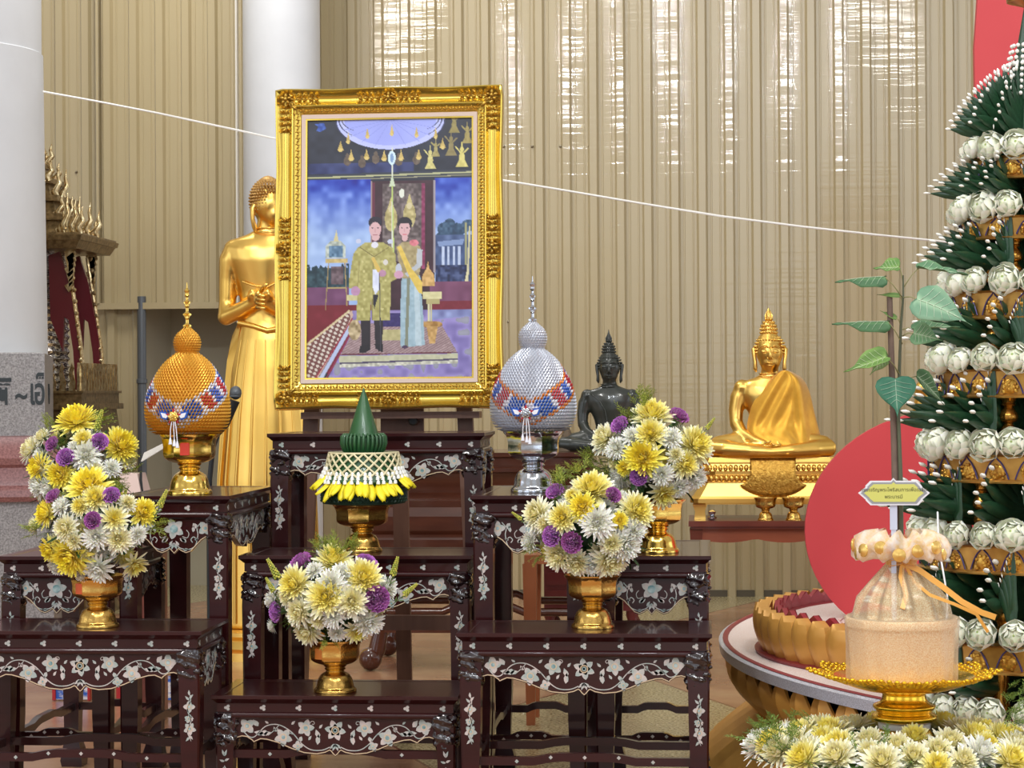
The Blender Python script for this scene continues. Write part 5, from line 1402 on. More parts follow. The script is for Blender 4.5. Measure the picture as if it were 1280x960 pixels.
# raised inner ring of upright petals
RI, CI = .70, (.84-CXs, 5.50-CYs)
mb = MB(); mb.lathe([(.01, ZS+.080), (RI-.055, ZS+.080), (RI-.052, ZS+.07), (RI-.05, ZS+.0)], 96, (CI[0], CI[1], 0), cap=False); mb.build('inner_dais', glit, st_, 30)
mb = MB(); mb.lathe([(RI+.018, ZS+.001), (RI+.02, ZS+.008), (RI-.05, ZS+.010), (RI-.05, ZS+.001)], 96, (CI[0], CI[1], 0), cap=False); mb.lathe([(RI-.058, ZS+.080), (RI-.045, ZS+.084), (RI-.04, ZS+.078)], 96, (CI[0], CI[1], 0), cap=False); mb.build('red_base_band', dred, st_, 30)
def upright(n=8, w_=.076, h=.105):
    rings = []
    for i in range(n+1):
        q = i/n; z = ZS+.008+h*q; ww = w_*.5*(.9+.1*q if q < .6 else math.sqrt(max(0.0, 1-((q-.6)/.4)**2))*.96+.002)
        r = RI-.012+.020*math.sin(PI*q*.75)
        rings.append([(r, -ww, z), (r+.012, -ww*.45, z), (r+.016, 0, z), (r+.012, ww*.45, z), (r, ww, z), (r-.018, ww*.96, z), (r-.018, -ww*.96, z)])
    mb = MB(); mb.loops(rings, 0, True, True); return mb
pu = protoobj(upright(), 'upright_petal', pgold)
bk = MB()
def back(n=6, w_=.08, h=.11):
    rings = []
    for i in range(n+1):
        q = i/n; z = ZS+.008+h*q; ww = w_*.5*(1 if q < .6 else math.sqrt(max(0.0, 1-((q-.6)/.4)**2))+.002); r = RI-.030
        rings.append([(r, -ww, z), (r, ww, z), (r-.012, ww, z), (r-.016, 0, z), (r-.012, -ww, z)])
    mb = MB(); mb.loops(rings, 0, True, True); return mb
pk_ = protoobj(back(), 'petal_lining', pred)
nI = 64
for k in range(nI):
    a = 2*PI*k/nI
    if -.9 < (a if a < PI else a-2*PI) < 1.2: continue
    f = lcopy(pu, st_, (CI[0], CI[1], 0), (0,0,a)); lcopy(pk_, f)
# ------------------------------------------------------------------ red boards behind the tree
redb = mat('red_board', (204, 66, 70), rough=.6, noise_=(3, (192,56,62), .3))
Yr = 5.5; pc = P(1188, 664, Yr); sr = px(Yr)
pts = []
for k in range(61):
    a = math.radians(-128+ k*(256+  0)/60) if False else math.radians(-142+ (360-76)*k/60)
    pts.append((178*sr*math.cos(a+0), 152*sr*math.sin(a)))
pts = []
for k in range(64):
    a = 2*PI*k/64; x = 178*sr*math.cos(a); z = 150*sr*math.sin(a)
    if z < -108*sr: z = -108*sr-(.0); 
    pts.append((x, z))
out = []
for q in pts:
    if not out or abs(out[-1][0]-q[0]) > 1e-6 or abs(out[-1][1]-q[1]) > 1e-6: out.append(q)
zb = ZS+.084
mb = MB(); ptsz = [(x, max(z+pc.z, zb)-0) for x, z in out]
mb.prism([(x, z) for x, z in ptsz], 0, .035); tag(mb.build('red_round_board', redb, None, 30, (pc.x, Yr, 0)), 'large round red board standing on the lotus stage behind the sapling', 'board')
Yb2 = 6.1; p0 = P(1222, 0, Yb2); s2 = px(Yb2); pts = []
for u, v in ((1228,-120),(1222,0),(1218,60),(1219,120),(1224,190),(1233,270),(1238,330),(1241,400),(1241,480),(1238,560),(1232,620),(1226,700),(1222,765)): q = P(u, v, Yb2); pts.append((q.x-p0.x, max(q.z, zb)))
r_ = P(1345, 300, Yb2).x-p0.x
pts = pts+[(2*r_-x, z) for x, z in reversed(pts)]
pts[len(pts)//2-1] = (pts[len(pts)//2-1][0], zb); 
mb = MB(); mb.prism(pts[::-1], 0, .035); tag(mb.build('tall_red_board', redb, None, 30, (p0.x, Yb2, 0)), 'tall narrow red board rising behind the leaf and lotus tree', 'board')
# ------------------------------------------------------------------ flower bed, tray, wrapped pot and sapling
YB_ = 3.95; ub = 1130; s = px(YB_); pb = P(ub, 925, YB_)
ZB = pb.z
wt = mat('white_cloth', (232, 230, 226), rough=.7, bump=(30, .3))
ZT = ZB-.035
t = thing('draped_stand', 'white cloth covered round stand under the chrysanthemum bed, lower right', 'stand', (pb.x, YB_, 0))
mb = MB(); rings = []
for i in range(7):
    z = [0, .08, .16, ZT-.05, ZT-.015, ZT-.004, ZT][i]
    rings.append([((.205-(.04 if i >= 6 else .0)+.010*math.sin(9*2*PI*j/90)*(1-i/6))*math.cos(2*PI*j/90), (.205-(.04 if i >= 6 else 0)+.010*math.sin(9*2*PI*j/90)*(1-i/6))*math.sin(2*PI*j/90), z) for j in range(90)])
mb.loops(rings, 0); mb.build('cloth_drape', wt, t, 50)
bed = thing('chrysanthemum_bed', 'low bed of yellow and white chrysanthemums around the golden tray foot', 'flowers', (pb.x, YB_, ZT))
rb = random.Random(4)
def bedhead(u, v, r, kd, zoff):
    pass
for k in range(58):
    rr_ = .068+.155*math.sqrt((k+.5)/58); a = k*2.39996
    if math.sin(a) > .55 and rr_ > .15: pass
    x, y = rr_*math.cos(a)*1.18, rr_*math.sin(a)*.86
    z = .045*(1-(rr_/.24)**2)+.012
    kd = rb.choice(('yw','cw','yw','cw','ww','cw')) 
    dr = Vector((x*2.2, y*2.2-.15, .55)); place('chrysanthemum#%s%d' % (kd, rb.choice((1,2))), kd, bed, (x, y, z), dr, rb.uniform(.034,.046), rb.random()*6, 'chrysanthemum')
mb = MB()
for k in range(120):
    a = rb.uniform(0, 2*PI); r = rb.uniform(.06, .235); x, y = r*math.cos(a)*1.15, r*math.sin(a)*.88
    leafblade(mb, Vector((x, y, .004)), Vector((x*3, y*3, .25)), rb.uniform(.02,.04), .012, rb)
for (u, v, n_) in ((965,912,16),(985,930,14),(1030,955,8),(1270,870,10),(1262,900,10),(1150,955,6),(1060,950,6),(1240,935,7),(1005,905,8),(950,925,6),(1095,940,5)):
    Yf = YB_-.10 if u < 1240 else YB_-.02
    for k in range(n_):
        p = P(u+rb.uniform(-14,14), v+rb.uniform(-8,12), Yf+rb.uniform(-.05,.05))-Vector(bed.location); p.z = max(.006, p.z)
        fern(mb, p, Vector((p.x*2+rb.uniform(-.4,.4), -.35+rb.uniform(-.3,.3), rb.uniform(.1,.7))), rb.uniform(.03,.05), rb, ((92,130,58),(160,186,96)), .32)
mb.lathe([(.215, .0), (.21, .012), (.05, .02), (.004, .02)], 40); mb.build('foliage', lm, bed, 180)
# golden tray: foot rings, bowl body, pierced lobed rim
tg = mat('bright_gold_tray', (250, 206, 70), rough=.2, metal=.9, noise_=(12, (236,184,50), .3))
tgr = mat('gold_filigree_rim', (252, 208, 50), rough=.28, metal=.8, noise_=(60, (206,150,24), .2))
zf = ZB
tray = thing('footed_tray', 'bright golden footed tray with a lacy pointed rim holding the wrapped pot', 'tray', (P(1130, 860, YB_).x, YB_, zf+.002))
q = s
mb = MB(); mb.lathe(smoothprof([(36*q, 0), (37*q, 3*q), (34*q, 8*q), (31*q, 12*q)], 3)+[(29*q, 13*q)], 48); mb.build('foot', tg, tray, 50)
mb = MB(); mb.lathe([(29*q, 12.5*q), (32*q, 14*q), (32*q, 20*q), (29*q, 21.5*q)], 48); mb.build('white_band', mat('white_band', (226,222,218), rough=.4), tray, 40)
mb = MB(); mb.lathe(smoothprof([(29*q, 21*q), (38*q, 24*q), (40*q, 29*q), (33*q, 34*q), (37*q, 38*q), (38*q, 42*q), (30*q, 46*q), (27*q, 52*q), (29*q, 58*q), (52*q, 62*q), (74*q, 69*q), (88*q, 77*q)], 4)+[(86*q, 79*q), (70*q, 73*q), (4*q, 68*q)], 72); mb.build('body', tg, tray, 50)
mb = MB(); NP = 10
for k in range(NP):
    a = 2*PI*k/NP+PI/NP*.0
    for i in range(7):
        for j in range(9):
            f = (j-4)/4.0; rad = lerp(80, 118-20*abs(f)**1.3, i/6)*q; aa = a+f*PI/NP*.98
            z = lerp(74, 86-5*abs(f), (i/6)**1.2)*q
            mb.ball((rad*math.cos(aa), rad*math.sin(aa), z+rb.uniform(-.6,.6)*q), (3.4*q, 3.4*q, 2.3*q), 6, 4)
n = 160; rings = []
for rr_, zz_ in ((78, 72), (90, 77), (104, 82), (104, 80), (90, 75), (78, 70)):
    rings.append([((rr_+(10*abs(math.cos(NP*PI*j/n))-8 if rr_ > 100 else 0))*q*math.cos(2*PI*j/n), (rr_+(10*abs(math.cos(NP*PI*j/n))-8 if rr_ > 100 else 0))*q*math.sin(2*PI*j/n), zz_*q) for j in range(n)])
mb.loops(rings, 0, True, False); mb.build('lacy_rim', tgr, tray, 60)
# pot wrapped in gold organza
org = mat('gold_organza', (226, 178, 120), rough=.3, metal=.4, alpha=.46, sheen=.5, noise_=(520, (255,240,200), .12), bump=(620, .6))
pot = mat('cream_pot', (238, 208, 170), rough=.5)
ruf = mat('ruffled_lace', (252, 238, 226), rough=.35, alpha=.62, sheen=.5, noise_=(90, (246,206,140), .15), bump=(300, .5))
rib = mat('satin_ribbon', (222, 160, 64), rough=.35, sheen=.4)
dirt = mat('potting_soil', (70, 56, 40), rough=.9, bump=(60, .8))
zp = zf+69*q
pw = thing('wrapped_pot', 'cream pot wrapped in sparkling gold organza tied with a ribbon', 'pot', (P(1127, 800, YB_).x, YB_, zp+.004))
mb = MB(); H = 80*q
mb.lathe([(60*q, 0), (62*q, 4*q), (64*q, H*.5), (65*q, H*.86), (68*q, H*.87), (68*q, H), (64*q, H), (62*q, H*.82), (4*q, H*.8)], 56); mb.build('pot', pot, pw, 40)
mb = MB(); mb.lathe([(61*q, H*.80), (62*q, H*.83), (20*q, H*.86), (2*q, H*.85)], 32, cap=False); mb.build('soil', dirt, pw, 60)
def ruffle(th, z, base, amp, n, ph=0, sd=0):
    return base+amp*math.sin(n*th+ph)+amp*.5*math.sin((n*1.7)*th+sd)
mb = MB(); rings = []; NJ = 120
for zq, r_, am in ((-1, 66, 1.2), (4, 67.5, 1.5), (20, 68, 1.0), (45, 68.3, .9), (70, 69.5, .8), (79, 70.5, .8), (82, 66, .8), (80, 60, 1.2), (86, 59, 2.0), (104, 53, 3.4), (120, 40, 3.0), (136, 25, 3.2), (146, 17, 2.4), (150, 15, 2)):
    rings.append([(ruffle(2*PI*j/NJ, zq, r_, am, 13, zq*.02, zq*.03)*q*math.cos(2*PI*j/NJ), ruffle(2*PI*j/NJ, zq, r_, am, 13, zq*.02, zq*.03)*q*math.sin(2*PI*j/NJ), zq*q+.4*q*math.sin(7*2*PI*j/NJ)) for j in range(NJ)])
mb.loops(rings, 0, True, False); mb.build('organza_wrap', org, pw, 180)
mb = MB(); rings = []
for zq, r_, am in ((149, 15, 2), (154, 22, 3), (158, 38, 6), (156, 52, 8), (162, 58, 9), (172, 56, 9)):
    rings.append([((r_+am*.5*math.sin(8*2*PI*j/NJ+zq*.1))*q*math.cos(2*PI*j/NJ), (r_+am*.5*math.sin(8*2*PI*j/NJ+zq*.1))*q*math.sin(2*PI*j/NJ)*.75, (zq+am*.9*math.sin(11*2*PI*j/NJ+r_*.05))*q) for j in range(NJ)])
for zq, r_, am in ((180, 44, 8), (184, 30, 6)):
    rings.append([((r_+am*.5*math.sin(8*2*PI*j/NJ+zq*.1))*q*math.cos(2*PI*j/NJ), (r_+am*.5*math.sin(8*2*PI*j/NJ+zq*.1))*q*math.sin(2*PI*j/NJ)*.75, (zq+am*.9*math.sin(11*2*PI*j/NJ+r_*.05))*q) for j in range(NJ)])
mb.loops(rings, 0, True, False); mb.build('ruffled_top', ruf, pw, 180)
mb = MB()
for k in range(15):
    a = 2*PI*k/15; R_ = 57+2*math.sin(k*3); zc = 164+5*math.sin(k*2.1); M = Matrix.Translation((R_*q*math.cos(a), R_*q*.76*math.sin(a), zc*q)) @ Matrix.Rotation(a, 4, 'Z') @ Matrix.Rotation(PI/2, 4, 'Y')
    mb.lathe([(1*q, -1.2*q), (7*q, -.8*q), (8.5*q, 0), (8*q, 1.6*q), (6*q, 2.2*q), (3*q, 3.4*q), (.4*q, 3.8*q)], 14, mi=0, M=M)
mb.build('gold_rosettes', mat('gold_rosette', (236, 196, 110), rough=.25, metal=.7), pw, 50)
mb = MB(); mb.lathe([(15*q, 143*q), (19*q, 145*q), (19*q, 152*q), (15*q, 153*q)], 32)
def ribbon(mb, path, w_, th=.0008):
    rings = []
    for i, p in enumerate(path):
        p = Vector(p); a = Vector(path[max(i-1,0)]); b_ = Vector(path[min(i+1,len(path)-1)]); d = (b_-a).normalized(); sd = d.cross(Vector((0,1,0))).normalized()
        nn = d.cross(sd)
        rings.append([tuple(p-sd*w_/2-nn*th), tuple(p+sd*w_/2-nn*th), tuple(p+sd*w_/2+nn*th), tuple(p-sd*w_/2+nn*th)])
    mb.loops(rings, 0)
ribbon(mb, [((a)*q, -(b_)*q, c*q) for a, b_, c in ((3,20,147),(20,26,140),(45,38,122),(68,52,104),(90,60,92),(107,60,86))], 7*q)
ribbon(mb, [((a)*q, -(b_)*q, c*q) for a, b_, c in ((3,20,147),(14,26,125),(30,50,112),(58,62,102),(84,62,90),(98,58,68))], 4*q)
ribbon(mb, [((a)*q, -(b_)*q, c*q) for a, b_, c in ((0,20,147),(-3,30,132),(2,44,112),(-4,60,96))], 6*q)
for sg in (-1, 1):
    mb.tube([(0, -20*q, 148*q), (sg*8*q, -23*q, 153*q), (sg*17*q, -24*q, 151*q), (sg*16*q, -24*q, 145*q), (sg*7*q, -22*q, 146*q), (0, -20*q, 148*q)], [2.4*q]*6, 6, flat=.3)
mb.build('ribbon', rib, pw, 50)
# sapling
bark = mat('grey_brown_bark', (124, 104, 92), rough=.8, noise_=(40, (100,82,72), .25))
gst = mat('green_stem', (84, 88, 66), rough=.6)
lf1 = mat('bodhi_leaf', (255,255,255), rough=.6, attr=True, spec=.3)
sp_ = thing('bodhi_sapling', 'young heart-leaved sapling tied to a stake in the wrapped pot', 'sapling', (P(1120, 700, YB_).x, YB_, zp+H*.86))
O = Vector(sp_.location)
def sp(u, v, dy=0.0): return P(u, v, YB_+dy)-O
mb = MB(); mb.tube([sp(1124, 748), sp(1121, 690), sp(1118, 560), sp(1115, 470), sp(1112, 371)], [.006, .0065, .006, .0055, .005], 8); mb.build('stake', bark, sp_, 60)
mb = MB(); mb.tube([sp(1130, 746, -.006), sp(1127, 690, -.008), sp(1126, 600, -.006), sp(1123, 520, -.004), sp(1124, 470), sp(1126, 410), sp(1129, 370), sp(1129, 344)], [.004, .004, .0038, .0032, .0028, .0024, .002, .0013], 8)
mb.build('stem', gst, sp_, 60)
def bodhi(mb, att, base, tip, w_, nrm, droop=.0, fold=.12, c0=(64,104,62), c1=(108,146,104), wav=.0):
    """petiole att->base, heart blade base->tip with a long drip tip"""
    att, base, tip = Vector(att), Vector(base), Vector(tip); d = tip-base; L = d.length; d.normalize(); n_ = Vector(nrm); sd = d.cross(n_).normalized(); n_ = sd.cross(d)
    mb.col = sc4((140, 140, 92)); mb.tube([att, (att+base)/2+Vector((0,0,.003)), base], [.0011, .0009, .0008], 5)
    out = [(0,.0),(-.05,.16),(-.03,.32),(.06,.45),(.2,.5),(.35,.46),(.5,.36),(.62,.24),(.72,.12),(.8,.05),(.9,.02),(1,.002)]
    vs = []; cols = []
    for i, (x, h) in enumerate(out):
        for j in (-1, -.66, -.33, 0, .33, .66, 1):
            xx = x if abs(j) > .01 or i > 2 else max(0, x); p = base+d*L*(xx*abs(j)+max(0, x)*(1-abs(j)))+sd*(w_*h*j)
            p += n_*(abs(j)*fold*w_*h*2 - droop*L*max(0, x)**2 + wav*w_*math.sin(x*14+j*2)*abs(j)*.5)
            vs.append(tuple(p)); v_ = abs(math.sin((x*1.0-abs(j)*.35)*20)) if abs(j) > 0 else 0
            cols.append(sc4(mixc(c0, c1, (.25 if v_ > .25 else .8) if abs(j) > .01 else 1.0)))
    def sf(x, jj):               # point on the blade for the veins
        h = prof_at([(hh_, xx_) for xx_, hh_ in out[2:]], x)
        p = base+d*L*x+sd*(w_*h*jj); return p+n_*(abs(jj)*fold*w_*h*2-droop*L*max(0, x)**2+wav*w_*math.sin(x*14+jj*2)*abs(jj)*.5+.0007)
    if w_ > .03:
        mb.col = sc4(mixc(c1, (236, 240, 220), .55)); mb.tube([sf(.02+.09*i, 0) for i in range(10)], [.0006]*9+[.0002], 5)
        for x0 in (.06, .18, .30, .42, .54):
            for sg_ in (-1, 1): mb.tube([sf(x0, 0), sf(x0+.07, .4*sg_), sf(x0+.12, .8*sg_)], [.00045, .0004, .0002], 4)
    m_ = 7; mb.add(vs, [(i*m_+j, i*m_+j+1, (i+1)*m_+j+1, (i+1)*m_+j) for i in range(len(out)-1) for j in range(m_-1)], 0, None, cols)
for (att, bs, tp, w_, nr, dr, fo, c0, c1, wv, dy) in (
    ((1128,372),(1106,346),(1044,347),30,(0,-.45,.9),.10,-.25,(50,84,54),(92,128,86),.12,-.01),
    ((1129,352),(1124,334),(1092,338),30,(.1,-.6,.8),-.1,.2,(74,112,54),(120,150,80),.1,.01),
    ((1128,430),(1110,402),(1040,402),30,(0,-.5,.85),.05,-.25,(52,88,54),(92,128,86),.12,-.01),
    ((1126,470),(1108,446),(1055,468),30,(.2,-.6,.7),-.08,.3,(84,116,56),(126,156,84),.1,-.02),
    ((1126,474),(1110,444),(1086,468),24,(-.3,-.8,.4),.1,.2,(96,124,70),(140,160,104),.06,.01),
    ((1125,500),(1119,473),(1122,522),50,(0,-1,.12),.0,.06,(44,98,76),(80,132,106),.0,-.03),
    ((1129,372),(1146,374),(1216,398),56,(0,-.8,.6),.18,.05,(86,124,98),(140,170,138),.06,-.05),
    ((1129,360),(1148,335),(1210,343),26,(0,-.4,.9),.0,.25,(70,108,76),(112,146,108),.18,.01),
    ((1128,420),(1142,417),(1178,424),34,(0,-.85,.5),.1,.1,(84,122,84),(130,160,118),.05,-.03),
    ((1128,412),(1142,412),(1200,406),26,(0,-.4,.9),.05,.25,(74,112,78),(120,150,112),.1,.0),
    ((1129,380),(1124,370),(1096,368),12,(0,-.5,.8),.0,.1,(80,110,56),(120,146,76),.0,0),
    ((1126,405),(1120,398),(1100,388),12,(0,-.5,.8),.0,.1,(80,110,56),(120,146,76),.0,0),
    ((1126,480),(1146,470),(1185,505),30,(.3,-.7,.6),.1,.2,(52,84,50),(90,120,80),.05,.05)):
    mb = MB(); bodhi(mb, sp(*att), sp(bs[0], bs[1], dy), sp(tp[0], tp[1], dy*1.6), w_*s, nr, dr, fo, c0, c1, wv)
    o = mb.build('leaf', lf1, sp_, 180); sm = o.modifiers.new('Solidify', 'SOLIDIFY'); sm.thickness = .0007
# name plate on a grey white stake
pl = mat('white_plate', (226, 226, 232), rough=.4); plg = mat('yellow_plate_face', (206, 206, 108), rough=.4); gl = mat('grey_plate_line', (150, 152, 156), rough=.4); stk = mat('white_plastic_stake', (196, 202, 222), rough=.35)
sg = thing('name_plate', 'small pointed yellow name plate on a white stake in the pot', 'sign', P(1117, 690, YB_-.03)); O2 = Vector(sg.location)
def spl(sc):
    o_ = [(-43,0),(-34,7),(-34,9),(-28,15),(-3,15),(-0,18.5),(3,15),(29,15),(34,9),(35,7),(44,0),(35,-8),(35,-9),(30,-15),(-28,-15),(-34,-9),(-34,-8)]
    return [(a*sc[0]*s, b_*sc[1]*s) for a, b_ in o_]
cz_ = (P(1117, 616, YB_-.03)-O2)
mb = MB(); mb.prism([(x, z+cz_.z) for x, z in spl((1,1))], -.008, -.005); mb.build('plate', pl, sg, 30)
mb = MB(); mb.prism([(x, z+cz_.z) for x, z in spl((.93,.88))], -.0084, -.008); mb.build('plate_line', gl, sg, 30)
mb = MB(); mb.prism([(x*(1 if abs(x) < 30*s else .97), z+cz_.z) for x, z in spl((.86,.72))], -.0088, -.0084); mb.build('plate_face', plg, sg, 30)
tk = mat('plate_text', (84, 84, 40), rough=.6)
text_obj('ทรงเจริญพระโพธิสมภารเพื่อเฉลิม', 6.1*s, tk, sg, (0, -.0089, cz_.z+2.0*s), ext=.0001, bold=.00006)
text_obj('พระบารมี', 6.1*s, tk, sg, (0, -.0089, cz_.z-6.6*s), ext=.0001, bold=.00006)
mb = MB(); a_, b_ = P(1117, 700, YB_-.03)-O2, P(1117, 632, YB_-.03)-O2
mb.box(-4.4*s, 4.4*s, -.005, -.002, (P(1117, 662, YB_-.03)-O2).z, cz_.z+2*s); mb.box(-3*s, 3*s, -.004, -.002, zp+H*.86-O2.z, (P(1117, 662, YB_-.03)-O2).z); mb.build('stake', stk, sg, 20)
# thin white cord from the leaves down to the pot
mb = MB(); mb.tube([P(1172, 640, 4.2), P(1173, 680, 4.15), P(1179, 715, 4.05), P(1184, 745, 4.0), P(1184, 762, 3.98), P(1182, 790, 3.93)], .0016, 6); tag(mb.build('hanging_thread', mat('white_cord', (236,236,236), rough=.7), None, 60), 'thin white cord hanging down beside the wrapped pot', 'cord')
mb = MB(); mb.tube([P(1050, 776, 5.2), P(1062, 768, 5.05), P(1085, 752, 4.6), P(1112, 738, 4.06)], .0016, 6); mb.tube([P(1048, 774, 5.2), P(1056, 782, 5.15), P(1064, 774, 5.1)], .0016, 6); tag(mb.build('pink_cord', mat('pink_cord', (226,180,170), rough=.7), None, 60), 'pinkish knotted cord running from the stage up to the pot', 'cord')
# ------------------------------------------------------------------ statues
bgold = mat('statue_gold', (250, 208, 116), rough=.3, metal=1, noise_=(5, (238,190,92), .3))
bgold2 = mat('statue_robe_gold', (240, 184, 66), rough=.4, metal=.6, noise_=(40, (228,166,48), .25), sheen=.3)
bstone = mat('dark_stone', (52, 56, 50), rough=.3, coat=.3, noise_=(9, (38,42,38), .3))
def ellm(mb, c, r, nu=16, nv=12, rot=None):
    M = Matrix.Translation(c)
    if rot is not None: M = M @ Euler(rot).to_matrix().to_4x4()
    mb.ball((0,0,0), r, nu, nv, 0, M)
def curls(mb, c, r, s, rows, zmin=-.2, front=None, size=1.7):
    """rows of small hair curls over an ellipsoid cap"""
    for i in range(rows):
        th = lerp(math.asin(max(-1, zmin)), PI/2*.97, i/(rows-1)); n = max(4, int(2*PI*r[0]*math.cos(th)/(size*2.0*s)))
        for j in range(n):
            a = 2*PI*(j+.5*(i % 2))/n; p = (c[0]+r[0]*math.cos(th)*math.cos(a), c[1]+r[1]*math.cos(th)*math.sin(a), c[2]+r[2]*math.sin(th))
            if front and front(p): continue
            mb.lathe([(.2*size*s, -size*s*.7), (size*s*.95, -.2*size*s), (size*s*.7, size*s*.6), (.1*s, size*s*1.2)], 6, (0,0,0), 0, Matrix.Translation(p) @ Vector((math.cos(th)*math.cos(a), math.cos(th)*math.sin(a), math.sin(th))).to_track_quat('Z','Y').to_matrix().to_4x4())
def seated(name, label, uc, vb, Y, k, body_m, hair_m, robe_m=None, cat='statue', spire=(400, 388), dz=0.0):
    """seated cross-legged figure, template in px around (962, 573) scaled by k"""
    s = px(Y)*k; o = thing(name, label, cat, P(uc, vb, Y) if not dz else (P(uc, vb, Y).x, Y, dz))
    q = lambda u, v, y=0: ((u-962)*s, y*s, (573-v)*s)
    mb = MB()
    # torso, shoulders, neck
    rings = []
    for v, rx, ry, xo in ((572, 46, 24, 2), (560, 42, 22, 2), (548, 27, 17, 2), (536, 24, 15, 2), (524, 27, 16, 2), (510, 33, 18, 2), (496, 39, 18, 2), (486, 40, 16, 1), (479, 33, 13, 1), (475, 20, 11, 1), (471, 11.5, 10.5, 0), (462, 10.5, 10.5, 0), (452, 10.5, 10, 0)):
        rings.append([q(963+xo+rx*math.cos(2*PI*j/24)*(1), v, ry*math.sin(2*PI*j/24)) for j in range(24)])
    mb.loops(rings, 0)
    ellm(mb, q(963, 497, -8), (26*s, 10*s, 13*s))
    # arms
    for sg in (-1, 1):
        mb.tube([q(963+sg*33, 487, 1), q(963+sg*39, 498, 1), q(963+sg*42, 515, 0), q(963+sg*42, 532, -3), q(963+sg*35, 544, -12), q(963+sg*20, 553, -24), q(963+sg*6, 557, -34)],
                [9*s, 10.5*s, 9.5*s, 8.5*s, 8*s, 6.5*s, 5*s], 14)
        ellm(mb, q(963+sg*35, 487, 0), (10*s, 10*s, 10*s)); ellm(mb, q(963+sg*40, 535, -4), (8.8*s, 8.8*s, 8.8*s))
    # crossed legs: thighs out to the knees, shins folded in front
    for sg in (-1, 1):
        mb.tube([q(963+sg*16, 556, -2), q(963+sg*42, 557, -12), q(963+sg*66, 560, -18), q(963+sg*72, 563, -22)], [15*s, 15*s, 13*s, 10*s], 16)
        mb.tube([q(963+sg*74, 562, -20), q(963+sg*56, 563, -32), q(963+sg*25, 565, -40), q(963-sg*12, 567, -42)], [11*s, 10.5*s, 8.5*s, 5.5*s], 14)
    ellm(mb, q(963, 564, -18), (52*s, 26*s, 10*s))
    # head with jaw
    ellm(mb, q(963, 444, 0), (17*s, 18*s, 19*s)); ellm(mb, q(963, 455, -3), (13.5*s, 13.5*s, 13*s)); ellm(mb, q(963, 464, -7), (6.5*s, 6*s, 5*s))
    b = mb.build('body', body_m, o, 180); remeshed(b, 2.0*s, 5)
    # face
    fc = MB()
    fc.tube([q(963, 437, -17.5), q(963, 444, -18.8), q(963, 450, -20.5), q(963, 452, -19)], [1.2*s, 1.7*s, 2.8*s, 1.8*s], 10)
    for sg in (-1, 1):
        fc.tube([q(963+sg*2, 438, -17.6), q(963+sg*6, 435, -17.2), q(963+sg*11, 437, -14.5), q(963+sg*14, 440, -11.5)], [.9*s, 1.0*s, .9*s, .4*s], 6)
        ellm(fc, q(963+sg*7, 443, -15.4), (4.2*s, 2.4*s, 2.4*s)); fc.tube([q(963+sg*3, 444, -17.2), q(963+sg*7, 445.4, -17.4), q(963+sg*11.5, 443.6, -14.6)], [.5*s, .7*s, .4*s], 6)
        ellm(fc, q(963+sg*2.6, 451.6, -18.6), (1.7*s, 1.7*s, 1.4*s))
        # long ears
        fc.tube([q(963+sg*17.2, 437, 1), q(963+sg*19.6, 440, 1), q(963+sg*19.2, 448, 0), q(963+sg*18, 456, -1), q(963+sg*18, 464, -2), q(963+sg*17, 468, -2)], [1.6*s, 2.6*s, 2.2*s, 1.8*s, 2.2*s, .8*s], 8, flat=1.2)
    fc.tube([q(957, 457.4, -15.2), q(960, 456.6, -17.2), q(963, 457.2, -17.8), q(966, 456.6, -17.2), q(969, 457.4, -15.2)], [.5*s, 1.2*s, 1.1*s, 1.2*s, .5*s], 8)
    fc.tube([q(958.5, 459.3, -15.6), q(963, 460.2, -17.4), q(967.5, 459.3, -15.6)], [.5*s, 1.4*s, .5*s], 8)
    for r_, v_ in ((12.4, 470), (13.4, 473.5)): fc.tube([((r_*math.cos(a))*s, (-1+r_*math.sin(a)*.95)*s, (573-v_)*s) for a in [2*PI*j/24 for j in range(25)]], .7*s, 6)
    fc.build('face', body_m, o, 180)
    # hair cap, topknot and flame
    h = MB()
    ellm(h, q(963, 439, 2), (18.6*s, 18.4*s, 19*s)) if False else None
    curls(h, q(963, 438, 2.5), (18.2*s, 18*s, 17*s), s, 9, -.35, lambda p: p[1] < (2.5-9)*s and p[2] < (573-432)*s and abs(p[0]) < 15.5*s or p[1] < -14*s and p[2] < (573-433)*s, 1.75)
    h.lathe([(16.5*s, (573-438)*s), (15*s, (573-428)*s), (9.5*s, (573-420)*s), (9.3*s, (573-414)*s), (7*s, (573-407)*s), (2*s, (573-402)*s)], 20, (0, 2*s, 0))
    for i in range(5):
        z = 419-4.2*i; r_ = (10.2, 10, 8.8, 6.6, 4)[i]; n = max(5, int(2*PI*r_/3.4))
        for j in range(n): h.ball((r_*s*math.cos(2*PI*(j+.5*(i%2))/n), 2*s+r_*s*math.sin(2*PI*(j+.5*(i%2))/n), (573-z)*s), 1.7*s, 6, 5)
    h.build('hair', hair_m, o, 60)
    f = MB(); zt0 = 404
    f.lathe([(3.2*s, (573-zt0)*s), (4.4*s, (573-zt0+2)*s), (3.4*s, (573-zt0+5)*s), (4.0*s, (573-zt0+8)*s), (1.8*s, (573-zt0+13)*s), (.2*s, (573-zt0+(zt0-spire[1]))*s)], 12, (0, 2*s, 0), 0)
    for j in range(5):
        a = 2*PI*j/5-PI/2; f.tube([(3.4*s*math.cos(a), 2*s+3.4*s*math.sin(a), (573-zt0+1)*s), (4.6*s*math.cos(a), 2*s+4.6*s*math.sin(a), (573-zt0+6)*s), (2*s*math.cos(a), 2*s+2*s*math.sin(a), (573-zt0+12)*s)], [1.2*s, 1.0*s, .2*s], 6)
    f.build('flame_finial', hair_m, o, 50)
    # hands resting in the lap
    hd = MB()
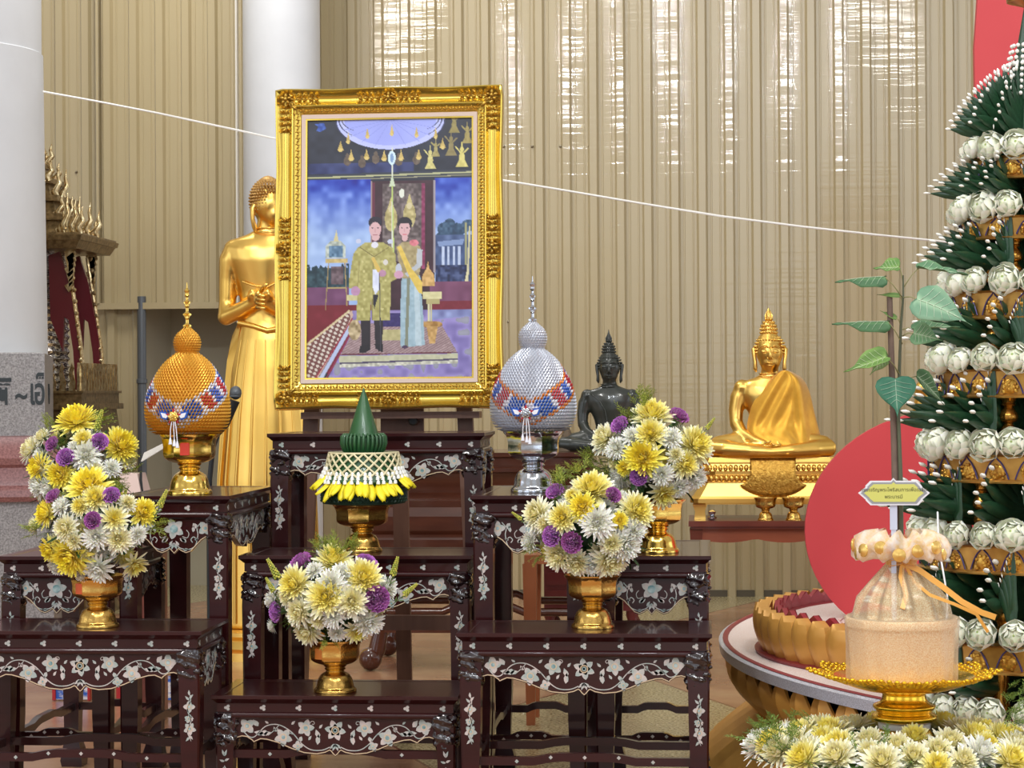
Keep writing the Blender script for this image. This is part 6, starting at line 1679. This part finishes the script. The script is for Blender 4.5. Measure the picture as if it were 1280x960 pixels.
    for sg, lift in ((-1, 0), (1, -3)):
        bx = 963+sg*4
        ellm(hd, q(bx, 559-lift, -39), (7.5*s, 5*s, 2.6*s))
        for j in range(4):
            yy = -43.5+2.6*j
            hd.tube([q(bx-sg*5, 559-lift, yy), q(bx-sg*11, 558.6-lift, yy-.6), q(bx-sg*(16-abs(j-1.5)), 557.6-lift, yy-.3)], [1.5*s, 1.35*s, .9*s], 7)
        hd.tube([q(bx+sg*3, 557-lift, -42), q(bx-sg*1, 554-lift, -44), q(bx-sg*4, 552.6-lift, -43.5)], [1.7*s, 1.4*s, 1.0*s], 7)
    b = hd.build('hands', body_m, o, 180)
    # robe folds over the folded legs
    g = MB()
    for k2 in range(5):
        x0 = 888+k2*13
        g.tube([q(x0, 553+k2*.8, -27-k2), q(x0+10, 560, -33-k2*.8), q(x0+22, 566, -33-k2)], [.6*s, 1.1*s, .5*s], 6)
    for k2 in range(4): g.tube([q(1036-k2*12, 556+k2, -29), q(1024-k2*12, 562, -34), q(1012-k2*12, 566, -36)], [.6*s, 1.1*s, .5*s], 6)
    g.tube([q(884, 567, -24), q(920, 570, -36), q(963, 571, -41), q(1005, 570, -37), q(1040, 567, -25)], [1*s, 1.6*s, 1.8*s, 1.6*s, 1*s], 8)
    g.tube([q(934, 484, -11), q(948, 496, -17), q(956, 510, -17.5), q(960, 530, -15), q(961, 548, -16)], [.8*s, 1.2*s, 1.2*s, 1.2*s, .8*s], 8) if robe_m is None else None
    g.build('leg_folds', body_m, o, 180)
    if robe_m:
        rows_ = [(466,976,986),(470,970,995),(476,964,1004),(484,957,1009),(494,949,1013),(504,942,1015),(514,938,1017),(522,936,1019),(530,934,1021),(538,933,1023),(545,936,1025),(551,944,1027),(557,953,1026),(562,962,1015),(567,970,1000),(569,976,990)]
        NJ = 44; rings = []
        for i, (v, a, b_) in enumerate(rows_):
            rg = []
            for j in range(NJ):
                tx = j/(NJ-1); x = lerp(a, b_, tx); dx_ = (x-966)/50
                lap = max(0, (v-535)/34)
                base = -19-6*math.sin(PI*min(1, max(0, tx)))-lap*22*(1-max(0, (x-990)/40))
                if tx > .75: base += ((tx-.75)/.25)**2*(20+lap*4)
                if tx < .12: base += ((.12-tx)/.12)**2*5
                fold = math.sin(((x-1000)*.16+(v-470)*.085*(1 if x < 990 else -.2))*2.0)*1.9*min(1, (v-462)/25)
                rg.append(q(x, v, base+fold))
            rings.append(rg)
        rb = MB(); vs = [p for r_ in rings for p in r_]; rb.add(vs, [(i*NJ+j, i*NJ+j+1, (i+1)*NJ+j+1, (i+1)*NJ+j) for i in range(len(rows_)-1) for j in range(NJ-1)])
        ro = rb.build('robe', robe_m, o, 180); sm = ro.modifiers.new('Solidify', 'SOLIDIFY'); sm.thickness = 1.0*s; sm.offset = 1; subsurf(ro, 1)
    return o, s
YG = 9.0; sG = px(YG)
tabz = P(962, 650, YG-.12).z
# brown side table
bw = mat('reddish_brown_wood', (122, 54, 36), rough=.3, coat=.3, noise_=(6, (96,38,26), .3), stretch=(1,6,6))
bw2 = mat('orange_brown_wood', (168, 90, 58), rough=.35, coat=.2, noise_=(6, (146,74,48), .3), stretch=(1,6,6))
ct = P(962, 650, YG)
t = thing('side_table', 'reddish brown wooden table under the golden seated statue', 'table', (ct.x, YG, 0))
hwT = 100*sG
mb = MB(); mb.box(-hwT, hwT, -.19, .24, tabz-.022, tabz); mb.box(-hwT+.012, hwT-.012, -.18, .23, tabz-.032, tabz-.022); mb.build('tabletop', bw, t, 30)
mb = MB(); pts = [(-hwT+.03, tabz-.03), (-hwT+.03, tabz-.075)]
for k in range(25):
    q_ = k/24; x = lerp(-hwT+.03, hwT-.03, q_); pts.append((x, tabz-.072-.016*abs(math.sin(q_*PI*2.5))**.8))
pts += [(hwT-.03, tabz-.03)]; mb.prism(pts, -.15, -.132); mb.build('apron', bw2, t, 30)
for sx in (-1, 1):
    for y in (-.14, .2):
        mb = MB(); mb.loops([[(sx*(hwT-.03)+a*w_, y+b_*w_, z) for a, b_ in ((-1,-1),(1,-1),(1,1),(-1,1))] for z, w_ in ((0, .016), (.03, .022), (tabz-.1, .022), (tabz-.03, .026))]); mb.build('leg', bw, t, 30)
# pedestal of the golden statue
t = thing('statue_pedestal', 'golden lotus pedestal with a draped cloth under the golden seated statue', 'pedestal', (ct.x, YG+.05, tabz+.001))
s = sG; z_ = lambda v: (650-v)*s-.0
def slab(mb, hw_, d_, v0, v1, hw2=None, d2=None, c=.25):
    hw2 = hw2 or hw_; d2 = d2 or d_
    d_ *= .78; d2 *= .78
    def oc(h_, dd, z): k_ = dd*c; return [(-h_+k_, -dd, z), (h_-k_, -dd, z), (h_, -dd+k_, z), (h_, dd-k_, z), (h_-k_, dd, z), (-h_+k_, dd, z), (-h_, dd-k_, z), (-h_, -dd+k_, z)]
    mb.loops([oc(hw_*s, d_*s, z_(v0)), oc(hw2*s, d2*s, z_(v1))])
mb = MB(); slab(mb, 88, 46, 632, 628); slab(mb, 98, 50, 630, 625, 98, 50); slab(mb, 97, 49, 625, 622, 94, 47); slab(mb, 94, 47, 622, 606, 84, 42); slab(mb, 84, 42, 606, 604)
slab(mb, 80, 40, 604, 596, 83, 42); slab(mb, 74, 37, 597, 591); slab(mb, 84, 42, 591, 582, 80, 40); slab(mb, 82, 41, 582, 580); slab(mb, 84, 42, 580, 574, 82, 41)
mb.build('tiers', bgold, t, 30)
mb = MB(); rn = random.Random(2)
for side in range(3):
    for k in range(26 if side == 0 else 10):
        for (v, rr_) in ((587, 83), (600, 81)):
            if side == 0: x, y = lerp(-rr_, rr_, (k+.5)/26), -33 if v < 590 else -32
            else: x, y = (-1 if side == 1 else 1)*rr_, lerp(-28, 28, (k+.5)/10)
            ellm(mb, (x*s, y*s, z_(v)), (3.0*s, 3.0*s, 4.2*s), 8, 6); mb.ball((x*s, (y-1.6)*s if side == 0 else y*s, z_(v+2)), 1.4*s, 6, 4)
mb.build('lotus_relief', bgold, t, 60)
for sx in (-1, 1):
    for yy in (-30, 28): mb = MB(); mb.loops([[((sx*86+a*w_)*s, (yy+b_*w_)*s, z_(v)) for a, b_ in ((-1,-1),(1,-1),(1,1),(-1,1))] for v, w_ in ((650, 7), (641, 6), (632, 9))]); mb.build('foot', bgold, t, 30)
mb = MB(); rings = []
for i in range(12):
    q_ = i/11; v = lerp(575, 617, q_); hw_ = lerp(28, 27, q_)+ (14*(max(0, q_-.45)/.55)**1.5); ed = 1 if q_ < .95 else .96
    rg = []
    for j in range(25):
        tx = j/24*2-1; vv = v+ (6*(q_**3)*(1-tx*tx) - (9*q_**4)*abs(tx)**3); 
        rg.append(((4+tx*hw_)*s, (-35-3*q_-3*math.sin(q_*PI)-.5*math.sin(vv*2.2+tx*9)*math.sin(tx*30))*s, z_(vv)))
    rings.append(rg)
vs = [p for r_ in rings for p in r_]; mb.add(vs, [(i*25+j, (i+1)*25+j, (i+1)*25+j+1, i*25+j+1) for i in range(11) for j in range(24)])
o = mb.build('draped_cloth', mat('relief_gold_cloth', (224, 178, 84), rough=.35, metal=.85, noise_=(80, (176,126,46), .2), bump=(160, 1.0)), t, 180); sm = o.modifiers.new('Solidify', 'SOLIDIFY'); sm.thickness = 1.2*s
seated('seated_statue', 'golden seated statue in a satin gold robe on a lotus pedestal', 962, 574, YG+.05, 1.0, bgold, bgold, bgold2, dz=tabz+(650-574)*s+.001)
for uu, nm in ((957, 'small plain golden footed bowl below the seated statue, left of the pair'), (992, 'small golden footed bowl holding scraps of gold, right of the pair')):
    p = P(uu, 650, YG-.14); b_ = phan('footed_bowl', nm, 'bowl', p.x, p.y+.0, tabz, 28*px(p.y), 13.5*px(p.y), goldd, 10*px(p.y), 24)
    if uu == 992:
        mb = MB()
        for k in range(8): a = k*.8; mb.tube([(0, 0, .058), (.02*math.cos(a), .02*math.sin(a), .078), (.03*math.cos(a), .03*math.sin(a), .094)], [.006, .008, .001], 6)
        sc_ = mb.build('gold_scraps', bgold, None, 50, (p.x, p.y, tabz)); tag(sc_, 'crumpled gold scraps heaped in the right small bowl', 'offering')
mb = MB(); mb.lathe([(.006, 0), (.018, .004), (.02, .012), (.008, .018), (.014, .026), (.016, .034), (.004, .04)], 16); tag(mb.build('silver_cup', silver, None, 50, (P(890, 643, YG-.12).x, YG-.12, tabz)), 'tiny silver cup between the pedestal feet of the golden statue', 'cup')

# ------------------------------------------------------------------ wooden bench and dark stone statue behind the altar
dw = mat('dark_brown_bench_wood', (92, 50, 34), rough=.22, coat=.5, noise_=(6, (66,34,24), .3), stretch=(1,6,6))
YBn = 7.5; xa, xb = P(462, 640, YBn).x, P(742, 640, YBn).x
bh = P(600, 566, YBn).z
t = thing('wooden_bench', 'glossy brown stepped wooden bench on ball feet behind the altar tables', 'bench', ((xa+xb)/2, YBn, 0)); hb = (xb-xa)/2
mb = MB()
zv = lambda v: P(600, v, YBn).z
prof = [(-.0, 566), (.0, 571), (.012, 573), (.012, 582), (-.004, 585), (-.004, 590), (.02, 592), (.03, 600), (.03, 616), (.014, 622), (-.006, 626), (-.006, 634), (-.03, 645), (-.03, 662), (-.016, 668), (-.03, 674), (-.03, 690)]
rings = []
for e, v in prof: rings.append([(-hb+e, e, zv(v)), (hb-e, e, zv(v)), (hb-e, .5-e, zv(v)), (-hb+e, .5-e, zv(v))])
mb.loops(rings[::-1]); mb.build('stepped_body', dw, t, 30)
for sx in (-1, 1):
    for yy in (.04, .46):
        mb = MB(); x = sx*(hb-.03); mb.tube([(x, yy, zv(688)), (x+sx*.012, yy, .30), (x+sx*.0, yy, .14), (x+sx*.014, yy, .07), (x+sx*.03, yy, .045)], [.04, .034, .026, .03, .034], 14)
        mb.ball((x+sx*.035, yy-.01, .04), .04, 14, 10); mb.build('leg', dw, t, 50)
for yy in (.04, .46):
    mb = MB(); mb.tube([(-hb+.03, yy, .20), (-.14, yy, .20), (-.08, yy, .225), (.08, yy, .225), (.14, yy, .20), (hb-.03, yy, .20)], .014, 8); mb.build('stretcher', dw, t, 50)
for sx in (-1, 1):
    mb = MB(); mb.tube([(sx*(hb-.03), .04, .17), (sx*(hb-.03), .46, .17)], .014, 8); mb.build('stretcher', dw, t, 50)
mb = MB(); mb.box(-hb+.02, hb-.02, .02, .05, .13, .155); mb.build('front_rail', dw, t, 30)
Yd = 7.72
seated('seated_statue', 'dark stone seated statue behind the right rear bouquet', 762, 620, Yd, .80, bstone, bstone, None, dz=zv(566)+.001, spire=(404, 384))
# small stepped stupa beside it
p = P(712, 566, 7.68); mb = MB(); q = px(7.68); pr = []
for k in range(7): r_ = (13-1.6*k)*q; z0 = k*4.6*q; pr += [(r_, z0), (r_, z0+2.6*q), (r_-.9*q, z0+3.0*q), (r_-.9*q, z0+4.6*q)]
mb.lathe(pr+[(1.5*q, 33*q), (.3*q, 42*q)], 20); tag(mb.build('small_stupa', mat('weathered_bronze', (120,104,84), rough=.5, metal=.3), None, 30, (P(709,600,7.68).x, 7.68, zv(566)+.001)), 'small stepped stupa model right of the silver bowl', 'figurine')
# tan cabinet leg / low red cabinet seen through the right tables
Yc_ = 8.6; t = thing('low_cabinet', 'low dark red cabinet behind the right altar tables', 'cabinet', (P(725, 730, Yc_).x, Yc_, 0))
rc = mat('dark_red_lacquer', (104, 36, 34), rough=.35, coat=.3)
mb = MB(); mb.box(-.14, .22, 0, .35, .10, P(700, 672, Yc_).z); mb.box(-.15, .23, -.01, .36, P(700, 672, Yc_).z, P(700, 668, Yc_).z); 
for k in range(3): mb.box(-.13, .21, -.006, 0, .13+.07*k, .18+.07*k)
mb.build('body', rc, t, 30)
for x in (-.12, .2):
    for y in (.03, .32): mb = MB(); mb.lathe([(.02, 0), (.03, .02), (.014, .05), (.024, .08), (.024, .101)], 12, (x, y, 0)); mb.build('leg', rc, t, 50)
ow = mat('orange_wood', (170, 100, 62), rough=.4, noise_=(7, (150,84,50), .3))
mb = MB(); x = P(664, 720, 6.6).x
t = thing('wooden_stool', 'tall orange brown wooden stool behind the silver bowl table', 'stool', (P(690, 650, 6.3).x, 6.3, 0))
mb = MB(); mb.box(-.08, .11, 0, .2, .46, .485); mb.build('seat', ow, t, 30)
for x in (-.065, .095):
    for y in (.02, .18): mb = MB(); mb.loops([[(x-.012, y-.012, 0), (x+.012, y-.012, 0), (x+.012, y+.012, 0), (x-.012, y+.012, 0)], [(x-.02, y-.02, .46), (x+.02, y-.02, .46), (x+.02, y+.02, .46), (x-.02, y+.02, .46)]]); mb.build('leg', ow, t, 30)

# ------------------------------------------------------------------ standing golden statue left of the frame
YS = 8.0; ss = px(YS); us = 334
zg = P(us, 900, YS).z
base_z = .10
t = thing('standing_statue', 'golden standing statue in a robe, half hidden behind the portrait frame', 'statue', (P(us, 600, YS).x, YS, base_z))
def q3(u, v, y=0): p = P(u, v, YS); return (p.x-t.location.x, y*ss, p.z-base_z)
mb = MB(); rings = []
zlow = 0.0
for v, rx, ry, uo in ((None, 66, 40, 336), (700, 64, 38, 335), (600, 61, 36, 334), (520, 54, 32, 334), (460, 46, 28, 334), (425, 38, 25, 333), (405, 33, 22, 332), (385, 31, 20, 331), (365, 31, 20, 330), (345, 35, 22, 328), (325, 42, 24, 326), (310, 44, 22, 325), (300, 38, 18, 327), (294, 24, 14, 331), (288, 15, 13, 334), (278, 14, 13, 336), (268, 14, 13, 337)):
    z = 0.0 if v is None else q3(us, v)[2]; xo = q3(uo, 400)[0]
    rings.append([(xo+rx*ss*math.cos(2*PI*j/28), ry*ss*math.sin(2*PI*j/28), z) for j in range(28)])
mb.loops(rings)
for sg, x0 in ((-1, 330), (1, 326)):
    f = lambda d: x0+sg*d
    mb.tube([q3(f(36), 312, 0), q3(f(42), 325, 1), q3(f(44), 350, 2), q3(f(45), 378, 2), q3(f(46), 394, -2)], [13*ss, 14*ss, 12*ss, 11*ss, 10.5*ss], 14)
    mb.tube([q3(f(46), 396, -2), q3(f(25), 387, -16), q3(f(5), 376, -28), q3(f(-12), 368, -34)], [11.5*ss, 10*ss, 8.5*ss, 7*ss], 14)
    ellm(mb, q3(f(36), 312, 0), (14*ss, 14*ss, 13*ss)); ellm(mb, q3(f(46), 396, -2), (11.5*ss,)*3)
ellm(mb, q3(336, 256, 0), (22*ss, 23*ss, 24*ss)); ellm(mb, q3(342, 268, -8), (14*ss, 14*ss, 15*ss))
b = mb.build('body', bgold, t, 180); remeshed(b, 2.2*ss, 5)
for sg in (-1, 1):
    mb = MB()
    for j in range(4): mb.tube([q3(344+sg*14, 370+5*j, -46), q3(344+sg*18, 371+5*j, -56), q3(344+sg*8, 373+5*j, -63)], [2.6*ss, 2.4*ss, 1.6*ss], 8)
    ellm(mb, q3(344+sg*17, 375, -42), (7*ss, 10*ss, 10*ss)); mb.tube([q3(344+sg*14, 366, -46), q3(344+sg*10, 360, -52), q3(344+sg*5, 358, -56)], [2.8*ss, 2.5*ss, 1.7*ss], 8)
    mb.build('hand', bgold, t, 180)
t.rotation_euler = (0, 0, .12)
hc = mat('matte_gold_hair', (206, 164, 96), rough=.5, metal=.5, noise_=(160, (160,120,64), .2))
mb = MB(); c_ = q3(335, 251, 2)
curls(mb, c_, (23*ss, 23*ss, 28*ss), ss, 15, -.42, lambda p: p[0]-c_[0] > 2*ss and p[1] < c_[1]+6*ss and p[2] < c_[2]+10*ss and (p[0]-c_[0])-(p[1]-c_[1]) > 12*ss, 2.0)
mb.lathe([(12*ss, 0), (10*ss, 4*ss), (5*ss, 7*ss), (1*ss, 8*ss)], 16, (c_[0], c_[1], c_[2]+24*ss)); mb.build('hair', hc, t, 60)
mb = MB(); mb.tube([q3(320, 256, -12), q3(317, 262, -13), q3(317, 275, -13), q3(319, 284, -12), q3(320, 293, -10)], [3.0*ss, 3.6*ss, 2.8*ss, 3.2*ss, 1*ss], 8)
mb.tube([q3(357, 256, -4), q3(359, 262, -5), q3(358, 275, -6), q3(357, 290, -6)], [3.0*ss, 3.6*ss, 2.8*ss, 1*ss], 8)
mb.tube([q3(346, 258, -19), q3(348, 266, -23), q3(347, 269, -21)], [1.6*ss, 3*ss, 2*ss], 8)
for r_, v_ in ((16, 286), (18.5, 291)): c2 = q3(334, v_); mb.tube([(c2[0]+r_*ss*math.cos(a), c2[1]+r_*.95*ss*math.sin(a), c2[2]) for a in [2*PI*j/24 for j in range(25)]], .9*ss, 6)
# robe edges and folds
mb.tube([q3(305, 353, -19), q3(318, 358, -24), q3(336, 360, -25), q3(352, 352, -22)], 1.2*ss, 8)
mb.tube([q3(300, 404, -16), q3(318, 408, -23), q3(336, 414, -26), q3(356, 410, -24)], 3.4*ss, 8)
for k in range(9):
    a = math.radians(195+k*19); mb.tube([(q3(333, 420)[0]+37*ss*math.cos(a), 25*ss*math.sin(a), q3(333, 425)[2]), (q3(334, 520)[0]+54*ss*math.cos(a), 32*ss*math.sin(a), q3(334, 520)[2]), (q3(334, 600)[0]+61*ss*math.cos(a), 36*ss*math.sin(a), q3(334, 600)[2]), (q3(335, 700)[0]+64*ss*math.cos(a), 38*ss*math.sin(a), q3(335, 700)[2]), (q3(336,700)[0]+66*ss*math.cos(a), 40*ss*math.sin(a), .02)], [.8*ss, 1.6*ss, 2*ss, 2*ss, 2*ss], 8)
# side panel of the robe flaring out from the elbow to the hem
rings = []
for v, a, b_ in ((402, 299, 303), (420, 291, 300), (450, 285, 296), (500, 280, 290), (560, 275, 286), (620, 272, 284), (700, 270, 284), (790, 268, 284)):
    z = max(.02, q3(us, v)[2]); rings.append([(q3(a, v)[0], -3*ss, z), (q3(b_, v)[0], -10*ss, z), (q3(b_, v)[0], 6*ss, z), (q3(a, v)[0], 3*ss, z)])
mb.loops(rings[::-1]); mb.build('robe', bgold, t, 50)
t2 = thing('round_plinth', 'low round golden base under the standing statue', 'pedestal', (t.location.x+.0, YS, 0))
mb = MB(); mb.lathe([(.26, 0), (.26, .03), (.235, .04), (.22, .07), (.24, .085), (.24, .099)], 40); mb.build('plinth', bgold, t2, 40)
# gilded arm of a further statue glimpsed beside the tree
Yq = 9.2; p = P(1166, 520, Yq); q = px(Yq)
t = thing('golden_statue', 'golden statue mostly hidden behind the tree and sapling leaves', 'statue', (p.x+.06, Yq, 0))
mb = MB(); zb_ = P(1166, 560, Yq).z
ellm(mb, (.0, 0, zb_+.12), (.13, .09, .15)); ellm(mb, (-.09, 0, zb_+.24), (.045, .045, .04)); mb.tube([(-.09, 0, zb_+.24), (-.12, 0, zb_+.12), (-.10, -.03, zb_+.02)], [.035, .03, .025], 12); ellm(mb, (0, -.02, zb_), (.20, .13, .05)); ellm(mb, (.02, 0, zb_+.36), (.055, .06, .075)); mb.tube([(.02,0,zb_+.2),(.02,0,zb_+.32)], .03, 12)
b = mb.build('body', bgold, t, 180); remeshed(b, .008, 4)
mb = MB(); mb.lathe([(.24, 0), (.24, .05), (.2, .08), (.2, zb_-.09), (.23, zb_-.07), (.23, zb_-.03)], 32); mb.build('pedestal', bgold, t, 40)

# ------------------------------------------------------------------ mirrored shrine behind the left pillar
mg_ = mat('mirror_gold', (170, 140, 92), rough=.2, metal=.85, noise_=(60, (232,214,170), .15))
mgd = mat('tarnished_gold', (160, 134, 92), rough=.35, metal=.6, noise_=(50, (96,78,50), .2))
mrr = mat('maroon_panel', (96, 26, 34), rough=.3, coat=.3)
mdk = mat('dark_mirror_tiles', (66, 54, 60), rough=.15, metal=.7, noise_=(90, (214,208,200), .1), stretch=(1,1,2.2))
Yv = 9.4; sv = px(Yv); cu_ = 42
t = thing('mirrored_shrine', 'small ornate mirrored shrine with tiered gable roof behind the left pillar', 'shrine', (P(cu_, 500, Yv).x, Yv, 0)); ZV = lambda v: P(cu_, v, Yv).z
XV = lambda u: (u-cu_)*sv*.965
def sq(mb, u, v0, v1, u2=None, mi=0, yk=1.0): 
    a, b_ = XV(u), XV(u2 or u); mb.loops([[(-a, -a*yk, ZV(v0)), (a, -a*yk, ZV(v0)), (a, a*yk, ZV(v0)), (-a, a*yk, ZV(v0))], [(-b_, -b_*yk, ZV(v1)), (b_, -b_*yk, ZV(v1)), (b_, b_*yk, ZV(v1)), (-b_, b_*yk, ZV(v1))]], mi)
mb = MB(); a = XV(138); mb.box(-a, a, -a, a, 0, ZV(548)); sq(mb, 142, 548, 540, 140); sq(mb, 134, 540, 512, 130); sq(mb, 138, 512, 505); sq(mb, 133, 505, 492); sq(mb, 136, 492, 489); mb.build('base', mgd, t, 30)
mb = MB()
for i in range(15):
    x = lerp(-XV(132), XV(132), i/14)
    for M in (Matrix.Identity(4), Matrix.Rotation(PI/2, 4, 'Z')): mb.prism([(x-.013, ZV(489)), (x+.013, ZV(489)), (x+.016, ZV(480)), (x+.004, ZV(466)), (x+.010, ZV(461)), (x, ZV(455)), (x-.012, ZV(468)), (x-.006, ZV(478))], -XV(131), -XV(131)+.012, 0, M)
mb.build('balustrade', mg_, t, 30)
for (x, y) in ((-1,-1), (1,-1), (1,1), (-1,1)):
    mb = MB(); cx_, cy_ = x*XV(72), y*XV(72); n = 16
    for i in range(n):
        z0 = lerp(ZV(489), ZV(342), i/n); z1 = lerp(ZV(489), ZV(342), (i+.78)/n); mb.lathe([(.027, z0), (.036, (z0+z1)/2), (.027, z1)], 8, (cx_, cy_, 0))
    mb.lathe([(.026, ZV(489)), (.026, ZV(300))], 8, (cx_, cy_, 0)); mb.build('column', mdk, t, 30)
for (x, y) in ((1,-1), (1,1), (-1,1), (-1,-1)):
    mb = MB(); X0, X1 = XV(100), XV(127)
    pts = [(XV(78), ZV(322)), (XV(92), ZV(318)), (XV(104), ZV(350)), (XV(118), ZV(420)), (XV(121), ZV(488)), (XV(113), ZV(488)), (XV(110), ZV(440)), (XV(104), ZV(402)), (XV(98), ZV(398)), (XV(96), ZV(440)), (XV(80), ZV(400))]
    if x < 0: pts = [(-a, b_) for a, b_ in pts]
    mb.prism(pts, y*XV(88)-.01, y*XV(88)+.01); mb.build('curtain_panel', mrr, t, 30)
    mb = MB(); mb.tube([(x*XV(102), y*XV(90), ZV(320)), (x*XV(112), y*XV(90), ZV(380)), (x*XV(121), y*XV(90), ZV(440)), (x*XV(124), y*XV(90), ZV(488))], .009, 8)
    for k in range(12): mb.ball((x*XV(107+1.5*k), y*XV(90)-.004, lerp(ZV(322), ZV(480), k/11)), .011, 6, 5)
    for k in range(7): mb.prism([(x*XV(100+3*(k % 3)), ZV(318+7*k)), (x*XV(112), ZV(312+7*k)), (x*XV(116-k), ZV(322+7*k)), (x*XV(106), ZV(332+6*k))][::x], y*XV(92)-.012, y*XV(92)+.004)
    mb.build('side_bracket', mg_, t, 40)
mb = MB(); sq(mb, 124, 316, 306, 130); sq(mb, 132, 306, 300, 134); sq(mb, 131, 300, 297); sq(mb, 94, 297, 279, 90); sq(mb, 96, 279, 271); sq(mb, 86, 271, 255, 82); sq(mb, 90, 255, 248); sq(mb, 76, 248, 232, 72); sq(mb, 78, 232, 226); sq(mb, 66, 226, 212, 62); sq(mb, 64, 212, 207); sq(mb, 54, 207, 150, 43)
mb.build('roof_tiers', mgd, t, 30)
def hook(u, v, h, y):
    mb = MB(); x = XV(u); mb.tube([(x, y, ZV(v)), (x-.012, y, ZV(v-h*.25)), (x+.010, y, ZV(v-h*.5)), (x+.002, y, ZV(v-h*.72)), (x+.008, y, ZV(v-h))], [.012, .016, .012, .008, .002], 8)
    mb.ball((x, y, ZV(v-h*.42)), .011, 8, 6); mb.tube([(x-.02, y, ZV(v)), (x-.03, y, ZV(v-h*.22)), (x-.014, y, ZV(v-h*.34))], [.008, .008, .002], 6); return mb
for (u, v, h) in ((104,298,52),(118,298,44),(130,299,34),(86,252,40),(94,276,30),(60,212,22),(66,210,30),(76,230,26),(112,298,20),(126,298,22),(98,298,34),(57,212,16)):
    for y in (-XV(u if u > 90 else 80)*.9, 0): hook(u, v, h, y).build('roof_finial', mg_, t, 50)
# ------------------------------------------------------------------ microphone and reading stand behind the gold ornament
blk = mat('black_plastic', (34, 36, 38), rough=.45); msh = mat('microphone_mesh', (92, 96, 100), rough=.4, metal=.5, bump=(300, .6))
Ym = 5.86
t = thing('microphone_stand', 'microphone on a black gooseneck stand beside the gold bud ornament', 'microphone', (P(262, 600, Ym).x, Ym, 0)); Om = Vector(t.location)
pm = lambda u, v: P(u, v, Ym)-Om
mb = MB(); mb.lathe([(.10, 0), (.10, .012), (.02, .02), (.009, .03), (.009, pm(262, 640).z)], 24); mb.tube([pm(262, 645), pm(262, 600), pm(266, 560), pm(274, 538)], .007, 8); mb.build('stand', blk, t, 50)
mb = MB(); mb.tube([pm(272, 541), pm(281, 530), pm(287, 512), pm(291, 500)], [.010, .013, .017, .020], 12); mb.build('handle', blk, t, 50)
mb = MB(); mb.ball(pm(294.5, 491), (.0165, .0165, .0185), 16, 12); mb.lathe([(.017, -.002), (.017, .002)], 16, tuple(pm(293.5, 495))); mb.build('mesh_head', msh, t, 60)
t = thing('reading_stand', 'small stand with an open sheet and pale pink cloth behind the left bouquets', 'stand', (P(168, 620, 6.2).x, 6.2, 0)); Or = Vector(t.location)
pr_ = lambda u, v, y=6.2: P(u, v, y)-Or
mb = MB(); mb.box(-.035, .045, -.01, .2, 0, pr_(168, 625).z); mb.box(-.05, .055, -.02, .22, pr_(168, 628).z, pr_(168, 616).z); mb.build('stand_box', bw, t, 30)
mb = MB(); a = pr_(150, 616); mb.loops([[(-.045, -.015, a.z), (.022, -.015, a.z), (.022, .1, a.z), (-.045, .1, a.z)], [(-.04, -.005, pr_(150, 592).z), (.010, -.005, pr_(150, 592).z), (.010, .09, pr_(150, 592).z), (-.04, .09, pr_(150, 592).z)]]); mb.build('cloth', mat('pale_pink_cloth', (226,200,190), rough=.7), t, 50)
mb = MB(); mb.add([tuple(pr_(176, 577)), tuple(pr_(204, 560)), tuple(pr_(204, 554, 6.35)), tuple(pr_(180, 566, 6.35))], [(0,1,2,3)]); o = mb.build('paper_sheet', mat('white_paper', (214,208,200), rough=.6), t, 0); sm = o.modifiers.new('Solidify', 'SOLIDIFY'); sm.thickness = .002
mb = MB(); mb.tube([pr_(178, 618), pr_(176, 600), pr_(176, 577)], .004, 6); mb.build('support_rod', blk, t, 50)
# ------------------------------------------------------------------ painted panel and folded ladder under the left tables
Yk = 6.75
t = thing('painted_panel', 'red framed panel painted blue and white, seen under the left tables', 'picture', (P(140, 900, Yk).x, Yk, 0)); xk = lambda u: P(u, 880, Yk).x-t.location.x; zk = lambda v: P(140, v, Yk).z
bwm = mat('blue_white_waves', (44, 96, 190), rough=.5, noise_=(26, (226,224,226), .06), stretch=(1,1,2.6))
for a, b_ in ((70, 112), (200, 219)): mb = MB(); mb.box(xk(a), xk(b_), 0, .012, max(.004, zk(932)), zk(845)); mb.build('painting', bwm, t, 0)
mb = MB(); 
for a, b_ in ((146, 160), (193, 200), (110, 113), (66, 70)): mb.box(xk(a), xk(b_), -.006, .014, max(.002, zk(940)), zk(840))
mb.box(xk(66), xk(219), -.004, .012, zk(842), zk(836)); mb.build('red_frame', mat('red_frame_paint', (176, 30, 36), rough=.45), t, 30)
mb = MB(); mb.box(xk(160), xk(193), .0, .012, .004, zk(842)); mb.build('ochre_field', mat('ochre_field', (196, 134, 54), rough=.5, noise_=(12, (170,110,40), .3)), t, 0)
# ------------------------------------------------------------------ the white cord stretched across the hall
def cordpt(u, v, Y): return P(u, v, Y)
pts = [P(56, 115, 8.4-rb.__class__ and 8.2) if False else P(54, 114.5, 8.3)]
for u, v in ((120,126.5),(200,142),(303,164),(340,172.5)): pts.append(P(u, v, lerp(8.3, 8.25, (u-54)/300)))
for u, v in ((630,225.5),(700,237),(800,254),(900,270),(1000,283),(1100,294),(1170,301),(1260,312),(1400,330)): pts.append(P(u, v, lerp(8.25, 7.4, (u-340)/1000)))
mb = MB(); mb.tube(pts, .0042, 6); tag(mb.build('white_string', mat('white_string', (240,238,232), rough=.7), None, 60), 'long white string stretched across the hall behind the portrait', 'string')
